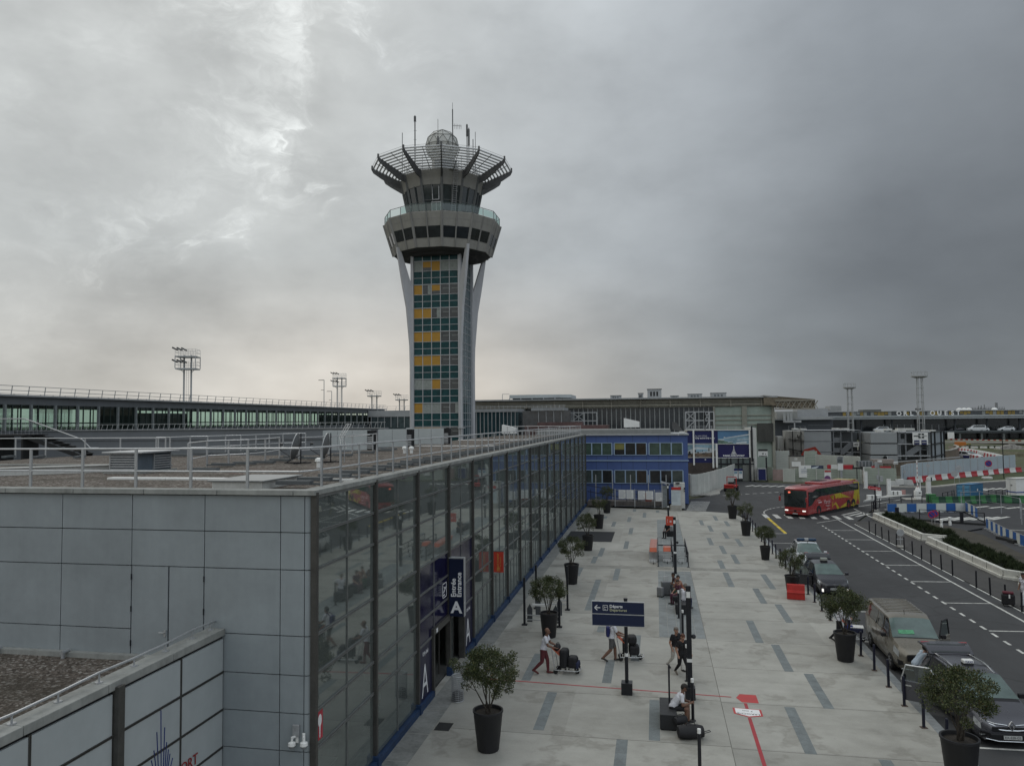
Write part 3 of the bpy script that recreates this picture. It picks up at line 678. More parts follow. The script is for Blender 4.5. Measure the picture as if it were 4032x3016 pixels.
for i,(px,py)in enumerate(((1593,1785),(1620,1785),(1255,1842))):
 v=G(px,py,8.3);o=MB();o.lathe([(.09,0),(.09,.22),(.15,.24),(.13,.34),(.05,.38)],v,10)
 tag(o.build('roof_cowl',m_white,smooth=True),['small white roof cowl on the gravel, left of a matching pair','small white roof cowl on the gravel, right of a matching pair','small white roof cowl on the gravel below the dishes'][i],'cowl','roof cowls')
m_mesh=mat('perforated_dish',(.16,.165,.165),.6,.3,.15,12)
def dish(label,x,y):
 t=thing('satellite_dish',label,'satellite dish',(x,y,8.3))
 b=MB();n=20;pr=[(.02,0),(.2,.02),(.38,.075),(.52,.145),(.56,.17)]
 b.lathe(pr,(0,0,0),n,cap=False);b.v=[tuple(Matrix.Translation((0,0,.66))@Matrix.Rotation(R(-78),4,'Y')@Matrix.Rotation(R(12),4,'X')@Vector(v))for v in b.v]
 rfl=b.build('reflector',m_mesh,t,smooth=True);rfl.modifiers.new('thick','SOLIDIFY').thickness=.012
 rg=MB();Mx=Matrix.Translation((0,0,.66))@Matrix.Rotation(R(-78),4,'Y')@Matrix.Rotation(R(12),4,'X')
 rg.tube([Mx@Vector((.57*math.cos(a),.57*math.sin(a),.172))for a in[i*PI/12 for i in range(25)]],.016,6);rg.build('rim',m_alu,t,smooth=True)
 f=MB();f.tube([Mx@Vector((-.5,0,.14)),Mx@Vector((-.25,0,.75)),Mx@Vector((0,0,.78))],.016,6);f.cyl(Mx@Vector((0,0,.8)),Mx@Vector((0,0,.68)),.04,n=8);f.build('feed_arm',m_black,t)
 s_=MB();s_.cyl((.08,0,0),(.08,0,1.25),.025,n=8);s_.bar((-.6,-.1,.04),(.5,.1,.04),.05);s_.bar((0,-.45,.04),(.1,.45,.04),.05);s_.bar((-.5,-.1,.06),(.05,0,.35),.03);s_.build('stand',m_black,t)
 return t
dish('mesh satellite dish on the gravel roof, left one of the pair',-14.62,29.7)
dish('mesh satellite dish on the gravel roof, right one next to the aerial',-13.65,30.5)
t=thing('tv_aerial','white television aerial on a pole beside the satellite dishes','aerial',(-13.0,30.6,8.3))
MB().cyl((0,0,0),(0,0,1.15),.02,n=8).build('mast',m_galv,t)
b=MB();b.cyl((-.15,0,1.08),(1.05,.25,1.16),.015,n=6)
for i in range(14):p=Vector((.1+.07*i,.02+.016*i,1.1+.005*i));b.cyl(p-Vector((0,.09,0)),p+Vector((0,.09,0)),.012,n=5)
b.build('boom',m_white,t)
b=MB()
for s_ in(1,-1):
 for yy in(-.22,0,.22):b.cyl((-.12,yy,1.1),(-.02 if s_<0 else .2,yy*1.2,1.1+s_*.52),.014,n=5)
 for q_ in(.3,.7,1):b.cyl((-.12+(.32 if s_>0 else .1)*q_,-.26,1.1+s_*.52*q_),(-.12+(.32 if s_>0 else .1)*q_,.26,1.1+s_*.52*q_),.012,n=5)
b.build('reflector',m_white,t)
for lab,x0_,y0_,x1_,y1_ in(('white roof plant screen left of the tower, left-hand block',-20.2,44.2,-16.95,44.9),('white roof plant screen left of the tower, middle block',-18.6,49.5,-16.2,50.1),('white roof plant screen below the foot of the tower',-18.5,55.2,-15.2,55.9)):
 t=thing('plant_screen',lab,'screen',(0,0,0))
 b=MB();n=max(1,round((x1_-x0_)/1.25));h=(x1_-x0_-.35)/n
 for i in range(n):b.box(x0_+h*i+.01,y0_,8.3,x0_+h*(i+1)-.01,y1_,9.5)
 b.build('panels',m_clad2,t)
 b=MB();b.box(x1_-.34,y0_+.02,8.3,x1_,y1_,9.48)
 b.build('grille_backing',m_gap,t);b=MB()
 for i in range(7):b.box(x1_-.33,y0_-.02,8.38+i*.11,x1_-.02,y0_+.03,8.45+i*.11)
 b.build('grille',m_galv,t)
t=thing('roof_stair','dark steel stair with handrail at the left edge of the gravel roof','stair',(0,0,0))
b=MB()
for i in range(9):b.box(-33.6+i*.36,36.0,9.45-i*.13,-33.2+i*.36,37,9.49-i*.13)
b.bar((-33.8,36.0,9.4),(-30.4,36.0,8.33),.05,.22);b.bar((-33.8,37,9.4),(-30.4,37,8.33),.05,.22);b.build('steps',m_dark,t)
b=MB();b.tube([(-36,36,10.35),(-33.8,36,10.35),(-30.2,36,9.2),(-29.7,36,8.75),(-29.2,36,8.75)],.03)
for i in range(14):b.cyl((-36+i*.25,36,9.5),(-36+i*.25,36,10.3),.008,n=4)
b.build('handrail',m_galv,t)
b=MB();b.box(-37,35.8,9.4,-33.6,37.2,9.5);b.box(-33.9,35.9,8.0,-33.8,37,9.4);b.box(-35.5,35.9,8.0,-35.4,37,9.4);b.build('landing',m_dark,t)
TX,TY=-30.85,109.3
t=thing('control_tower','tall airport control tower with teal and orange glazed shaft and flared concrete head','control tower',(TX,TY,0))
m_tconc=mat('tower_concrete',(.30,.29,.265),.8,0,.1,.35,streak=.5,bump=.15)
m_tfin=mat('tower_fin_paint',(.46,.46,.47),.6,0,.08,.3,streak=.4)
m_teal=glossmat('teal_spandrel',(.010,.052,.056),.3,.22)
m_dkwin=glossmat('dark_window',(.02,.024,.027),.08,.6)
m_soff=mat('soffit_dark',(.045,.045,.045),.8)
m_orange=mat('orange_blind',(.40,.215,.03),.6,0,.06,2)
m_curt=mat('pale_curtain',(.26,.28,.26),.8,0,.15,3)
m_twin=glossmat('tower_window',(.045,.05,.052),.1,.6)
HS=3.35;HC=3.62
MB().box(-HS,-HC,0,HS,HC,35.3).build('shaft_core',m_dark,t)
cols=[-HS+HS*2*i/5 for i in range(6)]
zt=34.4;rows=[]
z=34.35
seq=[('T',1.12),('W',1.45)]+[('T',.99),('T',.99),('W',1.45)]*9+[('T',1)]
for k,h in seq:rows.append((k,z-h,z));z-=h
SHOW={0:'cpoww',1:'oxpdd',2:'ooxdd',3:'oooddd',4:'ooodd',5:'ccodd',6:'occdx'}
wi=0
fr=MB();sp=MB();spr=MB()
for k,a,b_ in rows:
 if b_<.5:break
 a=max(a,.2)
 for c in range(5):
  x0,x1=cols[c]+.04,cols[c+1]-.04
  if k=='T':sp.box(x0,-HC-.06,a+.05,x1,-HC-.02,b_-.05)
  else:
   code=SHOW.get(wi,'ooodd')[c]
   o=MB().box(x0,-HC-.05,a+.05,x1,-HC-.02,b_-.05).build('window',{'o':m_orange,'c':m_curt,'w':m_curt}.get(code,m_twin),t)
   if code=='p':MB().box(x0+.02,-HC-.055,a+.55,x1-.02,-HC-.05,b_-.06).build('blind',m_orange,o)
   if code=='x':MB().box(x0+(x1-x0)*.6,-HC-.055,a+.06,x1-.04,-HC-.05,b_-.06).build('curtain',m_curt,o)
   if code=='d':MB().box(x0+.3,-HC-.053,(a+b_)/2+.1,x1-.05,-HC-.05,(a+b_)/2+.16).build('lamp_strip',m_curt,o)
 if k=='W':wi+=1
 if k=='T':sp.build('spandrel',m_teal,t);sp=MB()
 fr.box(-HS,-HC-.11,b_-.03,HS,-HC-.02,b_+.03)
 if k=='W':fr.box(-HS,-HC-.14,b_-.02,HS,-HC-.06,b_+.07)
 for s_ in(1,-1):
  for c in range(6):y0=-HC+HC*2*c/6+.05;y1=-HC+HC*2*(c+1)/6-.05;spr.box(s_*HS,y0,a+.05,s_*(HS+.03),y1,b_-.05)
  fr.box(s_*HS-.02,-HC,b_-.03,s_*HS+.08,HC,b_+.03)
for x in cols:fr.box(x-.045,-HC-.1,0,x+.045,-HC-.02,34.5)
for s_ in(1,-1):
 for c in range(7):yy=-HC+HC*2*c/6;fr.box(s_*HS-.02,yy-.035,0,s_*HS+.06,yy+.035,34.5)
fr.build('mullions',m_tfin,t)
spr.build('side_glazing',glossmat('side_glazing',(.03,.075,.088),.15,.6),t)
for sx_ in(1,-1):
 for sy_ in(1,-1):
  b=MB();b.box(sx_*HS-.02*sx_,sy_*HC-.3,0,sx_*(HS+.32),sy_*HC+.3,34.6);b.build('corner_post',m_tfin,t)
  d=Vector((sx_,sy_,0)).normalized();base=Vector((sx_*(HS+.2),sy_*(HC+.1),0));n=Vector((-d.y,d.x,0))
  prof_o=[(0,.2),(12,.22),(18,.3),(21,.44),(26.5,.98),(30,1.67),(34.4,2.42),(35.1,2.5)]
  v=[];f=[]
  def inner(z):return 0 if z<29.2 else min((z-29.2)/5.4,1)*1.85
  zz=[0,8,14,18,21,24,26.5,29.2,29.8,31,32,33,34.4,35.1]
  def outer(z):
   for(a,ra),(c,rc)in zip(prof_o,prof_o[1:]):
    if a<=z<=c:return ra+(rc-ra)*(z-a)/(c-a)
  for z in zz:
   for r_ in(inner(z),max(outer(z),inner(z)+.36)):
    for q_ in(-.19,.19):v.append(tuple(base+d*r_+n*q_+Vector((0,0,z))))
  for i in range(len(zz)-1):
   o=i*4;p_=o+4
   f+=[(o,o+2,p_+2,p_),(o+1,p_+1,p_+3,o+3),(o,p_,p_+1,o+1),(o+2,o+3,p_+3,p_+2)]
  b=MB();b.add(v,f);b.build('fin',m_tfin,t)
  b=MB();b.box(sx_*HS-.02*sx_,sy_*HC-.24,28.2,sx_*(HS+.42),sy_*HC+.24,34.4);b.build('fin_inner_leg',m_tfin,t)
  if sy_<0:
   b=MB();b.box(sx_*(HS+.5)-.5,sy_*HC-.75,9.0,sx_*(HS+.5)+.5,sy_*HC-.2,9.12);b.cyl((sx_*(HS+.5),sy_*HC-.45,8),(sx_*(HS+.5),sy_*HC-.45,9),.2,n=10);b.build('floodlight_bracket',m_galv,t)
NS=12;A0=R(15)
def ringpt(r,k,z,tt=0.0):
 a=A0+2*PI*k/NS;a2=A0+2*PI*(k+1)/NS
 p=Vector((r*math.cos(a),r*math.sin(a),z));q_=Vector((r*math.cos(a2),r*math.sin(a2),z));return p.lerp(q_,tt)
def facet(mb,r0_,z0_,r1_,z1_,k,t0,t1,off=0,m=None):
 a,b_=ringpt(r0_+off,k,z0_,t0),ringpt(r0_+off,k,z0_,t1);c,d_=ringpt(r1_+off,k,z1_,t1),ringpt(r1_+off,k,z1_,t0)
 mb.quad(a,b_,c,d_,m)
RB0,ZB0,RB1,ZB1=7.25,34.55,8.7,39.15
b=MB()
b.lathe([(RB0-.1,ZB0),(RB0,ZB0),(RB1,ZB1),(RB1,ZB1+.12),(RB1-.3,ZB1+.12),(RB1-.3,ZB1-.1),(0.5,ZB1-.1)],(0,0,0),NS,cap=False)
b.v=[tuple(Matrix.Rotation(A0,4,'Z')@Vector(v))for v in b.v];b.build('lower_drum',m_tconc,t)
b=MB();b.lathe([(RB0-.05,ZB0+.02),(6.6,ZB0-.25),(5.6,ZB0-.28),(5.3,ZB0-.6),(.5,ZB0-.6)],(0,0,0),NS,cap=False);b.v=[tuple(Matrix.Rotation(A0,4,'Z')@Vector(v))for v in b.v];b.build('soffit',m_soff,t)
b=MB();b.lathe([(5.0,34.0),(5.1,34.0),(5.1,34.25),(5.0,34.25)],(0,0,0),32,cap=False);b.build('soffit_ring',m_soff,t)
fr=MB()
lp=lambda f_:(RB0+(RB1-RB0)*f_,ZB0+(ZB1-ZB0)*f_)
for k in range(NS):
 for(ta,tb)in((.055,.475),(.525,.945)):
  w_=MB();(ra,za),(rb,zb)=lp(.265),lp(.60);facet(w_,ra,za,rb,zb,k,ta,tb,.035);w_.build('window',m_dkwin,t)
 (ra,za),(rb,zb)=lp(0),lp(1)
 for tt,wd in((0,.30),(.5,.16)):
  p,q_=ringpt(ra+.05,k,za,tt),ringpt(rb+.05,k,zb,tt);fr.bar(p,q_+Vector((0,0,.1)),wd,.22,ref=(p.x,p.y,0))
 for f_ in(.82,):(r_,z_)=lp(f_);fr.bar(ringpt(r_+.01,k,z_),ringpt(r_+.01,k+1,z_),.02,.05)
fr.build('drum_ribs',mat('tower_rib',(.25,.245,.235),.7,0,.1,.4),t)
gl=MB();pr_=MB();r_=RB1-.12
for k in range(NS):
 for tt in(0,.5):p=ringpt(r_,k,ZB1+.1,tt);pr_.bar(p,p+Vector((0,0,1.15)),.07)
 pr_.bar(ringpt(r_,k,ZB1+1.25),ringpt(r_,k+1,ZB1+1.25),.07,.06)
 for ta,tb in((.02,.48),(.52,.98)):gl.quad(ringpt(r_,k,ZB1+.2,ta),ringpt(r_,k,ZB1+.2,tb),ringpt(r_,k,ZB1+1.15,tb),ringpt(r_,k,ZB1+1.15,ta))
pr_.build('balustrade',mat('balustrade_green_grey',(.11,.14,.135),.5),t);gl.build('balustrade_glass',glassmat('greenish_glass',(.50,.66,.62),.10,.8),t)
RC0,ZC0,RC1,ZC1,RC2,ZC2=4.75,39.2,5.75,43.9,6.2,46.0
rot=Matrix.Rotation(A0,4,'Z')
b=MB();b.lathe([(RC0,ZC0),(4.82,39.75),(4.82,39.75)],(0,0,0),NS,cap=False);b.lathe([(RC1,ZC1),(RC2,ZC2),(RC2-.4,ZC2+.05),(.5,ZC2+.05)],(0,0,0),NS,cap=False)
b.v=[tuple(rot@Vector(v))for v in b.v];b.build('cab_wall',m_tconc,t)
b=MB();b.lathe([(4.72,39.7),(5.62,43.95)],(0,0,0),NS,cap=False);b.v=[tuple(rot@Vector(v))for v in b.v];b.build('cab_core',m_dark,t)
fr=MB()
for k in range(NS):
 for ta,tb in((.05,.48),(.52,.95)):
  w_=MB();facet(w_,4.86,39.8,5.71,43.85,k,ta,tb,0);w_.build('cab_window',glossmat('cab_window',(.028,.038,.042),.06,.7),t)
 for tt,wd in((0,.34),(.5,.12)):
  p,q_=ringpt(4.80,k,39.3,tt),ringpt(5.80,k,43.95,tt);fr.bar(p,q_,wd,.3,ref=(p.x,p.y,0))
 fr.bar(ringpt(5.3,k,41.8),ringpt(5.3,k+1,41.8),.05,.07)
 p,q_=ringpt(5.78,k,43.9),ringpt(6.25,k,46.0);fr.bar(p,q_,.3,.25,ref=(p.x,p.y,0))
fr.build('cab_mullions',mat('cab_mullion',(.13,.135,.135),.6),t)
dk=MB();facet(dk,4.95,39.3,5.35,41.4,8,.46,.94,.06);
tf=MB()
for tt in(.46,.70,.94):tf.bar(ringpt(5.04,8,39.3,tt),ringpt(5.44,8,41.4,tt),.12,.1)
tf.bar(ringpt(5.44,8,41.4,.44),ringpt(5.44,8,41.4,.96),.1,.1);tf.bar(ringpt(5.75,8,43.6,.52),ringpt(5.5,8,41.75,.52),.1);tf.bar(ringpt(5.75,8,43.6,.85),ringpt(5.5,8,41.75,.85),.1);tf.bar(ringpt(5.52,8,41.75,.52),ringpt(5.52,8,41.75,.85),.1)
do=tf.build('balcony_door',m_tfin,t);dk.build('pane',glossmat('door_pane',(.10,.14,.15),.06,.7),do)
b=MB();la,lb=ringpt(5.15,9,39.3,.62),ringpt(6.85,9,47.2,.62);sd_=(ringpt(5,9,0,.9)-ringpt(5,9,0,.2)).normalized()*.28
b.bar(la-sd_,lb-sd_,.07);b.bar(la+sd_,lb+sd_,.07)
for i in range(27):p=la.lerp(lb,(i+.5)/27);b.bar(p-sd_,p+sd_,.05)
for i in range(12,27,3):p=la.lerp(lb,i/27);q_=Vector((p.x,p.y,0)).normalized()*.7;b.tube([p-sd_,p-sd_*1.2+q_*.7,p+q_,p+sd_*1.2+q_*.7,p+sd_],.025,5)
b.build('ladder',mat('ladder_steel',(.30,.30,.30),.5,.3),t)
RO,ZO=10.45,47.75;RI,ZI=6.3,45.75
m_arm=mat('canopy_arm',(.10,.10,.102),.55,0,.15,.5)
for k in range(NS):
 b=MB();a=A0+2*PI*k/NS;d=Vector((math.cos(a),math.sin(a),0));n=Vector((-d.y,d.x,0))*.085
 poly=[(RI-.15,ZI+.1),(RO,ZO+.05),(RO+.1,ZO-.15),(RO-.15,ZO-.62),(9.2,46.35),(7.3,45.15),(6.1,44.85)]
 b.extr([tuple(d*r_+n+Vector((0,0,z_)))for r_,z_ in poly],-2*n);b.build('canopy_arm',m_arm,t)
 tb=MB()
 for i in range(9):
  f_=.06+i*.112;r_=RI+(RO-RI)*f_;z_=ZI+(ZO-ZI)*f_+.17
  tb.cyl(ringpt(r_,k,z_,.015),ringpt(r_,k,z_,.985),.125,n=8)
 tb.build('sunshade_tubes',mat('sunshade_white',(.62,.63,.64),.5,0,.05),t)
 th=MB();th.bar(ringpt(RI,k,ZI+.05,.5),ringpt(RO,k,ZO+.05,.5),.06);th.tube([ringpt(RO,k,ZO+.35,0),ringpt(RO,k,ZO+.35,1)],.02,5);th.bar(ringpt(RO,k,ZO-.1),ringpt(RO,k,ZO+.5),.22,.22);th.build('canopy_tie',m_arm,t)
b=MB();b.lathe([(1.6,46.0),(1.6,49.2)],(0,0,0),12);b.build('radome_base',m_tconc,t)
bm_=bmesh.new();bmesh.ops.create_icosphere(bm_,subdivisions=2,radius=2.5)
bmesh.ops.translate(bm_,verts=bm_.verts,vec=(0,0,51.35));cut=[v for v in bm_.verts if v.co.z<49.2];bmesh.ops.delete(bm_,geom=cut,context='VERTS')
me=bpy.data.meshes.new('radome');bm_.to_mesh(me);rb=MB();ed_=[(bm_.verts,e)for e in()]
me.materials.append(mat('radome_panel',(.52,.52,.49),.6,0,.07,.5));ro=bpy.data.objects.new('radome',me);COL.objects.link(ro);ro.parent=t
for e in me.edges:
 a,c=me.vertices[e.vertices[0]].co,me.vertices[e.vertices[1]].co;ctr=Vector((0,0,51.35));rb.bar(ctr+(a-ctr)*1.012,ctr+(c-ctr)*1.012,.05)
rb.build('radome_ribs',mat('radome_rib',(.17,.17,.16),.7),ro);bm_.free()
b=MB()
for k in range(NS):
 for tt in(0,.33,.66):p=ringpt(5.6,k,46.0,tt);b.bar(p,p+Vector((0,0,2.3 if tt==0 else 1.1)),.06)
 b.bar(ringpt(5.6,k,47.1),ringpt(5.6,k+1,47.1),.05);b.bar(ringpt(5.6,k,46.6),ringpt(5.6,k+1,46.6),.04)
b.build('roof_railing',m_arm,t)
b=MB().box(.4,-5.5,46.0,3.4,-4.2,47.4).build('roof_cabin',mat('roof_cabin',(.10,.11,.115),.6),t)
def mast(x,y,z0_,z1_,r_,name='aerial',fat=None,cross=0):
 b=MB();b.cyl((x,y,z0_),(x,y,z1_),r_,n=6)
 if fat:b.cyl((x,y,fat[0]),(x,y,fat[1]),r_*2,n=8)
 for i in range(cross):zz_=z0_+(z1_-z0_)*(.3+.15*i);b.bar((x-.2,y,zz_),(x+.25,y,zz_),.03)
 b.build(name,m_arm,t)
mast(-3.15,-3.5,46,55.0,.09,fat=(54.2,54.9),cross=5);mast(-5.1,-3.5,46,52.6,.05);mast(2.5,-3.2,46,55.6,.08);mast(2.5,-3.2,55,56.6,.03)
mast(4.6,-3.0,46,53.3,.07,fat=(51.5,53.2));mast(4.95,-3.3,46,52.6,.07,fat=(50,52.4));mast(5.5,-3,46,51,.06);mast(.1,-2.6,49,54.6,.035,fat=None);mast(.1,-2.62,50.5,52.0,.13);mast(5.75,-2.6,46,52.2,.04)
b=MB();b.bar((2.5,-3.2,53.2),(3.9,-3.4,52.9),.05)
for i in range(5):b.bar((2.8+i*.24,-3.3,53.15-i*.05+.25),(2.85+i*.24,-3.3,52.6-i*.02),.035)
b.build('yagi_aerial',m_arm,t)
gm=glassmat('gallery_glass',(.66,.80,.75),.05,.45)
t=thing('pier_gallery','long glazed pier gallery with flat grey roof and railing running behind the tower','building',(0,0,0))
m_gal=mat('gallery_fascia',(.135,.145,.155),.6,0,.1,.3,streak=.3)
m_galr=mat('gallery_edge',(.33,.34,.345),.6,0,.1,.4)
GX,GY0,GY1=-90.0,60.0,246.0
MB().box(GX-22,GY0,12.95,GX,GY1,14.1).build('roof_fascia',m_gal,t);MB().box(GX-22.3,GY0,14.1,GX+.5,GY1+.5,14.35).build('roof_slab',m_galr,t)
MB().box(GX-22,GY0,7.4,GX,GY1,9.2).build('floor_slab',m_gal,t);MB().box(GX-21.5,GY0,-.2,GX-.5,GY1,7.4).build('lower_storey',mat('gallery_lower',(.12,.13,.14),.7,0,.1,.3),t)
b=MB();b2=MB();y=GY0;i=0
rr=random.Random(5)
opq=MB()
while y<GY1-1:
 L_=4.6
 b.quad((GX-.1,y,9.2),(GX-.1,y+L_,9.2),(GX-.1,y+L_,12.95),(GX-.1,y,12.95));b.quad((GX-20.5,y,9.2),(GX-20.5,y+L_,9.2),(GX-20.5,y+L_,12.95),(GX-20.5,y,12.95))
 y+=L_;i+=1
b.build('window',gm,t)
cm=mat('gallery_column',(.20,.22,.22),.6);fm=mat('gallery_frame',(.03,.045,.042),.5)
y=GY0;n=0
CB=MB().box(-.17,-.17,9.2,.17,.17,12.95).mesh('column');CB.materials.append(cm)
while y<GY1:
 o=bpy.data.objects.new('column',CB);COL.objects.link(o);o.parent=t;o.location=(GX+.15,y,0)
 b2.box(GX-.2,y+1.45,9.2,GX-.02,y+1.57,12.95);b2.box(GX-.2,y+3.0,9.2,GX-.02,y+3.12,12.95);b2.box(GX-20.6,y+.9,9.2,GX-20.45,y+1.05,12.95)
 y+=4.6;n+=1
b2.box(GX-.2,GY0,10.15,GX-.05,GY1,10.25);b2.box(GX-20.6,GY0,10.3,GX-20.4,GY1,10.42);b2.build('window_frames',fm,t)
blk=MB()
for a,c,h in((114,122,12.95),(122,137,12.0),(200,246,12.2)):blk.box(GX-2.6,a,9.2,GX-1.4,c,h)
blk.build('inner_rooms',mat('gallery_room',(.035,.037,.036),.7),t)
b=MB();b3=MB();y=GY0
while y<GY1:
 b.bar((GX+.35,y,14.35),(GX+.55,y,15.6),.09);b3.bar((GX-22,y,14.35),(GX-22.2,y,15.6),.09);y+=3.0
for z in(14.95,15.6):b.bar((GX+.45,GY0,z),(GX+.45,GY1,z),.08);b3.bar((GX-22.1,GY0,z),(GX-22.1,GY1,z),.08)
b.build('roof_railing',m_galv,t);b3.build('roof_railing',m_galv,t)
t=thing('link_building','low grey glazed link building joining the pier to the tower foot','building',(0,0,0))
p0=atY(1505,1611,232);p1=atY(1640,1611,232)
MB().box(p0.x-4,230,11.6,-62,250,13.6).build('roof_band',m_galr,t);MB().box(p0.x-3,230.3,0,-62,249,11.6).build('glazing',glossmat('link_glass',(.06,.08,.085),.1),t)
b=MB();x=p0.x-3
while x<-62:b.box(x-.1,230.1,8.2,x+.1,230.3,11.6);x+=2.2
b.build('mullions',m_galr,t)
b=MB();x=p0.x-4
while x<-62:b.bar((x,230.4,13.6),(x+.3,230.4,14.9),.09);x+=3
for z in(14.2,14.9):b.bar((p0.x-4,230.4,z),(-62,230.4,z),.08)
b.build('roof_railing',m_galv,t)
t=thing('terrace_wall','long plain slate-grey wall with slanted railing in front of the glazed gallery','wall',(0,0,0))
MB().prism([(-92,94),(-35.5,97),(-35.5,98.5),(-92,95.5)],0,9.15).build('wall_face',mat('slate_grey_wall',(.155,.165,.18),.7,0,.08,.12,streak=.4),t)
MB().prism([(-92,93.8),(-35.5,96.8),(-35.5,98.6),(-92,95.6)],9.15,9.22).build('coping',m_galr,t)
MB().prism([(-92,93.9),(-35.5,96.9),(-35.5,97),(-92,94)],7.7,7.85).build('string_course',mat('slate_grey_line',(.12,.125,.135),.7),t)
b=MB()
for i in range(72):x=-91.5+i*.78;yy=94.3+3*(x+92)/56.5;b.bar((x-.1,yy,9.2),(x+.12,yy,9.95),.05)
b.bar((-92,94.4,9.97),(-35.5,97.4,9.97),.06);b.build('railing',m_galv,t)
m_mast=mat('mast_steel',(.36,.37,.37),.5,.3,.08,.5)
def platform_mast(label,px,ytop,ybase,Y,w,tiers=2):
 pt,pb=atY(px,ytop,Y),atY(px,ybase,Y)
 t=thing('floodlight_mast',label,'floodlight mast',(pt.x,Y,0),R(18))
 zt=pt.z;h=w
 b=MB()
 for s_ in(-.18,.18):b.cyl((s_*w,0,0),(s_*w,0,zt-.35*h),.09*w/2,n=8)
 b.tube([(-.42*w,0,zt-.35*h*tiers*.62),(-.18*w,0,zt-.55*h*tiers*.75)],.05);b.build('column',m_mast,t)
 fl=MB();zs=[zt-.42*h,zt-1.05*h][:tiers]
 for z in zs:
  fl.box(-.5*w,-.45*w,z-.06*h,.5*w,.45*w,z)
 fl.build('platform',m_mast,t)
 rl=MB()
 for z in zs:
  for q_ in(.18,.34):
   for(a,c)in(((-.5,-.45),(.5,-.45)),((.5,-.45),(.5,.45)),((.5,.45),(-.5,.45)),((-.5,.45),(-.5,-.45))):rl.bar((a[0]*w,a[1]*w,z+q_*h),(c[0]*w,c[1]*w,z+q_*h),.05)
  for i in range(7):
   for yy in(-.45,.45):rl.bar((-.5*w+i*w/6,yy*w,z),(-.5*w+i*w/6,yy*w,z+.34*h),.045)
 if tiers==2:
  for a in(-.5,.5):
   for c in(-.45,.45):rl.bar((a*w,c*w,zs[1]),(a*w,c*w,zs[0]),.14)
 zz=0
 while zz<zs[-1]:rl.bar((-.06*w,-.05,zz),(.06*w,-.05,zz),.04);zz+=.5
 rl.bar((-.06*w,-.05,0),(-.06*w,-.05,zs[-1]),.05);rl.bar((.06*w,-.05,0),(.06*w,-.05,zs[-1]),.05)
 rl.bar((-.4*w,0,zs[-1]),(-.18*w,0,zs[-1]-.22*h),.1);rl.bar((.4*w,0,zs[-1]),(.18*w,0,zs[-1]-.22*h),.1)
 rl.build('railing',m_mast,t)
 for z in zs:
  for i in range(3):
   l=MB();l.obox((0,0,0),(.3*w*.9,.22*w,.07*w),M=Matrix.Translation((-.55*w+i*.19*w,-.3*w+i*.12*w,z+.37*h))@Matrix.Rotation(R(28),4,'Y'));l.build('floodlight',m_black,t)
 return t
platform_mast('tall twin-leg floodlight mast with two railed platforms, nearest one left of the tower',740,1372,1580,150,4.2)
platform_mast('smaller twin-leg floodlight mast with two platforms beside two thin lamp posts',1337,1468,1605,235,4.1)
platform_mast('wide low floodlight mast with one platform left of the tower',1474,1536,1605,280,5.2,1)
platform_mast('floodlight mast with one platform partly hidden behind the tower',1582,1552,1605,300,5.2,1)
t=bpy.data.objects[-1]
def lamp_post(label,px,ytop,Y):
 p=atY(px,ytop,Y);t=thing('lamp_post',label,'lamp post',(p.x,Y,0))
 MB().cyl((0,0,0),(0,0,p.z),.14,.1,n=8).build('column',m_mast,t);b=MB();b.obox((-.8,0,p.z-.05),(1.6,.4,.14),0);b.build('lamp_head',m_black,t)
 MB().obox((-.45,0,p.z-2.8),(.9,.3,.1)).build('lamp_head',m_black,t)
lamp_post('thin twin-head lamp post left of the smaller platform mast',1276,1496,200)
lamp_post('shorter thin lamp post just left of the smaller platform mast',1306,1540,230)
def Yx(px,Y):return atY(px,1650,Y).x
def Yz(px,py,Y):return atY(px,py,Y).z
JY=150.0
t=thing('junction_building','long construction building with beige roof edge, dark ribbed glazing and mint panels','building',(0,0,0))
xa,xb,xe=Yx(1860,JY),Yx(3048,JY),Yx(3205,JY)
m_beige=mat('beige_fascia',(.27,.265,.225),.75,0,.14,.25,streak=.3);m_beige2=mat('beige_steel',(.27,.25,.205),.6,0,.15,.5)
zr=Yz(2400,1573,JY);zf=Yz(2400,1606,JY)
MB().box(xa,JY-.5,zf,xb,JY+45,zr).build('roof_fascia',m_beige,t)
b=MB();b.box(xa,JY-1.5,zr-.05,xb+.5,JY+45,zr+.22);b.build('roof_edge',m_galr,t)
b=MB()
for z in(zf+.35,zf+.95,zf+1.25):b.bar((xa,JY-.8,z),(xb,JY-.8,z),.14)
x=xa
while x<xb:b.bar((x,JY-.8,zf),(x,JY-.8,zr),.2);x+=5.6
b.build('scaffold_rails',m_beige2,t)
MB().box(xa,JY,-.2,xb,JY+44,zf).build('glazing',glossmat('junction_glazing',(.04,.046,.052),.15,.5),t)
rb=MB();x=Yx(2040,JY);xm=Yx(2811,JY)
while x<xm:rb.box(x-.09,JY-.25,0,x+.09,JY-.02,zf);x+=.92 if x>Yx(2250,JY)else 1.4
rb.build('glazing_ribs',mat('rib_grey',(.26,.27,.27),.6),t)
pn=MB();m_mint=mat('mint_board',(.30,.355,.315),.7,0,.1,.3,streak=.3)
pn.box(xm,JY-.4,-.2,xb,JY-.05,zf-.1);pn.build('hoarding_panels',m_mint,t)
b=MB();
for py in(1636,1653,1672):z=Yz(2900,py,JY);b.box(xm,JY-.55,z-.09,xb,JY-.41,z+.09)
xc=Yx(2930,JY);b.box(xc-.45,JY-.75,-.2,xc+.45,JY-.42,zf);b.box(xb-.5,JY-.75,-.2,xb,JY-.42,zf);b.box(xm-.2,JY-.75,-.2,xm+.2,JY-.42,zf)
b.build('panel_battens',m_beige,t)
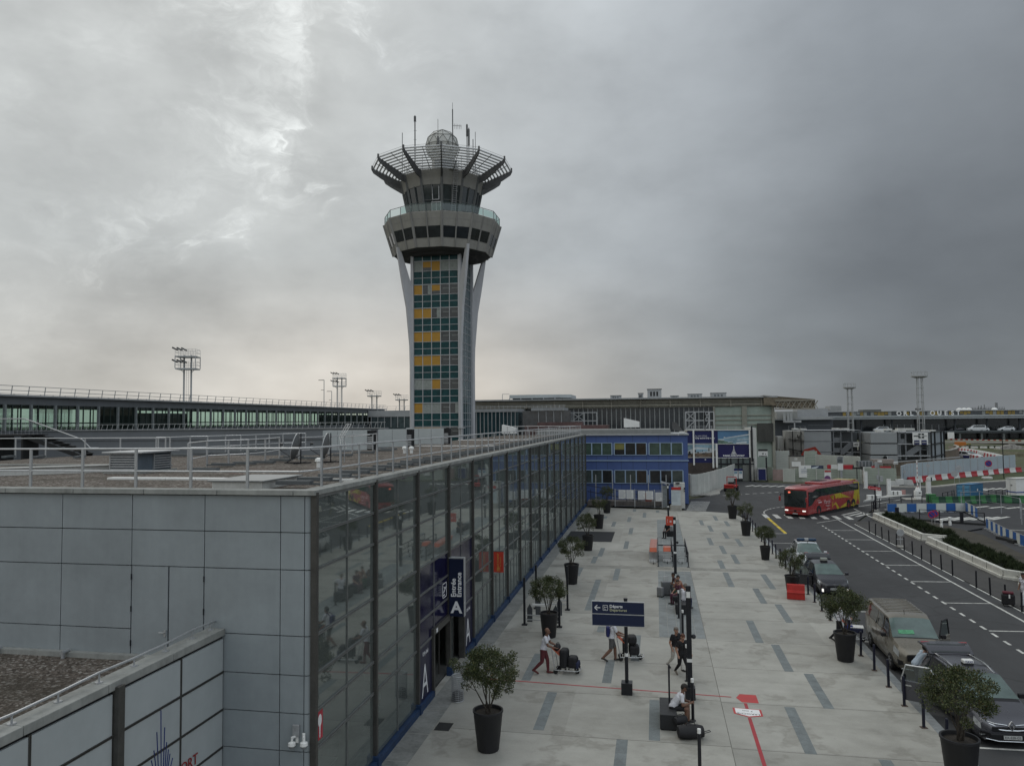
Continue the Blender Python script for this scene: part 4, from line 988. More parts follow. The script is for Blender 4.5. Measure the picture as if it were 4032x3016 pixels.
xk0,xk1=Yx(2978,JY),Yx(3040,JY);zk=Yz(3000,1666,JY)
MB().box(xk0,JY-1.2,Yz(3000,1738,JY),xk1,JY-.8,zk).build('dark_opening',mat('dark_boards',(.06,.06,.055),.8,0,.25,.6,streak=.5),t)
b=MB();zt_=Yz(3100,1583,JY)
b.extr([(xb-2,JY-1.5,zr+.1),(xe,JY-1.5,zt_+.25),(xe,JY-1.5,zt_-1.3),(xb-2,JY-1.5,zf+.2)],(0,.25,0));b.extr([(xb-2,JY+10,zr+.1),(xe,JY+10,zt_+.25),(xe,JY+10,zt_-1.3),(xb-2,JY+10,zf+.2)],(0,.25,0))
b.extr([(xb-2,JY-1.4,zr+.25),(xe,JY-1.4,zt_+.3),(xe,JY+10,zt_+.3),(xb-2,JY+10,zr+.25)],(0,0,.12));b.build('eave_lattice',mat('rusty_beige_steel',(.15,.125,.09),.7,0,.35,.4),t)
b=MB();x=xb
while x<xe:b.bar((x,JY-1.6,zt_-1.3),(x+.9,JY-1.6,zt_+.2),.16);b.bar((x+.9,JY-1.6,zt_-1.3),(x,JY-1.6,zt_+.2),.1);x+=.95
b.bar((xb,JY-1.65,zt_+.25),(xe,JY-1.65,zt_+.25),.22);b.bar((xb,JY-1.65,zt_-1.3),(xe,JY-1.65,zt_-1.3),.22);b.build('eave_truss',m_beige2,t)
for pxa,pxb,pya,pyb,Yq in((2252,2350,1625,1690,140),(2700,2775,1622,1690,140),(2775,2811,1622,1690,140)):
 b=MB();x0,x1=Yx(pxa,Yq),Yx(pxb,Yq);z1_,z0_=Yz(pxa,pya,Yq),Yz(pxa,pyb,Yq)
 xm_=(x0+x1)/2
 for x in(x0,xm_,x1):b.bar((x,Yq,-.2),(x,Yq,z1_),.18)
 zm=(z0_+z1_)/2
 for z in(z0_,zm,z1_):b.bar((x0,Yq,z),(x1,Yq,z),.16)
 b.bar((x0,Yq,zm),(xm_,Yq,z1_),.12);b.bar((x0,Yq,z1_),(xm_,Yq,zm),.12);b.bar((x0,Yq,z0_),(xm_,Yq,zm),.12)
 b.build('scaffold',m_galv,t)
def roofbox(label,pxa,pxb,pyt,Yq=160,m=None,kind='plant'):
 x0,x1=Yx(pxa,Yq),Yx(pxb,Yq);zt2=Yz(pxa,pyt,Yq);m=m or m_galr
 o=thing('roof_plant_unit',label,'plant unit',((x0+x1)/2,Yq,zr+.22));w_=x1-x0;h=zt2-zr-.22
 MB().box(-w_/2,-1.2,0,w_/2,1.2,h).build('casing',m,o,bevel=.05);b=MB();b.box(-w_/2-.1,-1.3,h,w_/2+.1,1.3,h+.08)
 for i in range(3):b.box(-w_*.3+i*w_*.22,-1.24,h*.3,-w_*.18+i*w_*.22,-1.2,h*.75)
 b.build('grille',m_dark if kind=='dark' else m_gal,o)
roofbox('low pale plant box on the junction roof near its middle',2406,2447,1559);roofbox('small square cowl box on the junction roof',2515,2534,1550,kind='dark')
roofbox('tall pale plant box with two dark openings on the junction roof',2551,2606,1534,kind='dark');roofbox('low drum-like plant box right of the tall one',2642,2673,1560)
roofbox('wide pale plant box on the junction roof right of the drum',2710,2765,1553);roofbox('railed pale plant box on the junction roof right of the wide one',2800,2860,1549)
roofbox('small dark plant box on the junction roof, left of two',2884,2905,1565,m=m_dark);roofbox('small dark plant box on the junction roof, right of two',2982,3002,1565,m=m_dark)
roofbox('small pale plant box near the dark pair on the junction roof',2925,2940,1562)
t=thing('roof_storey','pale set-back storey with braced platform on the junction roof beside the tower','building',(0,0,0))
x0,x1=Yx(2010,158),Yx(2190,158)
b=MB();zt2,zb2=Yz(2015,1556,158),Yz(2015,1569,158);b.prism([(x0,157),(x1-4,157),(x1+3.0,159),(x1+3,170),(x0,170)],zb2,zt2);b.build('wall',m_clad2,t)
MB().box(x0+.6,157.6,zr+.1,x1+1,168,zb2).build('void',m_dark,t);b=MB();x=x0
while x<x1:b.bar((x,157.2,zr),(x,157.2,zb2),.18);x+=2.4
b.bar((x0-1.5,157,zb2+.9),(x0,157,zb2+.9),.08);b.bar((x0-1.5,157,zr),(x0-1.5,157,zb2+.9),.1);b.build('props',m_galv,t)
t=thing('low_glass_building','low glazed building with grey roof band right behind the tower foot','building',(0,0,0))
x0,x1,x2=Yx(1860,128),Yx(2040,128),Yx(2225,128)
z1_,z0_=Yz(1900,1611,128),Yz(1900,1623,128);zbs=Yz(1900,1668,128)
MB().box(x0,128,z0_,x1,134,z1_).build('roof_band',m_galr,t);MB().box(x0,128.3,0,x1,133,z0_).build('glazing',glossmat('low_glass',(.035,.07,.08),.1),t)
zb1,zb0=Yz(2150,1606,128),Yz(2150,1617,128)
MB().box(Yx(2095,128),127,zb0,x2,133,zb1).build('roof_band',m_galr,t);MB().box(Yx(2060,128),127.4,0,x2+1,132,zb0).build('glazing',glossmat('low_glass2',(.05,.055,.062),.12),t)
b=MB();x=x0
while x<x1:b.box(x-.06,128.1,0,x+.06,128.3,z0_);x+=.68
for px in(2120,2150,2180,2210):x=Yx(px,127);b.box(x-.06,127.2,0,x+.06,127.4,zb0)
b.build('mullions',m_galr,t)
b=MB();x=x0
while x<x2:b.bar((x,129,z1_),(x,129,z1_+.55),.06);x+=.75
for q_ in(.3,.55):b.bar((x0,129,z1_+q_),(x2,129,z1_+q_),.05)
b.build('roof_railing',m_galv,t)
b=MB();x0,x1=Yx(2065,118),Yx(2240,118);z1_=Yz(2100,1663,118);b.box(x0,118,5,x1+6,122,z1_-.5);b.box(x0+2,118.2,z1_-.5,x0+9,121,z1_)
tag(b.build('roof_clutter_block',mat('dusty_red_roofing',(.13,.08,.075),.8,0,.3,.4)),'low dusty red roof block in front of the glazing','roof block')
b=MB();p=atY(1975,1684,105);q_=atY(2030,1682,105);b.extr([(p.x,105,8.2),(q_.x,105,8.2),(q_.x,105,9.0),(p.x+.05,105,9.45)],(0,1.2,0));tag(b.build('white_ramp_panel',m_white),'white wedge panel on the roofs right of the tower foot','panel')
K1=(2650,1650,5.517);K2=(3000,1650,5.517);K3=(3350,1650,5.517);K4=(3632,1550,5.517);K5_=(3350,1850,5.517);K6_=(3632,1850,5.517);K7=(3400,1800,2.546);KB=(2250,1500,2.458);KF=(2280,1850,5.027)
def nat(k,x,y):return k[0]+x/k[2],k[1]+y/k[2]
def gk(k,x,y,z=-.12):return G(*nat(k,x,y),z)
def ak(k,x,y,Y):return atY(*nat(k,x,y),Y)
def pbox(mb,k,x0,y0,x1,y1,Y,d=.1,m=None):
 a,b=ak(k,x0,y1,Y),ak(k,x1,y0,Y)
 mb.box(min(a.x,b.x),Y,min(a.z,b.z),max(a.x,b.x),Y+d,max(a.z,b.z),m);return mb
def panel(name,k,x0,y0,x1,y1,Y,d,m,parent=None):return pbox(MB(),k,x0,y0,x1,y1,Y,d).build(name,m,parent)
def bars(mb,k,x0,y0,x1,y1,n,Y,m=None,fill=.4,rag=.3,seed=1):
 r=random.Random(seed);h=(y1-y0)/n
 for i in range(n):pbox(mb,k,x0,y0+i*h,x1-(x1-x0)*rag*r.random(),y0+i*h+h*fill,Y,.01,m)
m_blue=mat('blue_cladding',H('45598a'),.5,0,.07,.6,streak=.3)
m_blue2=mat('blue_window_frame',H('8a9db2'),.5,0,.05,1)
m_green_cur=mat('green_curtain',(.13,.17,.125),.8,0,.2,1.5)
t=thing('blue_office_block','two-storey blue clad office block closing the far end of the plaza','building',(0,0,0))
BY=93.0
xl,xr=-8.44,3.75;zt=8.12
MB().box(xl-6,BY,0,xr,BY+12,zt).build('wall',m_blue,t)
b=MB();b.box(xl-6,BY-.25,zt,xr+.15,BY+12,zt+.16);b.build('roof_edge',m_galr,t)
MB().box(xl-6,BY+.6,zt+.16,1.8,BY+11,8.8).build('parapet',mat('parapet_grey',(.21,.215,.21),.75,0,.12,.4,streak=.4),t)
b=MB();z=ak(KB,600,767,BY).z;b.box(xl,BY-.12,z-.1,xr+.1,BY,z+.03);b.build('string_course',m_blue2,t)
b=MB();
for x in(-7.1,-5.75,-4.1,-2.7,-1.1,.35,1.75):b.box(x-.012,BY-.006,0,x+.012,BY,zt)
b.build('cladding_joint',m_gap,t)
def office_window(x0,x1,z0_,z1_,inner,mats_):
 f=MB();Y=BY-.06
 f.box(x0,Y-.05,z0_-.07,x1,BY-.002,z0_);f.box(x0,Y-.05,z1_,x1,BY-.002,z1_+.08);n=len(mats_)
 for i in range(n+1):x=x0+(x1-x0)*i/n;f.box(x-.07,Y-.05,z0_,x+.07,BY-.002,z1_)
 o=f.build('window',m_blue2,t)
 for i,mm in enumerate(mats_):
  a,c=x0+(x1-x0)*i/n+.07,x0+(x1-x0)*(i+1)/n-.07
  MB().box(a,BY-.03,z0_,c,BY-.004,z1_).build('pane',mm,o)
  if mm is m_yb:MB().box(a,BY-.034,z0_+.45*(z1_-z0_),c,BY-.03,z1_).build('blind',m_yellowb,o)
m_yellowb=mat('yellow_blind',(.20,.19,.06),.7,0,.1,2);m_yb=glossmat('office_pane_dark',(.02,.02,.022),.08,.6);m_dp=glossmat('office_pane_unlit',(.022,.024,.025),.08,.6)
m_gp=glossmat('office_pane_green',(.055,.085,.066),.14,.5);m_gp2=glossmat('office_pane_grey',(.06,.075,.07),.12,.5)
m_br=glossmat('office_pane_brown',(.03,.022,.017),.1,.5)
zu0,zu1=5.80,7.18;zl0,zl1=ak(KB,500,985,BY).z,ak(KB,500,866,BY).z
for(a,c),ms,ml_ in(((100,393),(m_gp,m_gp,m_gp),(m_gp2,m_gp2,m_dp)),((415,728),(m_yb,m_dp,m_br),(m_gp2,m_gp2,m_br)),((752,1076),(m_gp,m_gp,m_gp),(m_dp,m_dp,m_gp2))):
 x0,x1=ak(KB,a,700,BY).x,ak(KB,c,700,BY).x
 office_window(x0,x1,zu0,zu1,None,ms);office_window(x0,x1,zl0,zl1,None,ml_)
for px,lab in((575,'white wedge-shaped roof cover on the blue block'),):
 b=MB();p,q_=ak(KB,508,450,99),ak(KB,658,450,99);b.extr([(p.x,99,p.z),(q_.x,99,q_.z+.05),(q_.x,99,q_.z+.75),(p.x,99,p.z+1.2)],(0,1.5,0));tag(b.build('roof_cover',m_white),lab,'roof cover')
b=MB();p=ak(KB,1010,490,95);b.extr([(p.x-.4,95,8.8),(p.x+1.1,95,8.3),(p.x+.1,95,9.6),(p.x-.4,95,9.7)],(0,.1,0));tag(b.build('stair_screen',mat('dark_mesh_screen',(.09,.09,.09),.7)),'dark slanted mesh screen on the right edge of the blue block roof','screen')
for px,py,lab in((1075,495,'white camera on the right roof corner of the blue block'),):
 p=ak(KB,px,py,92.6);o=MB();o.box(p.x-.35,92.5,p.z-.06,p.x+.25,92.62,p.z+.1);o.cyl((p.x-.5,92.6,8.1),(p.x-.5,92.6,p.z),.03);tag(o.build('roof_camera',m_white),lab,'camera')
t=thing('notice_fence','wire fence on steel posts hung with white notices at the plaza end','fence',(0,0,0))
fy=lambda x:89.25-.17*(x+4.7)
for x in(-4.7,-2.45,-.22):MB().box(x-.05,fy(x)-.05,0,x+.05,fy(x)+.05,2.05).build('post',m_galv,t)
b=MB()
for z in(.1,1.0,1.95):b.bar((-4.7,fy(-4.7),z),(.9,fy(.9),z),.035)
x=-4.6
while x<.9:b.bar((x,fy(x),.1),(x,fy(x),1.95),.01);x+=.16
b.build('mesh',m_galv,t)
for i,(a,c,y0,y1)in enumerate(((785,925,395,570),(938,1078,398,572),(1170,1310,415,582),(1328,1468,420,585),(1515,1655,445,617))):
 Y=fy(-4+i*1.1)-.08;o=panel('notice',KF,a,y0,c,y1,Y,.02,m_white,t);lb=MB();bars(lb,KF,a+10,y0+12,c-10,y1-15,9,Y-.012,None,.3,.35,i);lb.build('lettering',mat('faint_print',(.42,.43,.46),.6),o)
b=MB();b.box(-5.0,89.35,0,1.3,89.5,.12);tag(b.build('fence_sill',m_gap),'dark sill along the foot of the notice fence','sill')
t=thing('access_ramp','dark railed access ramp in front of the blue block','ramp',(0,0,0))
MB().prism([(-8,90.2),(.6,90.2),(.6,92.4),(-8,92.4)],0,.5).build('ramp_slab',mat('ramp_concrete',(.13,.115,.105),.85,0,.2,.8),t)
b=MB()
for z in(.9,1.6):b.bar((-8,90.3,z+.75),(-3.8,90.3,z),.07);b.bar((-3.8,90.3,z),(-1.4,90.3,z-.45),.07)
for x in(-7.6,-6.2,-4.8,-3.4,-2.2):b.bar((x,90.3,.3),(x,90.3,1.9),.06)
b.build('handrail',m_dark,t)
MB().box(-1.3,90.4,.5,-.55,90.5,1.5).build('red_barrier_panel',mat('rust_red_panel',(.20,.045,.03),.7),t)
b0=None
SP=MB().box(-.05,-.05,0,.05,.05,3.15)
for i,px in enumerate((2346,2412,2483,2553,2623)):
 x=atY(px,1900,92.2).x
 if b0 is None:b0=SP.build('screen_post',m_galv);b0.location=(x,92.2,.3);tag(b0,'tall thin white post before the blue block, first from the left','post','thin posts before the blue block')
 else:c=b0.copy();COL.objects.link(c);c.location=(x,92.2,.3);c['label']='tall thin white post before the blue block, %s from the left'%ORD[i]
t=thing('gate_shelter','narrow grey glass gate shelter beside the notice fence','shelter',(0,0,0))
p,q_=ak(KF,1640,755,88.3),ak(KF,1780,755,88.3);zt_=ak(KF,1640,255,88.3).z
b=MB();b.box(p.x,88.3,0,p.x+.09,88.4,zt_);b.box(q_.x-.09,88.3,0,q_.x,88.4,zt_-.25);b.extr([(p.x-.05,88.1,zt_),(q_.x+.1,88.1,zt_-.28),(q_.x+.1,88.1,zt_-.12),(p.x-.05,88.1,zt_+.14)],(0,1.3,0));b.build('frame',m_galv,t)
MB().box(p.x+.1,88.34,.1,q_.x-.1,88.36,zt_-.3).build('pane',mat('dusty_glass',(.19,.21,.22),.3,0,.06),t)
t=thing('information_totem','white information totem with red header standing on a concrete block','totem',(0,0,0))
o=panel('concrete_base',KF,1810,703,2032,812,85.9,.6,m_conc,t);o=panel('board',KF,1830,395,2005,700,86.15,.12,mat('pale_blue_board',(.50,.55,.57),.5,0,.05),t)
lb=MB();bars(lb,KF,1842,430,1990,640,8,86.135,None,.22,.4,4);lb.build('lettering',mat('faint_blue_print',(.36,.42,.46),.6),o)
panel('header',KF,1832,345,2012,394,86.1,.2,m_red,t)
t=thing('gate_booth','small white gate booth behind the red-headed totem','booth',(0,0,0))
panel('body',KF,1885,262,2092,760,89.5,1.4,m_whited,t);panel('window',KF,1965,335,2018,390,89.45,.04,m_dark,t);panel('lamp',KF,1910,255,1990,275,89.3,.3,m_black,t);panel('intercom',KF,2078,350,2100,390,89.3,.15,m_black,t);panel('intercom',KF,2078,412,2096,430,89.3,.15,m_black,t)
o=panel('precast_wall',KF,1728,130,2090,270,96,.2,m_conc);tag(o,'plain concrete wall right behind the white gate booth','wall')
pts=[(3.85,108.8),(4.6,104.7),(5.4,105.2),(6.1,106.6),(7.0,109.0),(8.0,112.0),(9.2,116.0),(10.5,120.7),(11.6,125.6),(12.6,129.6)]
t=thing('white_hoarding','curving white site hoarding stained along its foot','hoarding',(0,0,0))
hm=mat('stained_white_hoarding',(.50,.51,.475),.65,0,.12,.7,streak=.5)
b=MB();c=MB()
for p,q_ in zip(pts,pts[1:]):
 p,q_=Vector((*p,0)),Vector((*q_,0));b.bar(p+Vector((0,0,1.2)),q_+Vector((0,0,1.2)),.1,2.9)
 d=(q_-p);n=max(1,round(d.length/1.15))
 for i in range(n):s_=p+d*i/n;c.bar(s_+Vector((-.08,-.03,-.1)),s_+Vector((-.08,-.03,2.66)),.06)
b.build('boards',hm,t);c.build('posts',m_whited,t)
MB().prism([(4.75,104.4),(5.6,104.8),(7.2,108.7),(9.4,115.8),(10.8,120.6),(10.0,116.5),(8.6,109.5),(8.4,106.5),(7.0,104.0)],-.12,.0).build('site_kerb',m_conc,t)
t=thing('poster_building','boxy site building covered in navy and photo posters of the airport','building',(0,0,0))
PY_=131.0
a,c=ak(K1,312,1300,PY_),ak(K1,1690,240,PY_)
MB().box(a.x,PY_,-.2,c.x,PY_+9,c.z).build('wall',m_conc,t)
d_=ak(K1,1810,240,PY_);MB().box(c.x,PY_+.1,-.2,d_.x,PY_+9,c.z+.35).build('side_wall',m_whited,t)
m_pnavy=mat('poster_navy',H('1c2257'),.5,0,.06,.5)
o=panel('poster',K1,312,250,970,528,PY_-.12,.1,m_pnavy,t)
P=ak(K1,482,362,PY_-.15);text('lettering','Ici, nous relions',.30,m_letter,o,frame((P.x,PY_-.14,P.z),(1,0,0),(0,0,1)),'LEFT',sx=1.0)
P=ak(K1,482,414,PY_-.15);text('lettering','Orly sud & Orly ouest',.34,m_letter,o,frame((P.x,PY_-.14,P.z),(1,0,0),(0,0,1)),'LEFT',bold=.012,sx=1.02)
o=panel('poster',K1,976,250,1655,532,PY_-.12,.1,mat('poster_sky_blue',(.09,.20,.34),.5,0,.1,.2),t)
b=MB()
def ppoly(mb,pts_,Y,m=None):mb.extr([tuple(ak(K1,x,y,Y))for x,y in pts_],(0,.02,0),m)
m_pw=mat('poster_white',(.55,.60,.63),.5);m_pg=mat('poster_green',(.13,.20,.16),.6,0,.3,.5);m_pb=mat('poster_pale_blue',(.25,.38,.47),.5,0,.2,.3);m_pbr=mat('poster_brown',(.17,.125,.09),.6,0,.3,.5);m_pk=mat('poster_black',(.02,.02,.02),.6)
ppoly(b,[(976,430),(1655,370),(1655,532),(976,532)],PY_-.15,m_pb);ppoly(b,[(1120,405),(1655,320),(1655,350),(1120,420)],PY_-.18,m_pw)
ppoly(b,[(976,455),(1110,470),(1330,528),(976,532)],PY_-.18,m_pg);ppoly(b,[(1370,505),(1600,480),(1600,522),(1370,530)],PY_-.18,m_pw);ppoly(b,[(1105,385),(1130,385),(1140,415),(1095,415)],PY_-.19,m_pw)
ppoly(b,[(990,440),(1110,437),(1110,460),(990,455)],PY_-.2,m_pw);ppoly(b,[(1180,500),(1290,480),(1300,492),(1200,512)],PY_-.2,m_pw);ppoly(b,[(1390,448),(1655,425),(1655,440),(1390,462)],PY_-.19,m_pw)
b.build('picture',None,o)
o=panel('poster',K1,320,545,932,828,PY_-.12,.1,m_pw,t)
b=MB();ppoly(b,[(320,560),(932,560),(932,640),(500,600),(320,690)],PY_-.15,m_pb);ppoly(b,[(320,745),(932,725),(932,828),(320,828)],PY_-.15,m_pbr);ppoly(b,[(500,655),(750,660),(750,690),(500,720)],PY_-.16,m_pb)
for x,y,w_,h in((360,740,35,90),(410,800,12,60),(545,720,14,36),(665,745,42,26),(545,815,30,22),(640,690,8,30),(715,720,10,24),(780,660,12,70),(910,700,14,50),(840,790,6,40),(475,690,24,60)):
 ppoly(b,[(x-w_,y+h*.5),(x+w_,y+h*.4),(x+w_*.5,y-h*.5),(x-w_*.6,y-h*.4)],PY_-.18,m_pk)
b.build('picture',None,o)
o=panel('poster',K1,980,550,1660,832,PY_-.12,.1,mat('poster_violet_navy',H('211f52'),.5,0,.06,.5),t)
P=ak(K1,1320,797,PY_-.15);text('lettering','PARIS AÉROPORT',.40,m_letter,o,frame((P.x,PY_-.14,P.z),(1,0,0),(0,0,1)),bold=.015,sx=1.08)
b=MB()
for i in range(-7,8):
 top=580+abs(i)*16 if i%2==0 else 640+abs(i)*11
 b.bar(ak(K1,1320+i*2.2,top,PY_-.15),ak(K1,1320+i*9.2,765-abs(7-abs(i))*1.2,PY_-.15),.075,.04)
b.build('emblem',m_letter,o)
o=panel('poster',K1,320,842,932,1010,PY_-.12,.1,m_pnavy,t);panel('emblem',K1,690,868,718,888,PY_-.14,.02,m_letter,o)
panel('mesh_base',K1,320,950,932,1250,PY_-.2,.05,mat('brown_mesh',(.075,.06,.055),.8,0,.2,.5),t)
for x0,y0,x1,y1 in((442,250,460,1000),(860,235,880,1060),(934,530,965,1050),(1660,235,1672,850)):panel('pole',K1,x0,y0,x1,y1,PY_-.6,.15,m_white,t)
b=MB();pbox(b,K1,312,235,1690,250,PY_-.3,.3);pbox(b,K1,320,530,970,541,PY_-.25,.1);pbox(b,K1,975,534,1660,546,PY_-.25,.1);pbox(b,K1,320,829,932,838,PY_-.25,.1);pbox(b,K1,975,838,1660,850,PY_-.25,.1);b.build('rails',m_white,t)
b=MB()
for y in(145,178,205):pbox(b,K1,330,y-3,1720,y+3,PY_+1,.1)
for x in(340,405,440,670,840,1180,1370,1540,1690):pbox(b,K1,x-4,140,x+4,240,PY_+1,.1)
b.build('roof_railing',m_galv,t)
b=MB();pbox(b,K1,1710,150,1725,920,PY_-.1,.15);b.build('drainpipe',m_black,t)
panel('shop_glazing',K1,985,850,1660,1340,PY_-.1,.06,mat('misty_glazing',(.13,.155,.15),.3,0,.25,.25),t)
b=MB()
for x in(1048,1183,1262,1425,1525):pbox(b,K1,x-6,845,x+6,1335,PY_-.25,.1)
pbox(b,K1,985,960,1760,985,PY_-.28,.1,m_conc)
b.build('glazing_posts',m_black,t)
for i,(x,y0,y1,wd)in enumerate(((1682,835,1350,17),(2036,830,1340,14),(1766,850,1330,6))):
 p=gk(K1,x,y1);o=MB();q_=ak(K1,x,y0,p.y);w_=wd/5.517*p.y/3000;o.box(p.x-w_,p.y-w_,-.2,p.x+w_,p.y+w_,q_.z);o.box(p.x-w_*1.8,p.y-w_*1.8,-.2,p.x+w_*1.8,p.y+w_*1.8,-.06)
 tag(o.build('gate_post',m_black),['thick black gate post right of the poster building','thick black gate post right of the navy cabin','thin dark gate post between two thick ones'][i],'post')
for lab,x0,x1 in(('white and blue ticket machine, left one beside the gate',1318,1405),('white and blue ticket machine, right one beside the gate',1425,1510)):
 t=thing('ticket_machine',lab,'machine',(0,0,0));Y=128.6;panel('body',K1,x0,1120,x1,1290,Y,.5,m_white,t);panel('top',K1,x0,1080,x1,1120,Y-.03,.5,m_pnavy,t);panel('foot',K1,x0,1290,x1,1335,Y+.05,.4,m_dark,t)
 panel('screen',K1,x0+12,1135,x1-12,1185,Y-.02,.03,m_pb,t);panel('side',K1,x1,1125,x1+8,1290,Y+.1,.35,m_pnavy,t)
t=thing('navy_cabin','navy blue portable cabin between the black gate posts','cabin',(0,0,0));panel('body',K1,1850,1085,2012,1325,129.6,1.2,m_pnavy,t);panel('frame',K1,2012,1085,2026,1325,129.65,1.1,m_galv,t);panel('roof',K1,1840,1072,2030,1088,129.5,1.4,m_galv,t);panel('frame',K1,1838,1088,1850,1325,129.58,.1,m_galv,t)
o=panel('grey_mesh_gate',K1,1520,1000,1670,1345,129.2,.08,mat('grey_green_boards',(.17,.18,.165),.75,0,.15,.4,streak=.4));tag(o,'tall grey-green boarded gate left of the thick black post','gate')
o=panel('site_notice',K1,1850,660,2055,815,140,.1,m_white);tag(o,'white site safety notice with small round pictograms beside the junction building','notice')
lb=MB();pbox(lb,K1,1850,655,2055,692,139.95,.04)
for x in(1885,1915,1942,1970,2000,2030):pbox(lb,K1,x-10,795,x+10,815,139.95,.04)
pbox(lb,K1,1945,735,1965,765,139.95,.04);pbox(lb,K1,2005,745,2020,765,139.95,.04);lb.build('pictograms',m_pk,o)
p=gk(K1,1275,1565);t=thing('red_utility_vehicle','small red open utility vehicle with roll bar beside the white hoarding','vehicle',(p.x,p.y+.6,-.12),R(-20))
t.scale=(.92,.92,.92)
b=MB();b.box(-.75,-1.4,.45,.75,1.3,.85);b.box(-.75,-1.45,.8,.75,-.6,1.05);b.build('body',m_red,t,bevel=.06)
b=MB();b.tube([(-.7,.3,.8),(-.7,.3,2.1),(.7,.3,2.1),(.7,.3,.8)],.07,6);b.build('roll_bar',m_red,t);MB().box(-.4,-.3,.85,.4,.3,1.35).build('seat',m_rubber,t,bevel=.05)
for x in(-.7,.7):
 for y in(-.9,.9):wmb=MB();wmb.cyl((x-.12,y,.38),(x+.12,y,.38),.38,n=14);wmb.build('wheel',m_rubber,t)
MB().box(-.7,-1.75,.3,.7,-1.4,.5).build('bucket',m_dark,t)
m_slat=mat('white_slat_fence',(.50,.52,.48),.6,0,.1,.6,streak=.3);m_slatg=mat('pale_green_fence',(.33,.37,.315),.65,0,.1,.5,streak=.3)
def slat_fence(label,p,q_,h,m,pitch=.3,posts=2.4,zb=-.15):
 t=thing('slatted_fence',label,'fence',(p[0],p[1],zb));d=Vector((q_[0]-p[0],q_[1]-p[1],0));L_=d.length;d/=L_;n=Vector((-d.y,d.x,0))
 b=MB();z=.06
 while z<h:b.bar(Vector((0,0,z+pitch*.42)),d*L_+Vector((0,0,z+pitch*.42)),.05,pitch*.84);z+=pitch
 b.build('slats',m,t);b=MB();s_=0
 b.bar(n*.06+Vector((0,0,h/2)),d*L_+n*.06+Vector((0,0,h/2)),.03,h)
 while s_<=L_:b.bar(d*s_-n*.05,d*s_-n*.05+Vector((0,0,h+.05)),.08);s_+=posts
 b.build('posts',m_whited,t);return t
A=lambda x,y,Y:ak(K2,x,y,Y)
p,q_=gk(K2,470,1360),gk(K2,720,1370)
slat_fence('white slatted gate leaf ajar beside the information boards',(p.x,p.y),(q_.x,q_.y),2.05,m_slat,.26,9)
p,q_=gk(K2,120,1300),gk(K2,240,1320);slat_fence('short pale slatted fence right of the navy cabin',(p.x,p.y),(q_.x,q_.y),2.0,m_slatg,.3,9)
x0,x1=A(-40,900,152).x,A(600,900,152).x;slat_fence('white slatted site fence behind the navy cabin',(x0,152),(x1,152),4.3,m_slat,.45,3,-.6)
x0,x1=A(920,900,150).x,A(1200,900,150).x;slat_fence('greenish slatted site fence left of the red excavator arm',(x0,150),(x1,150),4.1,m_slatg,.5,3,-.6)
x0,x1=A(1200,900,146).x,A(2100,900,141).x;slat_fence('long bright white slatted site fence below the first container block',(x0,147),(x1,140),3.9,m_slat,.5,30,-.6)
slat_fence('pale green slatted site fence behind the coach',tuple(gk(K2,720,1360)[:2]),(31.2,126.0),2.1,m_slatg,.36,3.2)
slat_fence('pale green slatted site fence right of the coach',(31.3,124.9),(35.4,123.4),2.25,m_slatg,.36,30)
o=panel('pink_stained_board',K2,240,1095,470,1330,132,.1,mat('pink_stained_board',(.30,.22,.205),.8,0,.2,.4,streak=.4));tag(o,'dusty pink stained board panel left of the white gate leaf','board')
t=thing('concrete_pier','pale concrete pier with blank white plaque rising above the site fence','pier',(0,0,0));panel('pier',K2,605,805,915,1100,140,1,m_conc,t);panel('cap',K2,598,795,915,806,139.9,1.2,m_gap,t);panel('plaque',K2,650,925,842,1030,139.9,.08,m_white,t);panel('emblem',K2,705,840,770,895,139.95,.04,m_whited,t)
t=thing('information_board','large white and blue works information board behind the coach','board',(0,0,0));Y=128
o=panel('board',K2,805,1005,1070,1268,Y,.1,m_white,t);lb=MB()
for y in(1085,1115,1135,1160):pbox(lb,K2,845,y,1020-abs(y-1115),y+8,Y-.02,.015)
pbox(lb,K2,928,1035,944,1075,Y-.02,.015);lb.build('lettering',mat('grey_blue_print',(.25,.28,.35),.6),o)
o=panel('board',K2,1070,1120,1335,1270,Y,.1,mat('pale_blue_board',(.5,.55,.57)),t);o=panel('picture',K2,1070,1008,1335,1118,Y,.1,mat('dark_picture',(.05,.06,.10),.4,0,.3,.6),t)
b=MB();b.extr([tuple(ak(K2,x,y,Y-.02))for x,y in((1080,1050),(1230,1020),(1240,1030),(1130,1100),(1080,1085))],(0,.01,0));b.build('picture_detail',m_pw,o)
t=thing('parking_totem','grey and white parking totem on twin posts behind the coach','totem',(0,0,0));Y=126;panel('head',K2,1632,812,1765,960,Y,.15,m_galv,t);panel('screen',K2,1645,825,1755,845,Y-.03,.04,m_dark,t);panel('screen',K2,1642,860,1752,950,Y-.03,.04,mat('screen_grey',(.10,.11,.115),.3),t);panel('board',K2,1650,965,1760,1110,Y,.1,m_white,t)
b=MB();pbox(b,K2,1712,1100,1726,1320,Y+.1,.15);pbox(b,K2,1735,1100,1748,1320,Y+.1,.15);b.build('posts',m_galv,t)
t=thing('tariff_sign','white sign with red header and purple disc behind the coach roof','sign',(0,0,0));Y=124;panel('board',K2,1362,1112,1500,1310,Y,.12,m_white,t);panel('header',K2,1362,1115,1498,1150,Y-.03,.04,m_red,t)
b=MB();c_=ak(K2,1425,1290,Y-.02);b.cyl((c_.x,Y-.05,c_.z),(c_.x,Y-.02,c_.z),.45,n=20);b.build('disc',mat('purple_disc',(.16,.06,.17),.5),t)
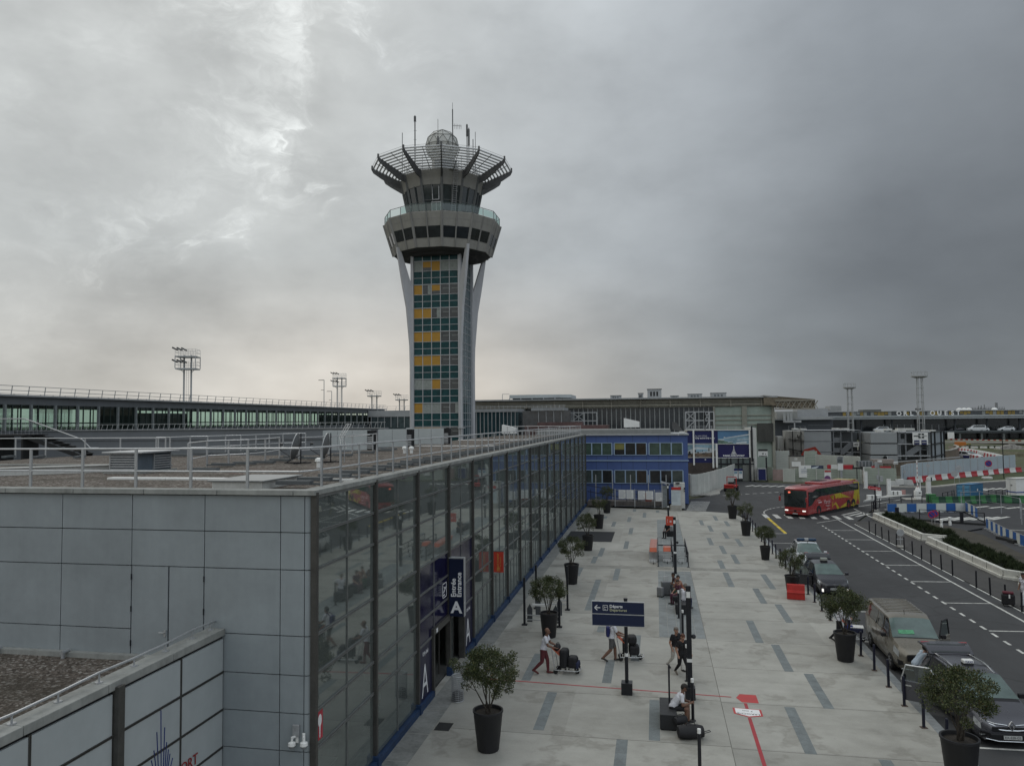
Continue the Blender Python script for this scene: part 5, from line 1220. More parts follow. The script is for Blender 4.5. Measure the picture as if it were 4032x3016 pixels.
def barrier_mesh(name,L_,h,w_,m,foot=.16):
 b=MB();b.extr([(-L_/2,-w_/2,0),(-L_/2,w_/2,0),(-L_/2,w_/2,foot),(-L_/2,w_*.22,h*.62),(-L_/2,w_*.2,h),(-L_/2,-w_*.2,h),(-L_/2,-w_*.22,h*.62),(-L_/2,-w_/2,foot)],(L_,0,0))
 me=b.mesh(name);me.materials.append(m);return me
m_redb=mat('site_red_plastic',(.38,.025,.035),.45,0,.1,1);m_whb=mat('site_white_plastic',(.62,.62,.60),.45,0,.07,1)
BR=barrier_mesh('barrier',1.45,.95,.5,m_redb);BW=barrier_mesh('barrier',1.45,.95,.5,m_whb)
def barrier(me,x,y,rz,lab,grp,sc=(1,1,1),zz=-.2):
 o=bpy.data.objects.new('water_barrier',me);COL.objects.link(o);o.location=(x,y,zz);o.rotation_euler=(0,0,rz);o.scale=sc;return tag(o,lab,'barrier',grp)
bp=[(41.22,130.5),(44.81,134.02),(49.99,139.32),(55.32,144.43),(60.63,149.86),(65.16,153.73)]
path=[Vector((38.2,127.5))]+[Vector(p)for p in bp]
def along(path,s):
 for a,c in zip(path,path[1:]):
  l=(c-a).length
  if s<=l:return a+(c-a)*s/l,math.atan2((c-a).y,(c-a).x)
  s-=l
 return path[-1],math.atan2((c-a).y,(c-a).x)
tot=sum((c-a).length for a,c in zip(path,path[1:]));n=19
for i in range(n):
 p,an=along(path,tot*(i+.5)/n);col_='red' if i%2==0 else 'white'
 barrier(BR if i%2==0 else BW,p.x,p.y,an,'%s plastic barrier along the foot of the grey hoarding, %s from its left end'%(col_,ORD[i]),'red and white barriers along the grey hoarding',(tot/n/1.47,1,1))
t=thing('grey_hoarding','long pale blue-grey solid hoarding behind the red and white barriers','hoarding',(0,0,0))
b=MB();c=MB();hp=[(36.1,123.6),(38.6,129.0)]+[(x-.5,y+.9)for x,y in bp[0:]]
for i,(p,q_)in enumerate(zip(hp,hp[1:])):
 b.bar((*p,1.2),(*q_,1.2),.12,3.0+.08*i)
 for j in range(3):s_=Vector((*p,0)).lerp(Vector((*q_,0)),j/3);c.bar(s_+Vector((0,-.1,-.2)),s_+Vector((0,-.1,2.75)),.09)
b.build('boards',mat('pale_blue_hoarding',(.36,.42,.455),.55,0,.05,.5,streak=.2),t);c.build('posts',m_galv,t)
for i,(x0,x1,col_)in enumerate(((1420,1495,0),(1500,1632,1),(1770,1980,0))):
 a_,c_=ak(K2,x0,1105,133),ak(K2,x1,1105,133)
 barrier(BR if col_==0 else BW,(a_.x+c_.x)/2,133,0,['narrow red plastic barrier left of the parking totem','white plastic barrier left of the parking totem','red plastic barrier right of the parking totem'][i],None,((c_.x-a_.x)/1.45,1,2.6),-.15)
for i,(x0,x1,col_)in enumerate(((265,445,1),(450,590,0),(640,872,0),(1205,1520,1),(1520,1650,0),(1700,1815,0))):
 Y=131 if i<3 else 142
 a_,c_=ak(K3,x0,1120,Y),ak(K3,x1,1120,Y);zt_=ak(K3,x0,(1040,1020,1025,1060,1020,1015)[i],Y).z
 barrier(BR if col_==0 else BW,(a_.x+c_.x)/2,Y,0,['white plastic barrier above the pale green fence','left red plastic barrier above the pale green fence','right red plastic barrier above the pale green fence','long white plastic barrier behind the grey hoarding','left dark red barrier peeping over the grey hoarding','right dark red barrier peeping over the grey hoarding by the black post'][i],None,((c_.x-a_.x)/1.45,1,(zt_+.2)/.95),-.2)
m_cont=mat('container_grey',(.30,.315,.32),.55,.1,.05,.4,streak=.3);m_contw=mat('flaking_white_cladding',(.58,.58,.55),.7,0,.2,1.3,streak=.4)
m_stair=mat('stair_steel',(.17,.18,.19),.55,.3,.1,.6)
def ends(t,k,cols_,rows_,Y,m,depth,gap=2.5):
 for(a,c)in cols_:
  for(r0_,r1_)in rows_:
   o=panel('unit',k,a+gap,r0_+gap,c-gap,r1_-gap,Y,depth,m,t)
   b=MB();pbox(b,k,a,r1_-gap,c,r1_+gap,Y+.05,depth-.1);b.build('unit_rail',m_dark,t)
t=thing('container_block','three-storey grey container offices with flaking white end and outside stair, left block','site offices',(0,0,0))
ends(t,K2,[(918,1500)],[(262,485),(488,715),(718,880)],166,m_cont,9);
b=MB();Y=166
a0,a1=ak(K2,580,250,171),ak(K2,918,262,166);zb=a1.z-7.9
b.extr([(a0.x,171,zb),(a1.x,166,zb),(a1.x,166,a1.z),(a0.x,171,a1.z)],(.1,8.5,0));b.build('flaking_end',m_contw,t)
b=MB()
for yl,yr in((438,472),(645,710)):
 p,q_=ak(K2,578,yl,170.8),ak(K2,918,yr,165.85);b.bar(p,q_,.12,.14)
for x in(662,842):
 f_=(x-580)/338;p=a0.lerp(a1,f_);b.bar((p.x,p.y-.15,zb),(p.x,p.y-.15,a1.z),.13)
b.build('joints',m_dark,t)
b=MB();r9=random.Random(3)
for i in range(14):
 f_=r9.uniform(.05,.95);p=a0.lerp(a1,f_);z=zb+r9.uniform(.5,7.5);b.obox((p.x,p.y-.12,z),(r9.uniform(.1,.2),.1,r9.uniform(.2,.7)),R(-45))
b.build('worn_patches',mat('worn_patch',(.11,.11,.10),.8),t)
b=MB();pbox(b,K2,918,238,2140,250,165.8,9);pbox(b,K2,1500,490,2140,503,166.5,1.5);pbox(b,K2,1500,712,2140,726,166.5,1.5);b.build('decks',m_galv,t)
panel('rear_units',K2,1505,280,2060,880,169,6,mat('container_dark',(.16,.175,.185),.6,.1,.08,.4),t)
b=MB()
for x in(1503,1558,1720,1960,2138):pbox(b,K2,x-4,240,x+4,880,166.3,.15)
for(x0,y0,x1,y1)in((1725,735,1962,520),(1725,880,1962,770)):
 p,q_=ak(K2,x0,y0,166.5),ak(K2,x1,y1,166.5);b.bar(p,q_,.2,1.1);p2,q2=p+Vector((0,1.3,0)),q_+Vector((0,1.3,0));b.bar(p2,q2,.2,.4)
 for i in range(8):s_=p.lerp(q_,i/8);b.box(s_.x,166.5,s_.z-.05,s_.x+.5,167.8,s_.z+.02)
pbox(b,K2,1560,625,1720,720,166.4,.1);pbox(b,K2,1560,400,1720,480,166.4,.1);b.build('stair',m_stair,t)
o=panel('notice',K2,1990,508,2112,600,166,.1,m_white,t);lb=MB();bars(lb,K2,2000,528,2100,585,3,165.96,None,.5,.3,7);lb.build('lettering',m_pk,o)
b=MB();
for x0,x1,y0 in((680,800,200),(850,975,205),(1560,1690,195),(1740,1900,200)):pbox(b,K2,x0,y0,x1,y0+30,170,2)
b.build('roof_clutter',m_contw,t);b=MB();pbox(b,K2,580,150,940,156,175,.1);pbox(b,K2,1010,126,1480,134,178,.1)
for x in(580,700,830,940):pbox(b,K2,x-3,150,x+3,245,175,.1)
b.build('roof_railing',m_stair,t)
t=thing('container_block','three-storey grey container offices with white banner and outside stair, right block','site offices',(0,0,0))
ends(t,K3,[(430,1022)],[(290,522),(540,770),(790,990)],160,m_cont,9)
panel('rear_units',K3,1030,300,1700,1000,163,6,MATS['container_dark'],t)
b=MB();r0_,r1_=ak(K3,1725,275,160),ak(K3,2005,265,173)
b.extr([(r0_.x,160,r0_.z-7.2),(r1_.x,173,r0_.z-7.2),(r1_.x,173,r0_.z),(r0_.x,160,r0_.z)],(-.6,.3,0));b.build('side_units',mat('container_side',(.27,.30,.325),.55,.1,.05,.4,streak=.3),t)
b=MB()
for f_ in(0,.27,.76,1):p=r0_.lerp(Vector((r1_.x,173,r0_.z)),f_);b.bar((p.x+.1,p.y-.1,r0_.z-7.2),(p.x+.1,p.y-.1,r0_.z),.22)
for z in(r0_.z-2.45,r0_.z-4.9,r0_.z-.05):b.bar((r0_.x+.1,159.9,z),(r1_.x+.1,172.9,z),.2)
b.build('side_joints',m_dark,t)
b=MB();pbox(b,K3,1020,268,1735,292,159.8,3);pbox(b,K3,1020,530,1735,552,159.9,1.6);pbox(b,K3,1020,785,1740,812,159.9,1.6);b.build('decks',m_galv,t)
b=MB()
for x in(1028,1070,1195,1505,1700):pbox(b,K3,x-6,270,x+6,880,160,.16)
p,q_=ak(K3,1225,780,160.1),ak(K3,1500,590,160.1);b.bar(p,q_,.25,1.1);b.bar(p+Vector((0,1.3,0)),q_+Vector((0,1.3,0)),.25,.5)
for i in range(9):s_=p.lerp(q_,i/9);b.box(s_.x,160.1,s_.z,s_.x+.5,161.4,s_.z+.06)
pbox(b,K3,1035,430,1185,525,160.1,.08);pbox(b,K3,1520,655,1700,668,160.1,.08);pbox(b,K3,1520,600,1700,610,160.1,.08);b.build('stair',m_stair,t)
o=panel('banner',K3,1348,292,1672,556,159.6,.06,m_white,t)
o.data.transform(Matrix.Identity(4));b=MB();pbox(b,K3,1380,458,1490,550,159.52,.05);pbox(b,K3,1540,458,1650,552,159.52,.05);b.build('banner_panels',m_pnavy,o)
b=MB();pbox(b,K3,1370,355,1500,375,159.52,.05);c_=ak(K3,1532,362,159.5)
for a_ in range(4):b.obox((c_.x+.42*math.cos(R(45+90*a_)),159.55,c_.z+.42*math.sin(R(45+90*a_))),(.42,.04,.3))
b.build('lettering',mat('dark_green_print',(.04,.05,.05),.6),o);b=MB();pbox(b,K3,1385,488,1485,515,159.48,.03);pbox(b,K3,1548,490,1645,515,159.48,.03);pbox(b,K3,1570,352,1655,368,159.52,.05);b.build('lettering',m_galr,o)
b=MB();pbox(b,K3,720,810,800,865,159.7,.5);o=b.build('air_conditioner',m_white,t);b=MB();c_=ak(K3,747,840,159.68);b.cyl((c_.x,159.62,c_.z),(c_.x,159.68,c_.z),.38,n=16);b.build('fan',m_dark,o)
b=MB();
for x0,x1,y0 in((580,720,235),(770,900,205),(940,1200,240),(1600,1700,235),(1760,1850,235),(1030,1390,200)):pbox(b,K3,x0,y0,x1,y0+45,165,2)
b.build('roof_clutter',m_contw,t);b=MB();pbox(b,K3,715,118,2040,126,172,.1);pbox(b,K3,715,165,2060,172,172,.1)
for x in range(715,2050,150):pbox(b,K3,x-3,118,x+3,230,172,.1)
b.build('roof_railing',m_stair,t)
o=panel('white_tarpaulin',K4,555,835,690,975,200,.2,m_white);tag(o,'white tarpaulin sheet on scaffold behind the right container block','tarpaulin')
o=panel('glazed_ground_cabin',K3,172,915,475,1030,139,2,mat('dusty_glazing',(.12,.135,.145),.3,0,.2,.4));tag(o,'low dusty glazed cabin between the white fence and the container block','cabin')
b=MB()
for x in(180,245,320,395,470):pbox(b,K3,x-5,915,x+5,1030,138.9,.1)
b.build('frame',m_galv,o)
o=panel('shack_wall',K3,490,880,940,960,141,2,mat('dusty_pink_wall',(.28,.24,.22),.8,0,.15,.4));tag(o,'low dusty pink shack wall under the right container block','shack')
t=thing('timber_palisade','brown timber plank palisade in front of the right container block','fence',(0,0,0));r9=random.Random(8);b=MB()
m_wood=mat('weathered_timber',(.15,.12,.09),.85,0,.3,1.4,streak=.5)
p,q_=ak(K3,700,950,146),ak(K3,2200,815,151);n=60
for i in range(n):
 s_=p.lerp(q_,i/n);yb=s_.y-4*math.sin(i/n*PI*.6);b.box(s_.x,yb,-.3,s_.x+(q_.x-p.x)/n-.06,yb+.12,s_.z-.05+r9.uniform(-.05,.05))
b.build('planks',m_wood,t);b=MB();b.bar((p.x,p.y-.2,p.z),(q_.x,q_.y-3.6,q_.z+.1),.25,.15);b.build('rail',m_galr,t)
t=thing('ramp_retaining_wall','curved plank-faced retaining wall beside the sunken ramp','wall',(0,0,0));b=MB();b2=MB()
wp_=[gk(K4,x,y,-.2)for x,y in((225,1570),(400,1555),(600,1530),(720,1485),(785,1440),(770,1400),(700,1370))]
for p,q_ in zip(wp_,wp_[1:]):
 b.bar((p.x,p.y,1.2),(q_.x,q_.y,1.2),.3,3.0);b2.bar((p.x,p.y,2.8),(q_.x,q_.y,2.8),.5,.18)
b.build('planks',m_wood,t);b2.build('coping',m_conc,t)
def excavator(label,x,y,rz,col_,sc=1):
 t=thing('excavator',label,'excavator',(x,y,-.2),rz);t.scale=(sc,sc,sc);m=mat('excavator_'+col_,{'red':(.30,.03,.015),'orange':(.42,.12,.02)}[col_],.5,0,.15,1)
 b=MB();b.box(-1.5,-1.2,1.0,1.6,1.2,2.0);b.box(-1.6,-1.1,1.9,.2,1.1,2.5);b.build('body',m,t,bevel=.1);MB().box(.2,.1,1.9,1.5,1.2,3.2).build('cab',m_dark,t,bevel=.1)
 for s_ in(-1,1):MB().box(-2,s_*1.2-.3,0,2,s_*1.2+.3,.9).build('track',m_rubber,t,bevel=.2)
 b=MB();b.bar((1.2,-.3,1.9),(3.2,-.3,4.6),.4,.55);b.bar((3.0,-.3,4.6),(5.2,-.3,4.0),.38,.5);b.bar((5.0,-.3,4.2),(6.0,-.3,2.4),.32,.4);b.build('arm',m,t);MB().obox((6.0,-.3,1.9),(.9,1.0,.9),.3).build('bucket',m_dark,t,bevel=.1);return t
p=ak(K2,1450,830,158);excavator('red-orange excavator with bent arm above the white fence',p.x+.5,158,R(180),'red',.95)
p=ak(K3,300,700,172);excavator('dark red excavator between the two container blocks',p.x+1,178,R(200),'red',1.0)
b=MB();p=ak(K2,470,830,160);b.obox((p.x,160,.9),(3.2,2,1.4));tag(b.build('site_skip',mat('faded_red_skip',(.36,.07,.06),.6,0,.15,.6),bevel=.1),'faded red skip below the brown rubble heap','skip')
def heap(label,k,x0,x1,ytop,Y,m,seed):
 a_,c_=ak(k,x0,ytop,Y),ak(k,x1,ytop,Y);r9=random.Random(seed);b=MB();nx,ny=18,10;w_=c_.x-a_.x;h=a_.z+.3;v=[]
 for j in range(ny):
  for i in range(nx):
   u,q_=i/(nx-1),j/(ny-1);e=max(0,math.sin(PI*u)*math.sin(PI*min(q_*1.3,1)))**.6;v.append((a_.x+w_*u,Y+q_*6,-.3+h*e*(.75+.35*mnoise.noise((i*.5+seed,j*.6,0)))))
 b.add(v,[(j*nx+i,j*nx+i+1,(j+1)*nx+i+1,(j+1)*nx+i)for j in range(ny-1)for i in range(nx-1)]);return tag(b.build('rubble_heap',m),label,'rubble heap')
m_earth=mat('brown_earth',(.13,.09,.06),.95,0,.35,1.0,bump=.6);m_earthg=mat('grey_rubble',(.20,.19,.175),.95,0,.35,1.2,bump=.6)
heap('brown rubble heap between the junction building and the left container block',K2,340,590,560,168,m_earth,2);heap('grey rubble heap below the dark red excavator',K3,100,440,700,168,m_earthg,5)
b=MB();b.box(*ak(K2,340,440,176)[:2],0,ak(K2,480,440,176).x,180,ak(K2,340,380,176).z);tag(b.build('site_cabin',m_whited),'small dull white cabin right behind the brown rubble','cabin')
OY=380.0
def ox(px):return atY(px,1640,OY).x
def oz(px,py):return atY(px,py,OY).z
t=thing('west_terminal','long distant western terminal with grey canopy, yellow blinds and white roof letters','building',(0,0,0))
X0,X1=ox(3040),ox(4130)
zc1,zc0=10.75,9.15;zroof=12.75;zdeck=3.35
MB().box(X0-20,OY,zc0,X1+40,OY+30,zc1-.5).build('canopy',mat('canopy_grey',(.30,.325,.345),.6,0,.06,.1,streak=.2),t)  # distance haze put into the terminal colours as a slight blue tint
MB().box(X0+12,OY-.4,zc1-.5,X1+40,OY+30,zc1).build('canopy_edge',mat('canopy_edge',(.47,.50,.52),.6,0,.05,.1),t)
MB().box(X0+6,OY+6,zc1,X1+40,OY+34,zroof).build('upper_storey',glossmat('upper_glazing',(.05,.055,.06),.2),t)
MB().box(X0+6,OY+5.2,zroof,X1+40,OY+35,zroof+.35).build('roof_edge',m_galr,t)
b=MB();r9=random.Random(2);x=X0+30;m_yb1=mat('yellow_blinds',(.27,.19,.05),.7,0,.15,.4);m_yb2=mat('grey_blinds',(.25,.26,.25),.7,0,.1,.4)
while x<X1+30:
 if r9.random()<.68:b.box(x,OY+5.9,zc1+.15+r9.choice((0,0,.5)),x+1.35,OY+5.98,zroof-.1,m_yb1 if r9.random()<.75 else m_yb2)
 x+=1.55
b.build('blinds',None,t)
MB().box(X0-20,OY+9,-.3,X1+40,OY+30,zc0).build('glass_front',glossmat('dark_glazing',(.022,.027,.032),.15),t)
b=MB();x=X0
while x<X1+30:b.box(x-.35,OY+3,-.3,x+.35,OY+3.7,zc0);x+=13.5
b.build('columns',mat('dim_column',(.06,.068,.078),.7),t)
MB().box(X0-20,OY-5,zdeck-.75,X1+40,OY+9,zdeck).build('upper_road_deck',mat('deck_concrete',(.085,.095,.105),.8,0,.1,.2),t)
MB().box(X0-20,OY-5.3,zdeck-.2,X1+40,OY-5,zdeck+.4).build('deck_parapet',mat('deck_rail',(.10,.115,.125),.7),t)
b=MB()
for px0,px1,py0,py1 in((3793,3838,1674,1688),(3852,3896,1673,1690),(3738,3778,1679,1682),(3908,3954,1678,1682),(3968,4004,1676,1688)):b.box(ox(px0),OY+8.7,oz(px0,py1),ox(px1),OY+8.95,oz(px0,py0))
b.build('lit_entrances',mat('entrance_glazing',(.09,.105,.10),.4),t)
b=MB();x=ox(3762)
while x<X1+30:b.box(x-.4,OY-4.6,-.3,x+.4,OY-3.8,zdeck-.7);x+=9
b.build('deck_piers',mat('pier_concrete',(.14,.15,.15),.8),t)
for ch,px in zip('ORLYOUEST',(3540.6,3565.5,3590.5,3614.5,3673,3700,3726,3752,3774)):
 x=ox(px);text('roof_letter',ch,2.75,m_letter,t,frame((x,OY+.2,zc1+.95),(1,0,0),(0,0,1)),bold=.05,ext=.1)
b=MB();p=ox(3674);b.cyl((p,OY+20,zroof),(p,OY+20,oz(3674,1606)),.55,n=8);b.box(p-1,OY+19,oz(3674,1612),p+1,OY+21,oz(3674,1605));b.build('roof_beacon',m_dark,t)
for px in(3826,3846,3865,3970):b=MB();b.sphere((ox(px),OY+14,zroof+.3),1.4,sz=.8);b.build('roof_dome',m_white,t,smooth=True)
b=MB();x0,x1=ox(3872),ox(4016);b.box(x0,OY+15,zroof,x1,OY+25,oz(3900,1608));b.build('roof_plant',mat('roof_plant_grey',(.24,.245,.25),.7,0,.15,.2),t);b=MB();z=oz(3900,1603)
b.bar((x0,OY+14.8,z),(x1,OY+14.8,z),.2)
for i in range(14):b.bar((x0+(x1-x0)*i/13,OY+14.8,zroof),(x0+(x1-x0)*i/13,OY+14.8,z),.15)
for px,py in((3909,1596),(3920,1594),(3933,1590),(3982,1592)):b.bar((ox(px),OY+15,zroof),(ox(px),OY+15,oz(px,py)),.3)
b.bar((ox(3994),OY+18,zroof),(ox(3994),OY+18,oz(3994,1582)),.9);b.build('roof_railing',mat('roof_rail_dim',(.18,.185,.19),.6),t)
t=thing('far_service_building','low pale service buildings at the left end of the western terminal','building',(0,0,0));Y=330
panel('block',(0,0,1),3058,1620,3140,1650,Y,10,mat('hazy_pale',(.26,.265,.255),.7,0,.1,.15),t);panel('block',(0,0,1),3140,1607,3260,1640,Y+8,10,mat('hazy_grey',(.32,.33,.34),.7,0,.08,.15),t);panel('block',(0,0,1),3268,1598,3313,1618,Y+12,9,m_galr,t);panel('block',(0,0,1),3400,1612,3470,1620,Y+30,9,mat('hazy_dark',(.13,.135,.13),.7),t)
panel('block',(0,0,1),3048,1640,3280,1652,Y+4,10,m_galr,t);b=MB();pbox(b,(0,0,1),3050,1652,3280,1780,Y+6,8);b.build('dark_undercroft',MATS['dim_column'],t);b=MB()
for px in(3085,3100,3112):pbox(b,(0,0,1),px,1625,px+8,1664,Y-2,.5)
pbox(b,(0,0,1),3090,1655,3155,1664,Y-3,.6);pbox(b,(0,0,1),3127,1660,3131,1690,Y-3,.5);b.build('gantry',m_galr,t)
def high_mast(label,px,ytop,Y,dia):
 p=atY(px,ytop,Y);t=thing('high_mast_light',label,'high mast',(p.x,Y,-.2));h=p.z+.2
 b=MB();
 for a in(45,135,225,315):
  c_,s_=math.cos(R(a)),math.sin(R(a));b.bar((c_*.85,s_*.85,0),(c_*.62,s_*.62,h),.14)
 z=0;i=0
 while z<h-1:
  for a in(45,135,225,315):b.bar((.8*math.cos(R(a)),.8*math.sin(R(a)),z),(.8*math.cos(R(a+90)),.8*math.sin(R(a+90)),z),.08)
  z+=1.5
 b.build('lattice',m_mast,t);b=MB();b.lathe([(dia*.3,-.35),(dia*.55,-.1),(dia*.55,.12),(dia*.2,.2)],(0,0,h),16);b.build('head_ring',m_mast,t)
 b=MB()
 for i in range(12):a=2*PI*i/12;b.bar((dia*.52*math.cos(a),dia*.52*math.sin(a),h),(dia*.52*math.cos(a),dia*.52*math.sin(a),h+.9),.06);a2=2*PI*(i+1)/12;b.bar((dia*.52*math.cos(a),dia*.52*math.sin(a),h+.9),(dia*.52*math.cos(a2),dia*.52*math.sin(a2),h+.9),.05)
 b.build('head_rail',m_mast,t)
high_mast('shorter lattice high-mast light above the left container block',3345,1526,190,2.6);high_mast('taller lattice high-mast light in front of the roof letters',3620,1482,176,3.0)
t=thing('access_bridge','low concrete access bridge with red and white rail before the western terminal','bridge',(0,0,0))
p,q_=ak(K4,490,1035,345),ak(K4,2350,1075,300);pz=p.z
b=MB();b.bar((p.x,345,p.z-.2),(q_.x,300,q_.z+.1),6,.55);b.build('deck',mat('bridge_edge',(.34,.335,.32),.8,0,.1,.2),t);b=MB();b.bar((p.x,347,p.z-1.2),(q_.x,302,q_.z-1.1),3,1.6);b.build('girder',m_dark,t)
b=MB();d=Vector((q_.x-p.x,-45,q_.z-p.z))
for i in range(30):a_=Vector((p.x,342,p.z+.9))+d*i/30;c_=Vector((p.x,342,p.z+.9))+d*(i+1)/30;b.bar(a_,c_,.15,.25,m_redb if i%2 else m_whb)
b.build('safety_rail',None,t)
o=panel('orange_container',K4,770,1047,948,1135,285,3,mat('orange_container_paint',(.44,.145,.025),.6,0,.1,.4));tag(o,'orange container below the bridge in front of the western terminal','container')
t=thing('yellow_van','small yellow van next to the orange container','van',(0,0,0));my=mat('yellow_van_paint',(.45,.36,.05),.5);panel('body',K4,958,1105,1056,1135,286,2,my,t);panel('body_top',K4,970,1086,1052,1106,286,2,my,t);panel('window',K4,980,1092,1046,1104,285.9,.1,m_dark,t);b=MB()
for x in(975,1040):c_=ak(K4,x,1135,285.9);b.cyl((c_.x,285.8,c_.z),(c_.x,286.1,c_.z),.5,n=10)
b.build('wheels',m_rubber,t)
for i,x in enumerate((880,948,1085,1155,1285,1352,1495,1625)):
 o=panel('concrete_block',K4,x,1146,x+56,1185,262-i*2,1.2,m_whb);tag(o,'white block in the row along the far side of the site, %s from the left'%ORD[i],'block','white blocks across the site')
o=panel('green_bank',K4,1010,1125,1760,1195,272,4,mat('dull_green_bank',(.075,.085,.055),.9,0,.3,.3));tag(o,'low dull green bank behind the row of white blocks','bank',kind='stuff')
b=MB();a_=gk(K4,2207,1460,-.3);pl_=[gk(K4,x,y,-.3)for x,y in((1180,1210),(2400,1230),(2400,1470),(2060,1440),(1700,1340))]
heap('dry grassy mound at the right edge of the construction site',K4,1560,2500,1235,215,mat('dry_grass_mound',(.10,.093,.06),.95,0,.35,.6,bump=.5),9)
heap('low brown spoil bank below the access bridge',K4,1650,2300,1075,262,m_earthg,12)
rr_=MB();wq=[gk(K4,x,y,-.3)for x,y in((560,1180),(760,1225),(1180,1310),(1560,1400),(1880,1465),(2080,1455),(1560,1320),(1120,1240),(760,1170),(560,1140))]
rr_.add([(p.x,p.y,-.26)for p in wq],[tuple(range(len(wq)))]);struct(rr_.build('dirt_track',mat('dirt_track',(.12,.098,.07),.95,0,.3,.3)))
rq=[gk(K4,x,y,-.3)for x,y in((640,1225),(800,1300),(740,1345),(790,1440),(1000,1540),(1700,1500),(1990,1470),(1560,1400),(1130,1310),(800,1240))]
struct(MB().add([(p.x,p.y,-.255)for p in rq],[tuple(range(len(rq)))]).build('ramp_road',m_road))
gq=[gk(K4,x,y,-.3)for x,y in((520,1240),(640,1235),(775,1290),(700,1340),(560,1370),(300,1400),(300,1330))]
struct(MB().add([(p.x,p.y,-.25)for p in gq],[tuple(range(len(gq)))]).build('verge',mat('verge_grass',(.085,.095,.05),.95,0,.3,.4,bump=.4)))
BS=barrier_mesh('barrier',1.0,1.0,.5,m_redb);BSW=barrier_mesh('barrier',1.0,1.0,.5,m_whb)
def row(pts_,n,lab,grp,rot=R(-55),sc=1.4):
 P_=[gk(K4,x,y,-.3)for x,y in pts_];pth=[Vector((p.x,p.y))for p in P_];T_=sum((c-a).length for a,c in zip(pth,pth[1:]))
 for i in range(n):
  p,an=along(pth,T_*(i+.5)/n);barrier(BS if i%2==0 else BSW,p.x,p.y,an,'%s barrier in %s, %s from far end'%('red' if i%2==0 else 'white',lab,ORD[i]),grp,(T_/n*.8,sc,sc),-.27)
row([(790,1285),(1130,1345),(1230,1370)],14,'the row left of the ramp car','barriers on the ramp, far row');row([(925,1405),(1120,1470),(1270,1500)],12,'the nearer row below the ramp car','barriers on the ramp, near row');row([(1350,1410),(1480,1445),(1640,1485)],8,'the row right of the ramp car','barriers on the ramp, right row')
PB=MB().lathe([(.55,0),(.55,.55),(.4,.95),(.1,1.0)],(0,0,0),10).mesh('pole');PB.materials.append(m_whb)
pth=[Vector((p.x,p.y))for p in[gk(K4,x,y,-.3)for x,y in((730,1235),(1060,1275),(1360,1335),(1640,1400),(1840,1465))]];T_=sum((c-a).length for a,c in zip(pth,pth[1:]))
for i in range(22):
 p,an=along(pth,T_*(i+.5)/22);o=bpy.data.objects.new('edge_marker',PB);COL.objects.link(o);o.location=(p.x,p.y,-.27);tag(o,'round white edge marker along the dirt track, %s from the far end'%ORD[i],'marker','white markers along the track')
vg=MB().prism([(38.8,124.5),(41.8,130.2),(65,153.5),(72,157),(72,141),(54.4,133.0),(47.3,128.0),(40,120.8)],-.3,-.06);struct(vg.build('grass_verge',mat('grass_verge',(.05,.062,.025),.95,0,.35,.8,bump=.6)))
vk=MB()
for p,q_ in zip([(33.5,119.4),(38.0,119.0),(40.1,120.5),(47.4,127.6),(54.5,132.5),(72,140.5)],[(38.0,119.0),(40.1,120.5),(47.4,127.6),(54.5,132.5),(72,140.5)]):vk.bar((*p,-.1),(*q_,-.1),.9,.26)
struct(vk.build('verge_kerb',m_conc))
p=gk(K6_,1405,205);o=MB();o.obox((p.x,p.y,.1),(1.5,.6,.45),.1);tag(o.build('concrete_lump',m_whited,bevel=.12),'pale concrete lump lying on the grass verge','concrete block')
for lab,x0,x1,Y,yt,yb in(('low grey concrete block left of the barrier arm, left one',860,1030,121.9,245,345),('low grey concrete block left of the barrier arm, right one',1140,1360,123.5,215,315)):
 a_,c_=ak(K5_,x0,yb,Y),ak(K5_,x1,yb,Y);h=ak(K5_,x0,yt,Y).z;b=MB();b.extr([(a_.x,Y-.4,-.12),(c_.x,Y-.4,-.12),(c_.x-.2,Y-.15,h),(a_.x,Y-.15,h)],(0,.7,0));tag(b.build('concrete_block',mat('pale_concrete',(.40,.40,.385),.8,0,.1,.8)),lab,'concrete block')
o=MB();a_,c_=ak(K5_,985,300,122.6),ak(K5_,1150,195,122.6);o.extr([(a_.x,122.6,-.1),(c_.x,122.6,0),(c_.x,122.6,c_.z),(a_.x,122.6,c_.z-.1)],(0,.5,0));tag(o.build('white_barrier_block',m_whb),'plain white barrier block at the near foot of the grey hoarding','barrier')
def pillar(lab,px,ytop,ybase,wpx,m,cap=None,k=K5_):
 p=gk(k,px,ybase);q_=ak(k,px,ytop,p.y);w_=wpx/5.517*p.y/3000/2;t=thing('white_pillar',lab,'pillar',(p.x,p.y,-.13));h=q_.z+.13
 MB().box(-w_,-w_,0,w_,w_,h).build('shaft',m,t,bevel=.03);MB().box(-w_*1.25,-w_*1.25,0,w_*1.25,w_*1.25,.12).build('foot',m_whited,t);MB().box(-w_*1.05,-w_*1.05,h-.02,w_*1.05,w_*1.05,h+.06).build('cap',m_whited,t);return t,h
pillar('white square pillar just right of the coach',330,40,405,62,m_white);pillar('white square pillar left of the white toll blocks',832,205,565,66,m_white);pillar('short thick white pillar behind the red direction sign',600,455,600,100,m_white)
t,h=pillar('white square pillar with a lamp on top right of the barrier arm',1692,245,522,75,m_white);b=MB();b.lathe([(.1,0),(.28,.1),(.28,.45),(.15,.6)],(0.05,0,h),10);b.build('lamp',m_whited,t,smooth=True);MB().box(.15,-.15,h,.42,.15,h+.5).build('lamp_box',m_dark,t)
p=gk(K5_,620,590);t=thing('camera_pole','thin grey pole carrying cameras behind the red direction sign','pole',(p.x,p.y,-.13));h=ak(K5_,630,-170,p.y).z
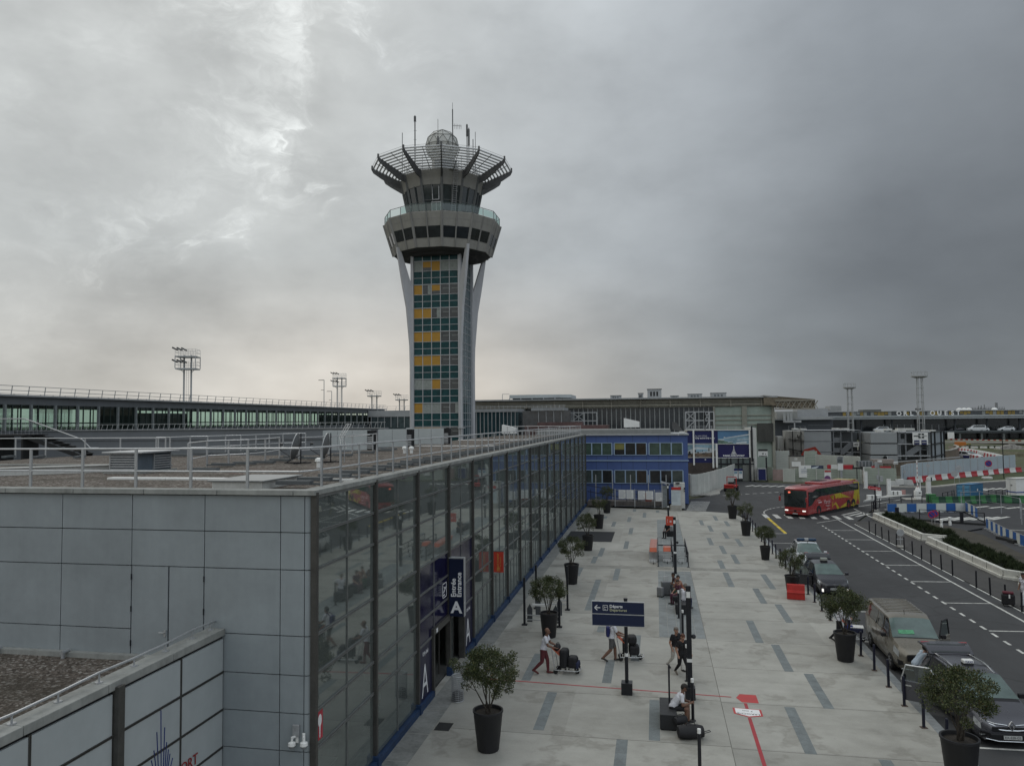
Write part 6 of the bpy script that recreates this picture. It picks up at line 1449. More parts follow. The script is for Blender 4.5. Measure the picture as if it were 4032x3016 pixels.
MB().cyl((0,0,0),(0,0,h),.07,n=8).build('pole',m_galv,t);b=MB();b.obox((-.25,0,h-.2),(.3,.3,.7));b.obox((.3,0,h-2.0),(.35,.3,.7));b.obox((-.15,0,h-1.8),(.2,.25,.5));b.build('equipment',m_galr,t);MB().obox((.15,-.1,h+.25),(.42,.3,.22),R(15)).build('camera',m_white,t)
p=gk(K5_,1460,640);t=thing('barrier_gate','white car park barrier cabinet with raised red and white arm','barrier gate',(p.x,p.y,-.13))
MB().box(-.36,-.36,0,.36,.36,1.1).build('cabinet',m_white,t,bevel=.04);b=MB();b.lathe([(.3,1.1),(.26,1.35),(.12,1.5)],(0,0,0),12);b.build('hood',m_white,t,smooth=True);MB().obox((.12,-.37,.85),(.18,.03,.12)).build('keyhole_plate',m_dark,t)
b=MB();
for i in range(13):b.obox((-.02,-.1,1.3+i*.28),(.13,.06,.285),0,m_white if i%2==0 else m_whb)
for i in range(6):b.obox((-.02,-.135,1.6+i*.56),(.05,.02,.2),0,m_red)
b.build('arm',None,t);MB().box(.28,.0,0,.36,.08,2.2).build('side_post',m_white,t);MB().cyl((.32,.04,2.2),(.32,.04,2.5),.1,n=8).build('lamp',m_whited,t)
MB().box(-1.6,-1.0,-.02,1.2,1.2,.08).build('island_kerb',m_conc,t)
isl=MB();isl.extr([(*gk(K5_,270,700)[:2],-.13),(*gk(K5_,600,650)[:2],-.13),(*gk(K5_,1330,560)[:2],-.13),(*gk(K5_,800,575)[:2],-.13),(*gk(K5_,420,640)[:2],-.13)],(0,0,.18));struct(isl.build('traffic_island',mat('island_kerb',(.42,.42,.40),.8,0,.1,.6)))
for lab,x,y,n in(('white toll block with dark slots on the island beside the coach',500,660,3),('white toll block with dark slots left of the barrier cabinet',960,560,3)):
 p=gk(K5_,x,y);t=thing('toll_block',lab,'block',(p.x,p.y,-.1));MB().box(-.75,-.35,0,.75,.35,.62).build('body',m_white,t,bevel=.03)
 for i in range(2):MB().box(-.35+i*.5,-.37,.08,-.2+i*.5,-.34,.58).build('slot',m_gap if False else mat('slot_grey',(.2,.2,.19),.7),t)
p=gk(K5_,1050,560);o=MB();o.lathe([(.28,0),(.28,.06),(.2,.06),(.05,.62)],(p.x,p.y,-.1),10);tag(o.build('traffic_cone',m_whb,smooth=True),'white traffic cone right of a toll block','cone');o2=MB();o2.obox((p.x+.55,p.y+.1,.25),(.5,.12,.75),.2);tag(o2.build('warning_panel',mat('pinkish_panel',(.45,.25,.23),.6)),'small pinkish warning panel beside the white traffic cone','panel')
p=gk(K5_,540,905);t=thing('direction_sign','red arrow direction sign on a black post right of the coach','sign',(p.x,p.y,-.13))
MB().box(-.3,-.3,0,.3,.3,.24).build('base',m_conc,t,bevel=.02);b=MB();b.cyl((0,0,.2),(0,0,2.8),.075,n=10);b.cyl((0,0,.24),(0,0,.4),.13,n=10);b.cyl((0,0,2.72),(0,0,2.84),.1,n=10);b.build('post',m_dkblue,t)
b=MB();b.extr([(-.78,-.09,2.6),(-.62,-.09,2.76),(.55,-.09,2.60),(.55,-.09,2.26),(-.62,-.09,2.42)],(0,.05,0));o=b.build('arrow_board',mat('red_sign',(.42,.03,.04),.5,0,.05),t)
b=MB();b.obox((-.12,-.1,2.51),(.7,.015,.06),R(0));b.v=[tuple(v)for v in b.v];b.obox((.43,-.1,2.42),(.08,.015,.12));b.obox((-.58,-.1,2.58),(.1,.015,.1));b.obox((.2,-.1,2.455),(.3,.015,.05));b.build('lettering',mat('pale_red_print',(.62,.35,.34),.6),o)
p,q_,r_=gk(K6_,745,590),gk(K6_,1060,600),gk(K6_,1320,560);t=thing('blue_container','small blue shipping container with double doors beyond the green barriers','container',(0,0,0));h=1.62
m_bc=mat('blue_container_paint',(.045,.15,.27),.55,.1,.12,.8,streak=.3);m_bcl=mat('light_blue_doors',(.10,.27,.42),.5,.1,.1,.8,streak=.3)
b=MB();b.extr([(p.x,p.y,-.13),(q_.x,q_.y,-.13),(r_.x,r_.y,-.13),(p.x+r_.x-q_.x,p.y+r_.y-q_.y,-.13)],(0,0,h));b.build('body',m_bc,t)
d=(q_-p);n=Vector((-d.y,d.x,0)).normalized();n=n if n.y<0 else-n
for i in range(2):
 b=MB();a_,c_=p+d*(.06+.44*i)+n*.03,p+d*(.47+.44*i)+n*.03
 for j in range(3):b.bar(a_+Vector((0,0,.3+j*.5)),c_+Vector((0,0,.3+j*.5)),.04,.42)
 b.build('door',m_bcl,t)
b=MB()
for f_ in(.44,.49,.54,.94):a_=p+d*f_+n*.07;b.bar(a_,a_+Vector((0,0,1.55)),.03)
b.build('lock_rods',m_galv,t)
b=MB();e=r_-q_;n2=Vector((-e.y,e.x,0)).normalized();n2=n2 if n2.x>0 and n2.y<0 else-n2
for i in range(16):a_=q_+e*(i+.5)/16+n2*.01;b.bar(a_+Vector((0,0,.12)),a_+Vector((0,0,1.5)),.09,.03)
b.build('side_ribs',m_bc,t);b=MB();b.bar(q_+Vector((0,0,h-.05)),r_+Vector((0,0,h-.05)),.08);b.bar(p+Vector((0,0,h-.05)),q_+Vector((0,0,h-.05)),.08);b.build('top_rail',mat('dark_blue_rail',(.02,.07,.15),.5),t);a_=q_+e*.5+n2*.06;MB().obox((a_.x,a_.y,.75),(.28,.04,.28),math.atan2(e.y,e.x)).build('label_plate',m_whited,t)
p,q_=gk(K6_,1822,552),gk(K6_,2042,575);r_=Vector((48.3,108.6,-.12));t=thing('white_cabin','white electrical cabin with blue stripe at the right edge','cabin',(0,0,0));h=2.2
b=MB();b.extr([(p.x,p.y,-.13),(q_.x,q_.y,-.13),(r_.x,r_.y,-.13),(p.x+r_.x-q_.x,p.y+r_.y-q_.y,-.13)],(0,0,h));b.build('body',m_white,t);b=MB();b.extr([(p.x-.08,p.y-.05,h-.13),(q_.x,q_.y-.1,h-.13),(r_.x+.1,r_.y-.05,h-.13),(p.x+r_.x-q_.x,p.y+r_.y-q_.y+.1,h-.13)],(0,0,.08));b.build('roof',m_whited,t)
b=MB();b.bar(p+Vector((-.01,-.02,.55)),q_+Vector((.0,-.02,.5)),.03,.13);b.bar(q_+Vector((0,-.02,.5)),r_+Vector((0,-.02,.5)),.03,.13);b.build('blue_stripe',mat('blue_stripe',(.03,.06,.25),.5),t);d=q_-p;a_=p+d*.55;MB().obox((a_.x,a_.y-.02,1.25),(.22,.05,.2),math.atan2(d.y,d.x)).build('warning_plate',mat('grey_plate',(.25,.25,.25),.6),t)
b=MB();a_=p+d*.42;b.bar(a_+Vector((0,-.02,.05)),a_+Vector((0,-.02,2.0)),.015);b.build('door_gap',m_gap,t)
m_gr1=mat('green_paint',(.035,.15,.05),.6,0,.15,1);m_gr2=mat('dark_green_paint',(.012,.05,.03),.6,0,.15,1)
GB1=barrier_mesh('barrier',1,.95,.5,m_gr1);GB2=barrier_mesh('barrier',1,.95,.5,m_gr2)
gp_=[Vector(p)for p in((31.4,96.6),(32.35,96.69),(33.65,96.9),(35.87,97.7),(38.94,99.4),(41.48,98.9),(45.5,98.6))];T_=sum((c-a).length for a,c in zip(gp_,gp_[1:]));n=19
for i in range(n):
 p,an=along(gp_,T_*(i+.5)/n);o=barrier(GB1 if i%2==0 else GB2,p.x,p.y,an,'%s concrete barrier in the row before the blue container, %s from the left'%('bright green' if i%2==0 else 'dark green',ORD[i]),'green barriers',(T_/n*.98,1,.95),-.13)
a_,c_=gk(K6_,95,695),gk(K6_,300,700);o=MB().obox(((a_.x+c_.x)/2,a_.y,.35),(c_.x-a_.x,.6,.95),.0).build('green_bin',m_gr1,bevel=.06);tag(o,'square green tub below the white pillar with the lamp','tub')
m_fb=mat('blue_fence_sheet',(.025,.11,.34),.55,0,.12,1.2,streak=.3);m_fw=mat('white_fence_sheet',(.58,.61,.58),.55,0,.06,1.2,streak=.3)
fp=[(24.13,87.74),(28.2,88.4),(32.3,89.15),(31.9,86.2),(31.4,83.6),(29.35,76.4),(28.95,73.6),(28.45,70.7),(28.2,67.3),(27.9,64.0)]
pth=[Vector(p)for p in fp]
def fence_run(pth_,n,lab,h,zb):
 T_=sum((c-a).length for a,c in zip(pth_,pth_[1:]))
 for i in range(n):
  p,_=along(pth_,T_*i/n);q_,_=along(pth_,T_*(i+1)/n);t=thing('sheeted_fence_panel','%s sheeted fence panel, %s %s'%('blue' if i%2==0 else 'white',ORD[i],lab),'fence panel',(p.x,p.y,zb),0,'blue and white fence panels')
  d=Vector((q_.x-p.x,q_.y-p.y,0));b=MB();b.bar(Vector((0,0,h/2+.08)),d+Vector((0,0,h/2+.08)),.04,h);b.build('sheet',m_fb if i%2==0 else m_fw,t)
  b=MB();b.bar((0,0,-.05),(0,0,h+.12),.05);b.bar(d+Vector((0,0,h+.1)),(0,0,h+.1),.04);b.obox((d.x*.5,d.y*.5,.0),(.5,.35,.1),math.atan2(d.y,d.x)+R(90));b.build('frame',m_galv,t)
fence_run(pth[:3],8,'from the left in the far run',.85,-.13);fence_run([Vector((32.3,89.1)),Vector((31.9,86.2)),Vector((31.3,83.5))],5,'in the short middle run from the far end',.95,-.13);fence_run([Vector((29.4,76.5)),Vector((28.95,73.6)),Vector((28.45,70.7)),Vector((28.0,66.0))],13,'in the near run from the far end',.78,-.13)
t=thing('wire_fence','tall thin wire fence panels standing behind the blue and white fence','fence',(0,0,0));b=MB();wpts=[(32.4,90.5),(34.6,91.5),(35.3,88.0),(35.4,84.0),(33.6,79.5),(33.9,77.0),(34.5,74.5)]
for p,q_ in zip(wpts,wpts[1:]):
 b.bar((*p,-.13),(*p,1.9),.05);b.bar((*p,1.85),(*q_,1.85),.04);b.bar((*p,.9),(*q_,.9),.02)
b.build('frame',m_galv,t)
def rail_run(lab,pts_,h=.95,heavy=None):
 t=thing('black_railing',lab,'railing',(0,0,0));b=MB()
 for p in pts_:b.bar((*p,-.13),(*p,h),.07)
 for p,q_ in zip(pts_,pts_[1:]):b.bar((*p,h-.03),(*q_,h-.03),.06);b.bar((*p,h*.5),(*q_,h*.5),.035)
 b.build('bars',m_black,t);return t
rail_run('black railing with thin posts behind the blue and white fence',[(22.9,88.2),(23.4,89.9),(24.6,92.2),(26.0,93.6),(27.6,94.8),(29.0,95.6),(30.2,96.0),(31.0,96.4)])
rail_run('black railing left of the small blue container',[(34.2,101.3),(35.2,102.5),(36.2,104.0),(36.8,105.0)],.8);rail_run('black railing between the blue container and the white cabin',[(41.3,106.4),(42.2,106.5),(43.0,106.7),(43.7,107.0)],.75)
t=rail_run('black railing in front of the blue and white fence with a thick post',[(25.4,81.6),(27.0,81.0),(28.7,80.4),(30.3,79.2)],.95);MB().box(28.25,79.2,-.13,28.5,79.45,1.0).build('thick_post',m_black,t);b=MB();b.bar((25.0,81.3,-.05),(30.3,78.4,-.05),.5,.18);b.bar((28.9,80.3,.9),(30.4,78.3,-.05),.08);b.build('base_beam',m_dark,t)
rail_run('short dark post pair at the left end of the blue and white fence',[(22.5,87.3),(22.8,87.9),(23.2,88.3)],1.05)
b=MB();b.obox((24.1,84.2,.35),(.3,.3,.95));tag(b.build('dark_post',m_dkblue),'short dark post in front of the blue and white fence','post')
m_jer=mat('white_jersey',(.55,.545,.50),.75,0,.12,.8,streak=.3,bump=.2)
def jersey(lab,pts_):
 t=thing('planter_wall',lab,'low wall',(0,0,-.1));b=MB()
 for p,q_ in zip(pts_,pts_[1:]):
  p,q_=Vector((*p,0)),Vector((*q_,0));b.bar(p+Vector((0,0,.09)),q_+Vector((0,0,.09)),.5,.2);b.bar(p+Vector((0,0,.38)),q_+Vector((0,0,.38)),.26,.42)
 b.build('kerb_units',m_jer,t,bevel=.03);b=MB()
 for p,q_ in zip(pts_,pts_[1:]):
  p,q_=Vector((*p,0)),Vector((*q_,0));L_=(q_-p).length;n=int(L_/2.0)
  for i in range(1,n):s_=p.lerp(q_,i/n);d=(q_-p).normalized();b.bar(s_-d*.008+Vector((0,0,.3)),s_+d*.008+Vector((0,0,.3)),.31,.6)
 if b.v:b.build('unit_joint',mat('jersey_joint',(.25,.245,.225),.85),t)
jersey('white planter wall edging the far hedge bed beside the walk',[(23.4,83.0),(21.4,82.2),(21.35,68.1),(22.6,67.2),(22.9,67.25)]);jersey('white planter wall edging the long near hedge bed beside the walk',[(22.6,66.3),(21.3,66.5),(21.25,52.9),(22.2,51.9),(23.6,51.9)]);jersey('short white planter wall piece at the right edge behind the walking person',[(22.6,51.2),(21.4,50.9),(21.35,46)])
bed=MB().prism([(21.6,46),(26,46),(26,60),(27.4,72),(25.5,83),(21.6,82)],-.2,-.09);struct(bed.build('planting_bed',mat('bed_soil',(.05,.045,.035),.95,0,.3,1,bump=.5)))
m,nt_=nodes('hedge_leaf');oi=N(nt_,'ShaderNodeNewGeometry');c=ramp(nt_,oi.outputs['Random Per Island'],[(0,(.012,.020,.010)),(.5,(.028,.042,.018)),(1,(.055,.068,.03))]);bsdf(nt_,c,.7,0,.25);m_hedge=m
def hedge(lab,x0,y0,x1,y1,w_,h,n,seed):
 t=thing('lavender_hedge',lab,'hedge',(0,0,0));r9=random.Random(seed);b=MB();L_=math.hypot(x1-x0,y1-y0);nc=int(L_/.75);cl=[]
 for i in range(nc):
  for s_ in(-.3,.3):f_=(i+.5+r9.uniform(-.2,.2))/nc;cl.append((x0+(x1-x0)*f_+s_*w_+r9.uniform(-.15,.15),y0+(y1-y0)*f_,r9.uniform(.75,1.15)))
 for i in range(n):
  cx,cy,s_=r9.choice(cl);a=r9.uniform(0,2*PI);e=r9.uniform(.05,1)**.7*PI/2;rad=s_*h*r9.uniform(.7,1.05);d=Vector((math.cos(a)*math.cos(e)*.95,math.sin(a)*math.cos(e)*.95,math.sin(e)*1.0))
  p=Vector((cx,cy,-.1))+d*rad*.55;q_=Vector((cx,cy,-.1))+d*rad+Vector((0,0,r9.uniform(-.03,.05)));sd=d.cross(Vector((r9.uniform(-1,1),r9.uniform(-1,1),r9.uniform(-1,1)))).normalized()*.028
  b.add([p-sd,p+sd,q_],[(0,1,2)])
 o=b.build('foliage',m_hedge,t,fix=False);b=MB()
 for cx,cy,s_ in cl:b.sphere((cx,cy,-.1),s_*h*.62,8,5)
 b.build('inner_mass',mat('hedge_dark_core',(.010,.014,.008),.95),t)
hedge('dark green lavender hedge filling the far bed behind the white planter wall',22.6,82.0,23.6,68.6,.9,.85,16000,1);hedge('dark green lavender hedge filling the long near bed behind the white planter wall',22.9,67.0,22.7,46.5,.95,.82,24000,2)
def disc_sign(lab,x,y,h,rad,face,back=False,rz=0,base=0,zb=-.13):
 t=thing('road_sign',lab,'road sign',(x,y,zb),rz);MB().cyl((0,0,0),(0,0,h),.03,n=8).build('post',m_galv,t)
 b=MB();b.cyl((0,-.03,h-rad),(0,-.055,h-rad),rad,n=28);o=b.build('disc',m_galv if back else mat('sign_red',(.42,.02,.04),.45),t)
 if not back:
  b=MB();b.cyl((0,-.055,h-rad),(0,-.062,h-rad),rad*.76,n=28);b.build('disc_centre',mat('sign_blue',(.02,.045,.25),.45),o);b=MB();b.bar((-rad*.55,-.066,h-rad*.45),(rad*.55,-.066,h-rad*1.55),.05,rad*.2,ref=(0,1,0));b.build('disc_bar',MATS['sign_red'],o)
 if base:MB().box(-.25,-.2,0,.25,.2,.14).build('base_block',m_conc,t,bevel=.02);MB().box(-rad,-.02,h-rad*2-.28,rad,.01,h-rad*2-.2).build('lower_bar',m_galv,t)
 return t
disc_sign('round no-parking sign in the tarmac lot, front one of two',25.06,77.16,1.42,.33,0);disc_sign('round no-parking sign in the tarmac lot, mostly hidden behind another',25.75,78.5,1.35,.33,0)
disc_sign('round sign seen from its grey back standing on a block between the bollards',18.55,64.2,1.42,.27,0,True,0,1,-.08)
p=ak(K6_,690,75,126);disc_sign('round sign seen from behind on a tall pole before the grass verge',p.x,126,p.z+.55,.48,0,True);p=ak(K4,1432,1505,139);disc_sign('dark round sign with small plate above the grey hoarding',p.x,139,p.z+.6,.55,0)
p=ak(K3,2200,1200,121);p2=ak(K4,742,1610,127);disc_sign('round grey sign back above the first one on the verge',p2.x+.3,127,p2.z+.5,.42,0,True)
for i,(x,y)in enumerate(((25.63,76.46),(26.95,78.17))):
 o=MB();o.lathe([(.13,0),(.13,.3),(.1,.32),(.1,.52),(.14,.55),(.14,.74),(.1,.78)],(x,y,-.13),12);tag(o.build('white_bollard',m_white,smooth=True),['short white ringed post in the tarmac lot, nearer one','short white ringed post in the tarmac lot, farther one beside the thick black post'][i],'bollard','short white posts in the lot')
o=MB();p,q_=gk(K6_,1000,1335),gk(K6_,1290,1290);o.bar((p.x,p.y,-.08),(q_.x,q_.y,-.05),.12);tag(o.build('fallen_bar',m_black),'black bar lying on the tarmac lot beside the fence','bar')
o=MB();o.obox((28.2,69.6,-.02),(.9,1.3,.22),.3);o.obox((28.1,68.0,0),(.6,1.0,.3),.1);tag(o.build('fence_ballast',m_dark,bevel=.04),'dark ballast blocks at the foot of the near blue and white fence','ballast')
p=gk(K3,1803,1045,-.2);b=MB();b.cyl((p.x,137,-.2),(p.x,137,ak(K3,1800,290,137).z),.07,n=8);tag(b.build('tall_black_post',m_black),'tall thin black post in front of the right container block','post')
for lab,x,yt in(('thin galvanised pole before the grey hoarding near the barrier arm',1672,960),('thin galvanised pole at the left end of the grey hoarding',1150,1090)):
 b=MB();p=ak(K3,x,yt,125);b.cyl((p.x,125,-.2),(p.x,125,p.z),.05,n=8);b.obox((p.x,124.94,p.z-.35),(.5,.04,.4));tag(b.build('sign_pole',m_galv),lab,'pole')
t=thing('pictogram_sign','white pictogram sign on a post behind the pale green fence','sign',(0,0,0));panel('board',K3,932,928,1022,982,128,.05,m_white,t);b=MB();pbox(b,K3,955,980,963,1120,128.05,.06);b.build('post',m_galv,t);b=MB();pbox(b,K3,945,955,960,972,127.95,.03);pbox(b,K3,972,955,988,972,127.95,.03);pbox(b,K3,1000,950,1016,972,127.95,.03);b.build('pictograms',m_pk,t)
t=thing('black_sign_arm','dark signboard on a post above the pale green fence','sign',(0,0,0));panel('board',K3,35,1050,265,1085,124.4,.1,m_dark,t);b=MB();pbox(b,K3,130,1040,140,1300,124.6,.08);pbox(b,K3,45,1000,65,1050,124.5,.1);b.build('post',m_dark,t)
m_wind=glossmat('windscreen_glass',(.085,.125,.115),.03,.9);m_sidew=glossmat('side_window_glass',(.022,.027,.028),.04,.8)
m_rim=mat('alloy_rim',(.32,.32,.33),.35,.7,.1,8);m_blackp=mat('black_plastic',(.012,.012,.014),.5);m_chrome=mat('chrome_trim',(.62,.63,.64),.2,.9,.05)
m_lampg=mat('headlamp_glass',(.45,.47,.48),.12,.2,.2,12);m_lamplit=mat('lit_headlamp',(.9,.9,.85),.3,emit=((1,.97,.9),.8));m_plate=mat('number_plate',(.50,.51,.50),.5);m_tail=mat('tail_lamp',(.32,.02,.03),.2)
def paint(n,c,metal=.35):return mat(n,c,.3,metal,.015,1.2,spec=.5,coat=.6)
class Body:
 """lofted car shell; u runs front to back over the stations, j round the half section"""
 def __init__(s,tab):s.tab=tab
 def sec(s,i):
  y,zs,zb,zr,wb,wr=s.tab[i];sl=min(zr-zb,.35)
  h=[(0,zs),(wb*.86,zs),(wb*.97,zs+.14),(wb,zs+(zb-zs)*.55),(wb*.965,zb),(wr+(wb*.965-wr)*.12,zr-sl*.16),(wr*.72,zr-sl*.02),(0,zr)]
  return[Vector((x,y,z))for x,z in h]
 def pos(s,u,j,side=1):
  i=min(int(u),len(s.tab)-2);f=u-i;a,b=s.sec(i),s.sec(i+1);k=min(int(j),6);g=j-k
  p=a[k].lerp(a[k+1],g).lerp(b[k].lerp(b[k+1],g),f);return Vector((p.x*side,p.y,p.z))
 def shell(s,m,parent,wheels,wr):
  n=len(s.tab);v=[];f=[]
  for i in range(n):
   h=s.sec(i);v+=h+[Vector((-p.x,p.y,p.z))for p in h[6:0:-1]]
  for i in range(n-1):
   for k in range(14):f.append((i*14+k,i*14+(k+1)%14,(i+1)*14+(k+1)%14,(i+1)*14+k))
  f+=[tuple(range(13,-1,-1)),tuple((n-1)*14+k for k in range(14))]
  b=MB();b.add(v,f);o=b.build('body',m,parent,smooth=True)
  c=MB()
  for y in wheels:c.cyl((-1.5,y,wr),(1.5,y,wr),wr+.06,n=24)
  co_=c.build('cut',m_blackp);bo=o.modifiers.new('arches','BOOLEAN');bo.operation='DIFFERENCE';bo.object=co_;bo.solver='EXACT'
  bpy.context.view_layer.update();me=bpy.data.meshes.new_from_object(o.evaluated_get(bpy.context.evaluated_depsgraph_get()));o.modifiers.clear();o.data=me;me.name='body';bpy.data.objects.remove(co_)
  try:me.set_sharp_from_angle(angle=R(32))
  except Exception:pass
  return o
 def patch(s,name,m,parent,u0,u1,j0,j1,off=.008,side=1,nu=6,nv=4,u0b=None,u1b=None):
  """surface piece lifted off the shell; u0b/u1b slant its ends towards j1; side 0 = both halves across the middle"""
  u0b=u0 if u0b is None else u0b;u1b=u1 if u1b is None else u1b;v=[];js=[(j0+(j1-j0)*q/nv,side or 1)for q in range(nv+1)]
  if side==0:js=[(j,-1)for j,_ in js[:-1]]+[(j1,1)]+[(j,1)for j,_ in js[-2::-1]]
  W=len(js)
  for p in range(nu+1):
   for j,sd in js:
    g=(j-j0)/(j1-j0)if j1!=j0 else 0;a=u0+(u0b-u0)*g;b=u1+(u1b-u1)*g;u=a+(b-a)*p/nu
    q=s.pos(u,j,sd);e=1e-2;du=s.pos(min(u+e,len(s.tab)-1),j,sd)-s.pos(max(u-e,0),j,sd);dv=s.pos(u,min(j+e,7),sd)-s.pos(u,max(j-e,0),sd);nn=du.cross(dv)
    if nn.length>1e-9:
     nn.normalize();c=Vector((0,q.y,.7));nn=nn if nn.dot(q-c)>0 or(abs(q.x)<.02 and nn.z>0)else-nn
    v.append(q+nn*off)
  b=MB();b.add(v,[(p*W+q,p*W+q+1,(p+1)*W+q+1,(p+1)*W+q)for p in range(nu)for q in range(W-1)]);return b.build(name,m,parent,smooth=True,fix=False)
def wheel(parent,x,y,r,m=None):
 s=1 if x>0 else-1;w_=MB();n=22
 pr=[(r*.62,-.1),(r*.9,-.105),(r,-.07),(r,.07),(r*.9,.105),(r*.62,.1)]
 w_.lathe(pr,(0,0,0),n);w_.xf(Matrix.Translation((x,y,r))@Matrix.Rotation(R(90),4,'Y'));o=w_.build('wheel',m_rubber,parent,smooth=True)
 q=MB();q.cyl((x+s*.07,y,r),(x+s*.085,y,r),r*.64,n=n)
 for i in range(7):a=2*PI*i/7;q.bar((x+s*.1,y,r),(x+s*.1,y+math.cos(a)*r*.6,r+math.sin(a)*r*.6),.03,r*.16)
 q.cyl((x+s*.08,y,r),(x+s*.115,y,r),r*.16,n=10);q.build('rim',m or m_rim,o)
def plate(parent,y,z,txt,rz=0,x=0):
 o=MB().obox((x,y,z),(.52,.02,.11)).build('number_plate',m_plate,parent);text('lettering',txt,.1,MATS['dark_lettering'],o,frame((x,y-.012,z),(1,0,0),(0,0,1)),ext=.001)
def mirrors(parent,w_,y,z,m):
 for s in(-1,1):b=MB();b.obox((s*(w_+.14),y,z+.04),(.2,.12,.15));b.bar((s*(w_-.03),y+.03,z-.04),(s*(w_+.08),y,z),.05);b.build('mirror',m,parent,bevel=.03)
def cabin(parent,y0,y1,w_,z0,z1):
 for y in(y0,y1):
  for s in(-1,1):b=MB();b.obox((s*w_*.42,y,z0+.1),(.5,.5,.16));b.obox((s*w_*.42,y+.25,z0+.42),(.5,.14,.6));b.obox((s*w_*.42,y+.27,z0+.8),(.26,.1,.2));b.build('seat',mat('dark_seat',(.03,.03,.032),.8),parent,bevel=.04)
TAB_E=[(0,.30,.58,.66,.62,.5),(.15,.20,.70,.80,.84,.70),(.55,.18,.84,.95,.93,.80),(1.15,.18,.95,1.08,.945,.84),(2.15,.18,1.0,1.62,.945,.66),(2.95,.18,1.02,1.68,.945,.67),(3.9,.18,1.05,1.66,.94,.65),(4.5,.20,1.08,1.54,.92,.62),(4.78,.28,1.0,1.16,.88,.62),(4.86,.36,.85,.95,.8,.58)]
pe=paint('slate_grey_paint',(.085,.085,.098),.5)
t=thing('taxi','slate grey people-carrier taxi in front, tailgate raised and side door open','taxi',(10.52,26.12,-.12),R(3.5));B=Body(TAB_E)
B.shell(pe,t,(.95,3.83),.35)
B.patch('windscreen',m_wind,t,3.05,3.97,5.0,7,side=0)
B.patch('cowl',m_blackp,t,2.86,3.04,5.2,7,side=0,off=.006)
for s in(1,-1):
 B.patch('side_window',m_sidew,t,3.35,4.9,4.12,4.92,side=s,u0b=3.85);B.patch('side_window',m_sidew,t,4.98,5.95,4.12,4.92,side=s);B.patch('side_window',m_sidew,t,6.05,7.0,4.2,4.9,side=s,u1b=6.8)
 B.patch('pillar',m_blackp,t,4.88,5.0,4.1,4.95,side=s,off=.007)
 for u in(3.2,4.93,6.0):B.patch('door_gap',m_gap,t,u,u+.012,2.2,4.1,side=s,off=.004,nu=1)
 rl=MB();pts_=[B.pos(u,5.55,s)+Vector((0,0,.05 if 4.2<u<6.9 else .0))for u in(4.0,4.2,4.6,5,5.5,6,6.5,6.9,7.05)];rl.tube(pts_,.024,6);rl.build('roof_rail',m_chrome,t,smooth=True)
 B.patch('headlamp',m_lampg,t,.9,1.75,3.3,4.0,side=s,off=.012,u0b=1.0)
 B.patch('fog_trim',m_chrome,t,.55,1.15,2.0,2.35,side=s,off=.012)
MB().box(-.56,-.012,.50,.56,.06,.655).build('grille',m_blackp,t,bevel=.02);B.patch('lower_grille',m_blackp,t,.05,1.0,1.6,3.0,off=.008,side=1);B.patch('lower_grille',m_blackp,t,.05,1.0,1.6,3.0,off=.008,side=-1)
b=MB();b.box(-.62,-.03,.24,.62,.1,.46);b.build('bumper_intake',m_blackp,t,bevel=.04)
b=MB()
for s in(1,-1):b.tube([(s*.12,.02,.70),(s*.45,.05,.73),(s*.78,.22,.79)],.016,6);b.tube([(s*.16,-.02,.56),(s*.35,.0,.57),(s*.48,.04,.68),(s*.62,.08,.72)],.022,6)
b.tube([(-.16,-.02,.56),(.16,-.02,.56)],.022,6);b.tube([(-.75,.0,.3),(-.4,-.04,.24),(.4,-.04,.24),(.75,.0,.3)],.015,6);b.build('chrome_trim',m_chrome,t,smooth=True)
b=MB()
for p,q in(((0,.18),(.08,0)),((.08,0),(0,-.18)),((0,-.18),(-.08,0)),((-.08,0),(0,.18))):b.bar((p[0],-.015,.69+p[1]*.75),(q[0],-.015,.69+q[1]*.75),.03,.05,ref=(0,1,0))
b.build('badge',m_chrome,t);plate(t,-.06,.36,'EX-528-GS');mirrors(t,.93,1.55,1.05,m_blackp)
for x in(-.86,.86):
 for y in(.95,3.83):wheel(t,x,y,.345)
ts=MB();ts.box(-.17,2.68,1.72,.17,2.9,1.84);o=ts.build('taxi_sign',m_white,t,bevel=.03);MB().box(-.16,2.7,1.66,.16,2.92,1.72).build('sign_foot',m_blackp,o);text('lettering','TAXI',.11,mat('blue_print',(.03,.04,.2),.5),o,frame((0,2.675,1.78),(1,0,0),(0,0,1)),ext=.001);b=MB();b.tube([(.15,2.75,1.69),(.7,2.7,1.66)],.01,5);b.build('sign_cable',m_blackp,o)
B.patch('boot_shade_patch',m_dark,t,7.05,8.95,3.6,7,side=0,off=.01)  # dark patch on the closed shell, painted as the shade inside the boot
